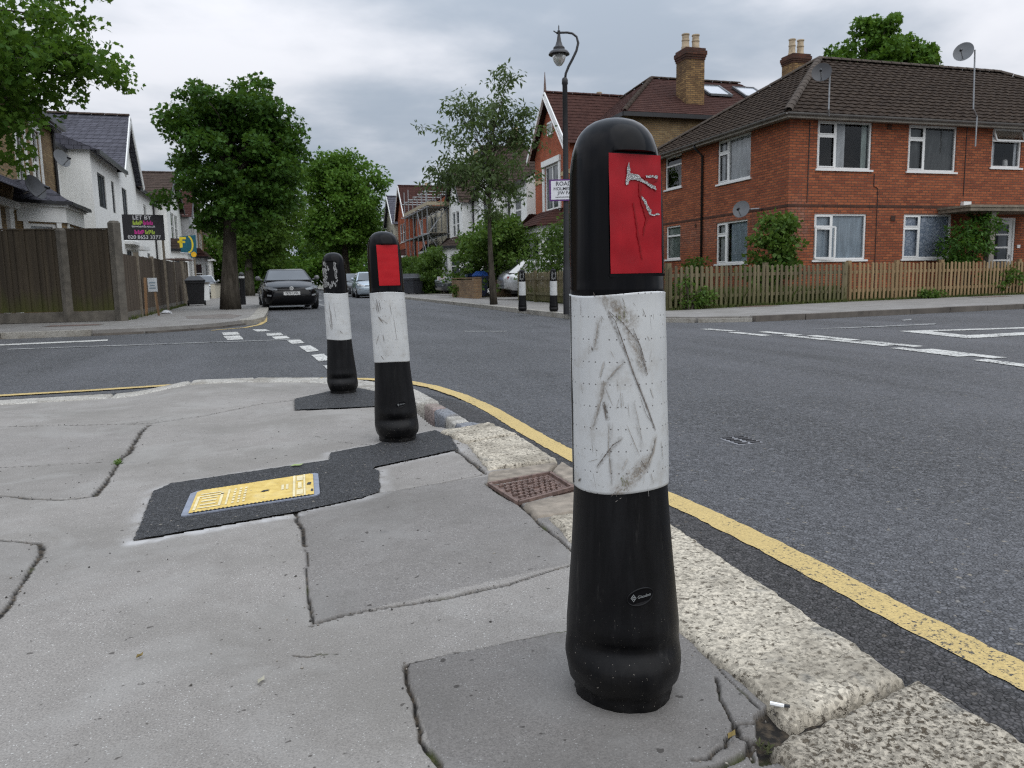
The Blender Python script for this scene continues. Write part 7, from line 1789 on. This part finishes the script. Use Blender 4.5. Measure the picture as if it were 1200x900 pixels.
def crown_points(blobs, n_clusters, per, cr, seed, hollow=.35, b0=.72, b1=.54):
    """leaf positions gathered in clumps through the volume of a few ellipsoids; returns points, outward directions, clump centres"""
    r = np.random.default_rng(seed); w = np.array([b[6] for b in blobs], float); w /= w.sum(); C = []
    for b, k in zip(blobs, r.multinomial(n_clusters, w)):
        d = r.normal(size=(k, 3)); d /= np.linalg.norm(d, axis=1, keepdims=True)
        q = hollow + (1-hollow)*r.random(k)**.55
        bump = b0 + b1*r.random(k)
        C.append(np.array(b[:3]) + d*q[:, None]*bump[:, None]*np.array(b[3:6]))
    C = np.concatenate(C); rad = cr*r.uniform(.55, 1.3, len(C)); cnt = r.poisson(per*(rad/cr)**1.5)
    idx = np.repeat(np.arange(len(C)), cnt)
    off = r.normal(size=(len(idx), 3)); off /= np.linalg.norm(off, axis=1, keepdims=True)+1e-9
    off *= (r.random(len(idx))**.5)[:, None]; off[:, 2] *= .62
    P = C[idx] + off*rad[idx][:, None]
    return P, off, C

def limbs(mb, base, top_z, r0, C, n, seed, lean=(0, 0), start=.35, thin=.012, droop=0.0):
    rr = random.Random(seed); b = Vector(base)
    pts = []; rad = []; m = 9
    for i in range(m+1):
        t = i/m; pts.append(b + Vector((lean[0]*t+.05*math.sin(t*5+seed), lean[1]*t+.05*math.cos(t*4+seed)-.05*math.cos(seed), (top_z-b.z)*t))); rad.append(r0*(1.28-.45*min(1, t*4))*(1-.72*max(0, t-.25)/.75) if t < .25 else r0*.83*(1-.82*(t-.25)/.75))
    mb.tube(pts, rad, 12)
    idx = list(range(len(C))); rr.shuffle(idx)
    for k in idx[:n]:
        c = Vector(C[k]); t = min(.97, max(start, start + (1-start)*((c.z-b.z)/(top_z-b.z+.01)-.30)*rr.uniform(.8, 1.1)))
        i = t*m; p = pts[int(i)].lerp(pts[min(m, int(i)+1)], i-int(i)); L = (c-p).length
        if L < .2: continue
        mid = p.lerp(c, .5) + Vector((rr.uniform(-.1, .1)*L, rr.uniform(-.1, .1)*L, .12*L - droop*L)); rb = max(thin*1.2, r0*.33*(1-t*.6)*min(1, L/2.5))
        q = [p, p.lerp(mid, .5)+Vector((0, 0, .03*L)), mid, mid.lerp(c, .55)+Vector((0, 0, .02*L)), c]
        mb.tube(q, [rb, rb*.8, rb*.6, rb*.4, thin*.6], 6)

def tree(name, label, base, H, r0, blobs, n_cl, per, cr, leaf, mat, seed, shape='kite', group=None, bark='bark', nl=40, lean=(0, 0), start=.3, droop=.3, hollow=.35, thin=.012, cat='tree'):
    root = thing(name, label, cat, base, 0, group)
    P, off, C = crown_points(blobs, n_cl, per, cr, seed, hollow)
    mb = MB(); limbs(mb, (0, 0, 0), H, r0, C, nl, seed, lean, start, thin); mb.build('trunk', M[bark], root, smooth=True)
    leaf_mesh('crown', M[mat], root, P, leaf, seed+1, shape, droop, off)
    return root
GT = 'street trees'
tree('maple_tree', 'large dark green street tree with thick trunk on the left footway', (-1.22, 25.7, 0), 6.3, .255,
     [(.25, .2, 4.5, 2.1, 2.0, 1.7, 4), (.65, .2, 5.7, 1.5, 1.6, 1.45, 2), (-.55, 0, 5.5, 1.2, 1.2, 1.0, 1.2), (.4, 0, 3.05, 1.35, 1.4, .7, 1.2), (1.2, 0, 3.6, 1.1, 1.3, 1.0, 1), (1.6, .1, 4.7, .9, 1.1, .9, .8), (1.3, .1, 5.8, .8, 1.0, .8, .5)], 250, 150, .44, .125, 'leaf_maple', 11, 'lobed', GT, nl=60, hollow=.15, start=.33, lean=(.15, .1))
tree('plane_tree', 'broad leaved tree overhanging the fence at the left edge of the photograph', (-6.35, 16.6, 0), 7.2, .24,
     [(.7, -.4, 5.4, 2.4, 2.2, 1.5, 4), (2.4, -.7, 4.6, 1.7, 1.5, .75, 2.4), (1.5, -.8, 3.45, 1.25, 1.2, .55, 2.0), (2.2, 0, 5.6, 1.6, 1.6, .9, 1.6), (3.2, -.6, 4.7, 1.0, .9, .40, 1.0), (.8, -1.0, 2.75, .9, .8, .35, 1.0)], 175, 98, .44, .108, 'leaf_plane', 23, 'lobed', GT, nl=80, start=.35, hollow=.25, thin=.01)
tree('lime_tree', 'bright green tree directly behind the large dark street tree', (-1.5, 57.5, 0), 8.5, .30,
     [(.9, 0, 6.0, 3.0, 3.0, 3.6, 4), (.9, 0, 3.4, 2.2, 2.2, 1.2, 1), (.5, 0, 8.6, 1.9, 1.9, 1.6, 1)], 200, 70, .85, .30, 'leaf_light', 31, 'kite', GT, 'bark_grey', nl=20)
tree('round_plane_tree', 'big round crowned green tree far down the middle of the street view', (6.9, 76, 0), 11.5, .40,
     [(-.2, 0, 8.3, 4.1, 4.1, 4.4, 6), (-.1, 0, 5.8, 3.9, 3.9, 2.1, 2), (-.3, 0, 10.6, 2.4, 2.4, 1.9, 1.4)], 420, 72, .95, .31, 'leaf_far', 41, 'kite', GT, nl=20, hollow=.45)
tree('cherry_tree', 'slender sparse tree with drooping narrow leaves on the right footway', (6.42, 22.8, 0), 5.0, .098,
     [(-.1, 0, 3.6, 1.6, 1.4, 1.0, 3.6), (-.2, .1, 4.9, 1.85, 1.6, 1.2, 2.6), (.45, 0, 6.2, .5, .5, 1.0, .9), (1.0, 0, 5.4, .6, .6, .9, .6), (-1.3, 0, 3.9, .7, .7, .5, .7), (1.3, 0, 5.1, .5, .6, .7, .5), (-.5, 0, 5.7, .9, .8, .7, .8)], 215, 33, .36, .165, 'leaf_cherry', 53, 'narrow', GT, nl=120, start=.36, droop=.9, hollow=.1, thin=.008)
tree('roadside_tree', 'windswept leafy tree rising behind the roof of the brick flats', (32.6, 37.5, 0), 13.8, .35,
     [(-.4, 0, 11.6, 2.7, 2.2, 1.7, 3), (1.4, 0, 13.0, 2.4, 2.0, 1.2, 2.2), (3.4, 0, 12.9, 1.4, 1.2, .6, 1.0), (-2.2, 0, 11.2, 1.6, 1.6, 1.0, 1.1), (.5, 0, 14.2, 1.5, 1.2, .6, .9)], 210, 90, .62, .23, 'leaf_far', 61, 'lobed', None, nl=40, hollow=.15)
for i, (x, y, h, rr_, lb, mm) in enumerate([(-3.2, 90, 9.5, 4.6, 'dark tree at the end of the street on the far left', 'leaf_maple'), (1.6, 112, 10.0, 5.2, 'dark tree closing the end of the street beyond the hatchback', 'leaf_maple'), (9.5, 112, 10, 5.5, 'dark green tree at the end of the street beyond the round crowned tree', 'leaf_maple'), (-2.0, 74, 7.4, 3.6, 'mid green street tree far behind the slim bollard', 'leaf_far'), (7.0, 96, 8.5, 4.0, 'mid green tree behind the silver blue parked car', 'leaf_far')]):
    tree('distant_tree', lb, (x, y, 0), h*.85, .32, [(0, 0, h*.50, rr_, rr_, h*.44, 1), (0, 0, h*.24, rr_*.9, rr_*.9, h*.2, .6)], 150, 60, 1.1, .42, mm, 71+i, 'kite', 'distant trees at the end of the street', nl=14, hollow=.3)

def bush(name, label, base, blobs, n_cl, per, cr, leaf, mat, seed, shape='kite', group=None, droop=.1, hollow=.4, cat='bush', stems=14):
    root = thing(name, label, cat, base, 0, group); P, off, C = crown_points(blobs, n_cl, per, cr, seed, hollow)
    k = P[:, 2] > .02; P, off = P[k], off[k]
    leaf_mesh('foliage', M[mat], root, P, leaf, seed+1, shape, droop, off)
    mb = MB(); rr = random.Random(seed); idx = list(range(len(C))); rr.shuffle(idx)
    for j in idx[:stems]:
        c = Vector(C[j]); b = Vector((c.x*.25+rr.uniform(-.1, .1), c.y*.25+rr.uniform(-.1, .1), 0)); mb.tube([b, b.lerp(c, .5)+Vector((0, 0, .15)), c], [.03, .02, .006], 5)
    mb.build('stem', M['bark'], root); return root
bush('large_bush', 'large glossy green bush behind the low brick wall and bins', (9.6, 33.6, 0), [(0, -.2, 1.7, 1.6, 2.7, 1.7, 3), (-.2, -1.0, 2.5, 1.3, 1.7, 1.25, 1.8), (-.3, 2.0, 1.5, 1.3, 1.5, 1.4, 1.2)], 210, 80, .42, .15, 'leaf_bush', 83)
bush('tall_shrub', 'feathery tall green shrub behind the picket fence beside the silver car', (10.1, 25.9, 0), [(0, 0, 1.5, 1.3, 1.5, 1.2, 2.4), (.4, -.4, 2.3, 1.2, 1.2, .9, 1.2), (-.6, .9, 1.3, .8, 1.0, 1.1, 1), (.8, -2.0, 1.4, .9, 1.2, 1.2, 1)], 160, 52, .42, .17, 'leaf_bush', 87, 'narrow', droop=.5)
bush('dark_shrub', 'dark green shrub at the foot of the white bay beside the lamp post', (10.6, 22.8, 0), [(0, 0, 1.2, 1.0, 1.0, 1.1, 1), (.4, .3, 2.0, .8, .8, .7, .5)], 60, 60, .40, .14, 'leaf_maple', 89)
bush('long_hedge', 'long clipped green hedge in front of the scaffolded house', (9.2, 50.6, 0), [(0, y, 1.45, .65, 1.5, 1.15, 1) for y in (-5.2, -3.2, -1.2, .8, 2.8, 4.8)] + [(0, y, .7, .6, 1.4, .7, .6) for y in (-4.5, -2, .5, 3)], 260, 80, .42, .16, 'leaf_hedge', 91, cat='hedge', stems=10)
bush('front_hedge', 'lower garden hedge far up the right side before the orange brick house', (8.6, 63, 0), [(0, y, 1.0, .6, 1.6, .9, 1) for y in (-4, -1.4, 1.2, 4)], 100, 60, .45, .2, 'leaf_hedge', 93, cat='hedge')
bush('garden_bush', 'green shrub against the corner of the brick flats above the weathered pickets', (13.35, 18.55, 0), [(0, 0, 1.2, .62, .55, .7, 2), (.1, 0, 1.95, .42, .4, .5, 1), (-.3, 0, .8, .5, .45, .5, 1)], 56, 62, .30, .13, 'leaf_bush', 95, group='shrubs in front of the flats')
bush('garden_bush', 'dark feathery shrub beside the porch of the brick flats', (19.7, 18.2, 0), [(0, 0, 1.5, .85, .5, .65, 2), (.5, 0, 2.0, .6, .4, .35, .8), (-.4, 0, 1.1, .5, .4, .4, .6)], 55, 55, .30, .15, 'leaf_maple', 97, 'narrow', group='shrubs in front of the flats', droop=.4)
bush('garden_bush', 'low green shrub against the far left end of the brick flats by the downpipe', (13.3, 22.9, 0), [(0, 0, .75, .4, .5, .5, 1)], 18, 50, .28, .11, 'leaf_bush', 98, group='shrubs in front of the flats')
bush('garden_bush', 'small leafy plant low behind the newer tan pickets near the porch', (20.4, 17.9, 0), [(.3, 0, .45, .7, .25, .35, 1)], 24, 40, .22, .10, 'leaf_bush', 99, group='shrubs in front of the flats')
bush('climbing_plant', 'little tuft of ivy growing through the weathered picket fence', (8.75, 15.38, 0), [(0, 0, .4, .28, .12, .35, 1), (.5, .15, .25, .4, .12, .2, .8)], 26, 40, .16, .075, 'leaf_bush', 101, cat='plant', stems=4)
bush('climbing_plant', 'creeping plant at the foot of the newer tan picket fence', (17.3, 17.1, 0), [(0, 0, .10, .5, .08, .08, 1)], 14, 36, .16, .08, 'leaf_bush', 103, cat='plant', stems=3)
bush('wall_plant', 'tuft of bright green weeds at the end of the low brick wall by the driveway', (8.2, 34.3, 0), [(0, 0, .35, .35, .6, .35, 1)], 24, 40, .22, .12, 'leaf_hedge', 105, cat='plant', stems=3)

def grass(name, poly_fn, n, h, seed, mat='grass'):
    r = np.random.default_rng(seed); P = poly_fn(r, n); n = len(P); a = r.uniform(0, 2*np.pi, n); hh = h*r.uniform(.4, 1.2, n); w = .012
    dx, dy = np.cos(a), np.sin(a); lx, ly = r.normal(0, .25, n)*hh, r.normal(0, .25, n)*hh; z0 = np.full(n, .0)
    V = np.stack([np.stack([P[:, 0]-dx*w, P[:, 1]-dy*w, z0], -1), np.stack([P[:, 0]+dx*w, P[:, 1]+dy*w, z0], -1), np.stack([P[:, 0]+lx*.5+dx*w*.6, P[:, 1]+ly*.5+dy*w*.6, hh*.6], -1), np.stack([P[:, 0]+lx, P[:, 1]+ly, hh], -1)], 1).reshape(-1, 3)
    F = np.arange(n*4).reshape(-1, 4); o = np_mesh(name, V, F, M[mat]); return tag(o, 'rough grass and weeds', 'grass', kind='stuff')
def strip_pts(P, w0, w1):
    def f(r, n):
        P_ = [Vector((*p, 0)) for p in P]; L = [(b-a).length for a, b in zip(P_[:-1], P_[1:])]; out = []
        for (a, b), l in zip(zip(P_[:-1], P_[1:]), L):
            k = int(n*l/sum(L)); d = (b-a)/l; nn = Vector((d.y, -d.x, 0)); t = r.random(k)*l; o = w0+(w1-w0)*r.random(k)**1.5
            out.append(np.stack([a.x+d.x*t+nn.x*o, a.y+d.y*t+nn.y*o], -1))
        return np.concatenate(out)
    return f
def lab(o, l): o['label'] = l; return o
lab(grass('grass', strip_pts([(8.33, 15.34), (11.4, 16.2), (14.3, 16.85)], -.02, -2.2), 12000, .42, 1), 'long rough grass behind the weathered picket fence')
lab(grass('grass', strip_pts([(14.3, 16.85), (18, 17.4), (22.0, 18.0)], -.05, -1.0), 5000, .30, 2), 'rough grass behind the newer tan picket fence')
lab(grass('grass', strip_pts([(14.4, 16.78), (18, 17.34), (22.0, 17.9)], .0, .10), 900, .09, 3), 'short grass along the foot of the newer tan pickets')
lab(grass('grass', strip_pts([(8.33, 15.28), (11.4, 16.1), (14.3, 16.75)], .0, .07), 700, .10, 4), 'short grass along the foot of the weathered pickets')
lab(grass('grass', strip_pts([(8.3, 15.6), (8.12, 18), (8.1, 20.4), (8.3, 24.1), (8.5, 26.6)], .1, 2.2), 5000, .5, 5), 'rough grass behind the fence beside the silver car')
lab(grass('grass', strip_pts([(-3.18, 19.4), (-3.3, 33.2)], .0, .10), 500, .10, 6, 'grass'), 'thin weeds along the foot of the brown board fence')
DENOISE = False
CLX, CLY, GRAD, SKY_STR, SUN_E, EXPO = 1.3, 4.2, 2.8, .98, 1.1, 0.15
# ================================================================ sky, sun, camera
w = bpy.data.worlds.new('World'); scene.world = w; w.use_nodes = True
t = w.node_tree; t.nodes.clear()
def wn(typ, ins=None, **pr):
    nd = t.nodes.new('ShaderNode'+typ)
    for k, v in pr.items(): setattr(nd, k, v)
    for k, v in (ins or {}).items():
        if isinstance(v, bpy.types.NodeSocket): t.links.new(v, nd.inputs[k])
        else: nd.inputs[k].default_value = v
    return nd
def wm(op, a, b=.5, clamp=False):
    return wn('Math', {0: a, 1: b}, operation=op, use_clamp=clamp).outputs[0]
SUN_EL, SUN_AZ = R_(52), R_(150)       # veiled sun, high and to the right behind the camera
sky = wn('TexSky', sky_type='NISHITA'); sky.sun_disc = False; sky.sun_elevation = SUN_EL; sky.sun_rotation = SUN_AZ; sky.air_density = 1.0; sky.dust_density = 2.0
co = wn('TexCoord').outputs['Generated']; sp_ = wn('SeparateXYZ', {0: co}); zc = wm('MAXIMUM', sp_.outputs[2], 0.0)
den = wm('ADD', zc, .16)
uvw = wn('CombineXYZ', {0: wm('DIVIDE', sp_.outputs[0], den), 1: wm('DIVIDE', sp_.outputs[1], den), 2: 0.0}).outputs[0]
mp = wn('Mapping', {'Vector': uvw, 'Location': (CLX, CLY, 0.0), 'Scale': (1, 1, 1)}).outputs[0]
n1 = wn('TexNoise', {'Vector': mp, 'Scale': .42, 'Detail': 5, 'Roughness': .5, 'Distortion': .5}).outputs['Fac']
n2 = wn('TexNoise', {'Vector': mp, 'Scale': 1.4, 'Detail': 6, 'Roughness': .55, 'Distortion': .2}).outputs['Fac']
f = wm('ADD', wm('MULTIPLY', n1, .70), wm('MULTIPLY', n2, .30))
fr = wn('MapRange', {0: f, 1: .42, 2: .585}, interpolation_type='SMOOTHSTEP').outputs[0]
cl = wn('Mix', {0: fr, 6: (.37, .425, .50, 1), 7: (.80, .81, .855, 1)}, data_type='RGBA').outputs[2]
grad = wm('ADD', wm('MULTIPLY', wm('MULTIPLY', zc, zc), GRAD), .95)
cloud = wn('VectorMath', {0: cl, 'Scale': grad}, operation='SCALE').outputs[0]
b1 = wn('Background', {'Color': cloud, 'Strength': SKY_STR}); b2 = wn('Background', {'Color': sky.outputs[0], 'Strength': .08})
ms = wn('MixShader', {0: .90}); t.links.new(b2.outputs[0], ms.inputs[1]); t.links.new(b1.outputs[0], ms.inputs[2])
out = wn('OutputWorld'); t.links.new(ms.outputs[0], out.inputs[0])

sl = bpy.data.lights.new('sun', 'SUN'); sl.energy = SUN_E; sl.angle = R_(80); sl.color = (1.0, .96, .90)
so = bpy.data.objects.new('sun', sl); COL.objects.link(so)
d = Vector((math.sin(SUN_AZ)*math.cos(SUN_EL), math.cos(SUN_AZ)*math.cos(SUN_EL), math.sin(SUN_EL)))
so.rotation_euler = d.to_track_quat('Z', 'Y').to_euler(); so.location = (0, 0, 40)

cam = bpy.data.cameras.new('camera'); co_ = bpy.data.objects.new('camera', cam); COL.objects.link(co_)
cam.sensor_width = 36; cam.lens = 905/1200*36; cam.clip_start = .02; cam.clip_end = 4000
PITCH = math.atan(122/905); YAW = R_(17.0); ROLL = -.02
co_.matrix_world = Matrix.Translation((0, 0, .737)) @ Matrix.Rotation(-YAW, 4, 'Z') @ Matrix.Rotation(PI/2-PITCH, 4, 'X') @ Matrix.Rotation(ROLL, 4, 'Z')
cam.dof.use_dof = True; cam.dof.focus_distance = 1.35; cam.dof.aperture_fstop = 18.0
scene.camera = co_
scene.render.engine = 'CYCLES'
cy = scene.cycles; cy.use_denoising = DENOISE
try: cy.denoiser = 'OPENIMAGEDENOISE'; cy.denoising_prefilter = 'ACCURATE'
except Exception: pass
cy.pixel_filter_type = 'BLACKMAN_HARRIS'; cy.filter_width = 1.15
cy.max_bounces = 7; cy.diffuse_bounces = 3; cy.glossy_bounces = 3; cy.transparent_max_bounces = 12; cy.transmission_bounces = 4
cy.caustics_reflective = False; cy.caustics_refractive = False; cy.sample_clamp_indirect = 6
scene.view_settings.view_transform = 'Standard'; scene.view_settings.look = 'None'; scene.view_settings.exposure = EXPO; scene.view_settings.gamma = 1.0
try: scene.view_settings.use_curve_mapping = False
except Exception: pass
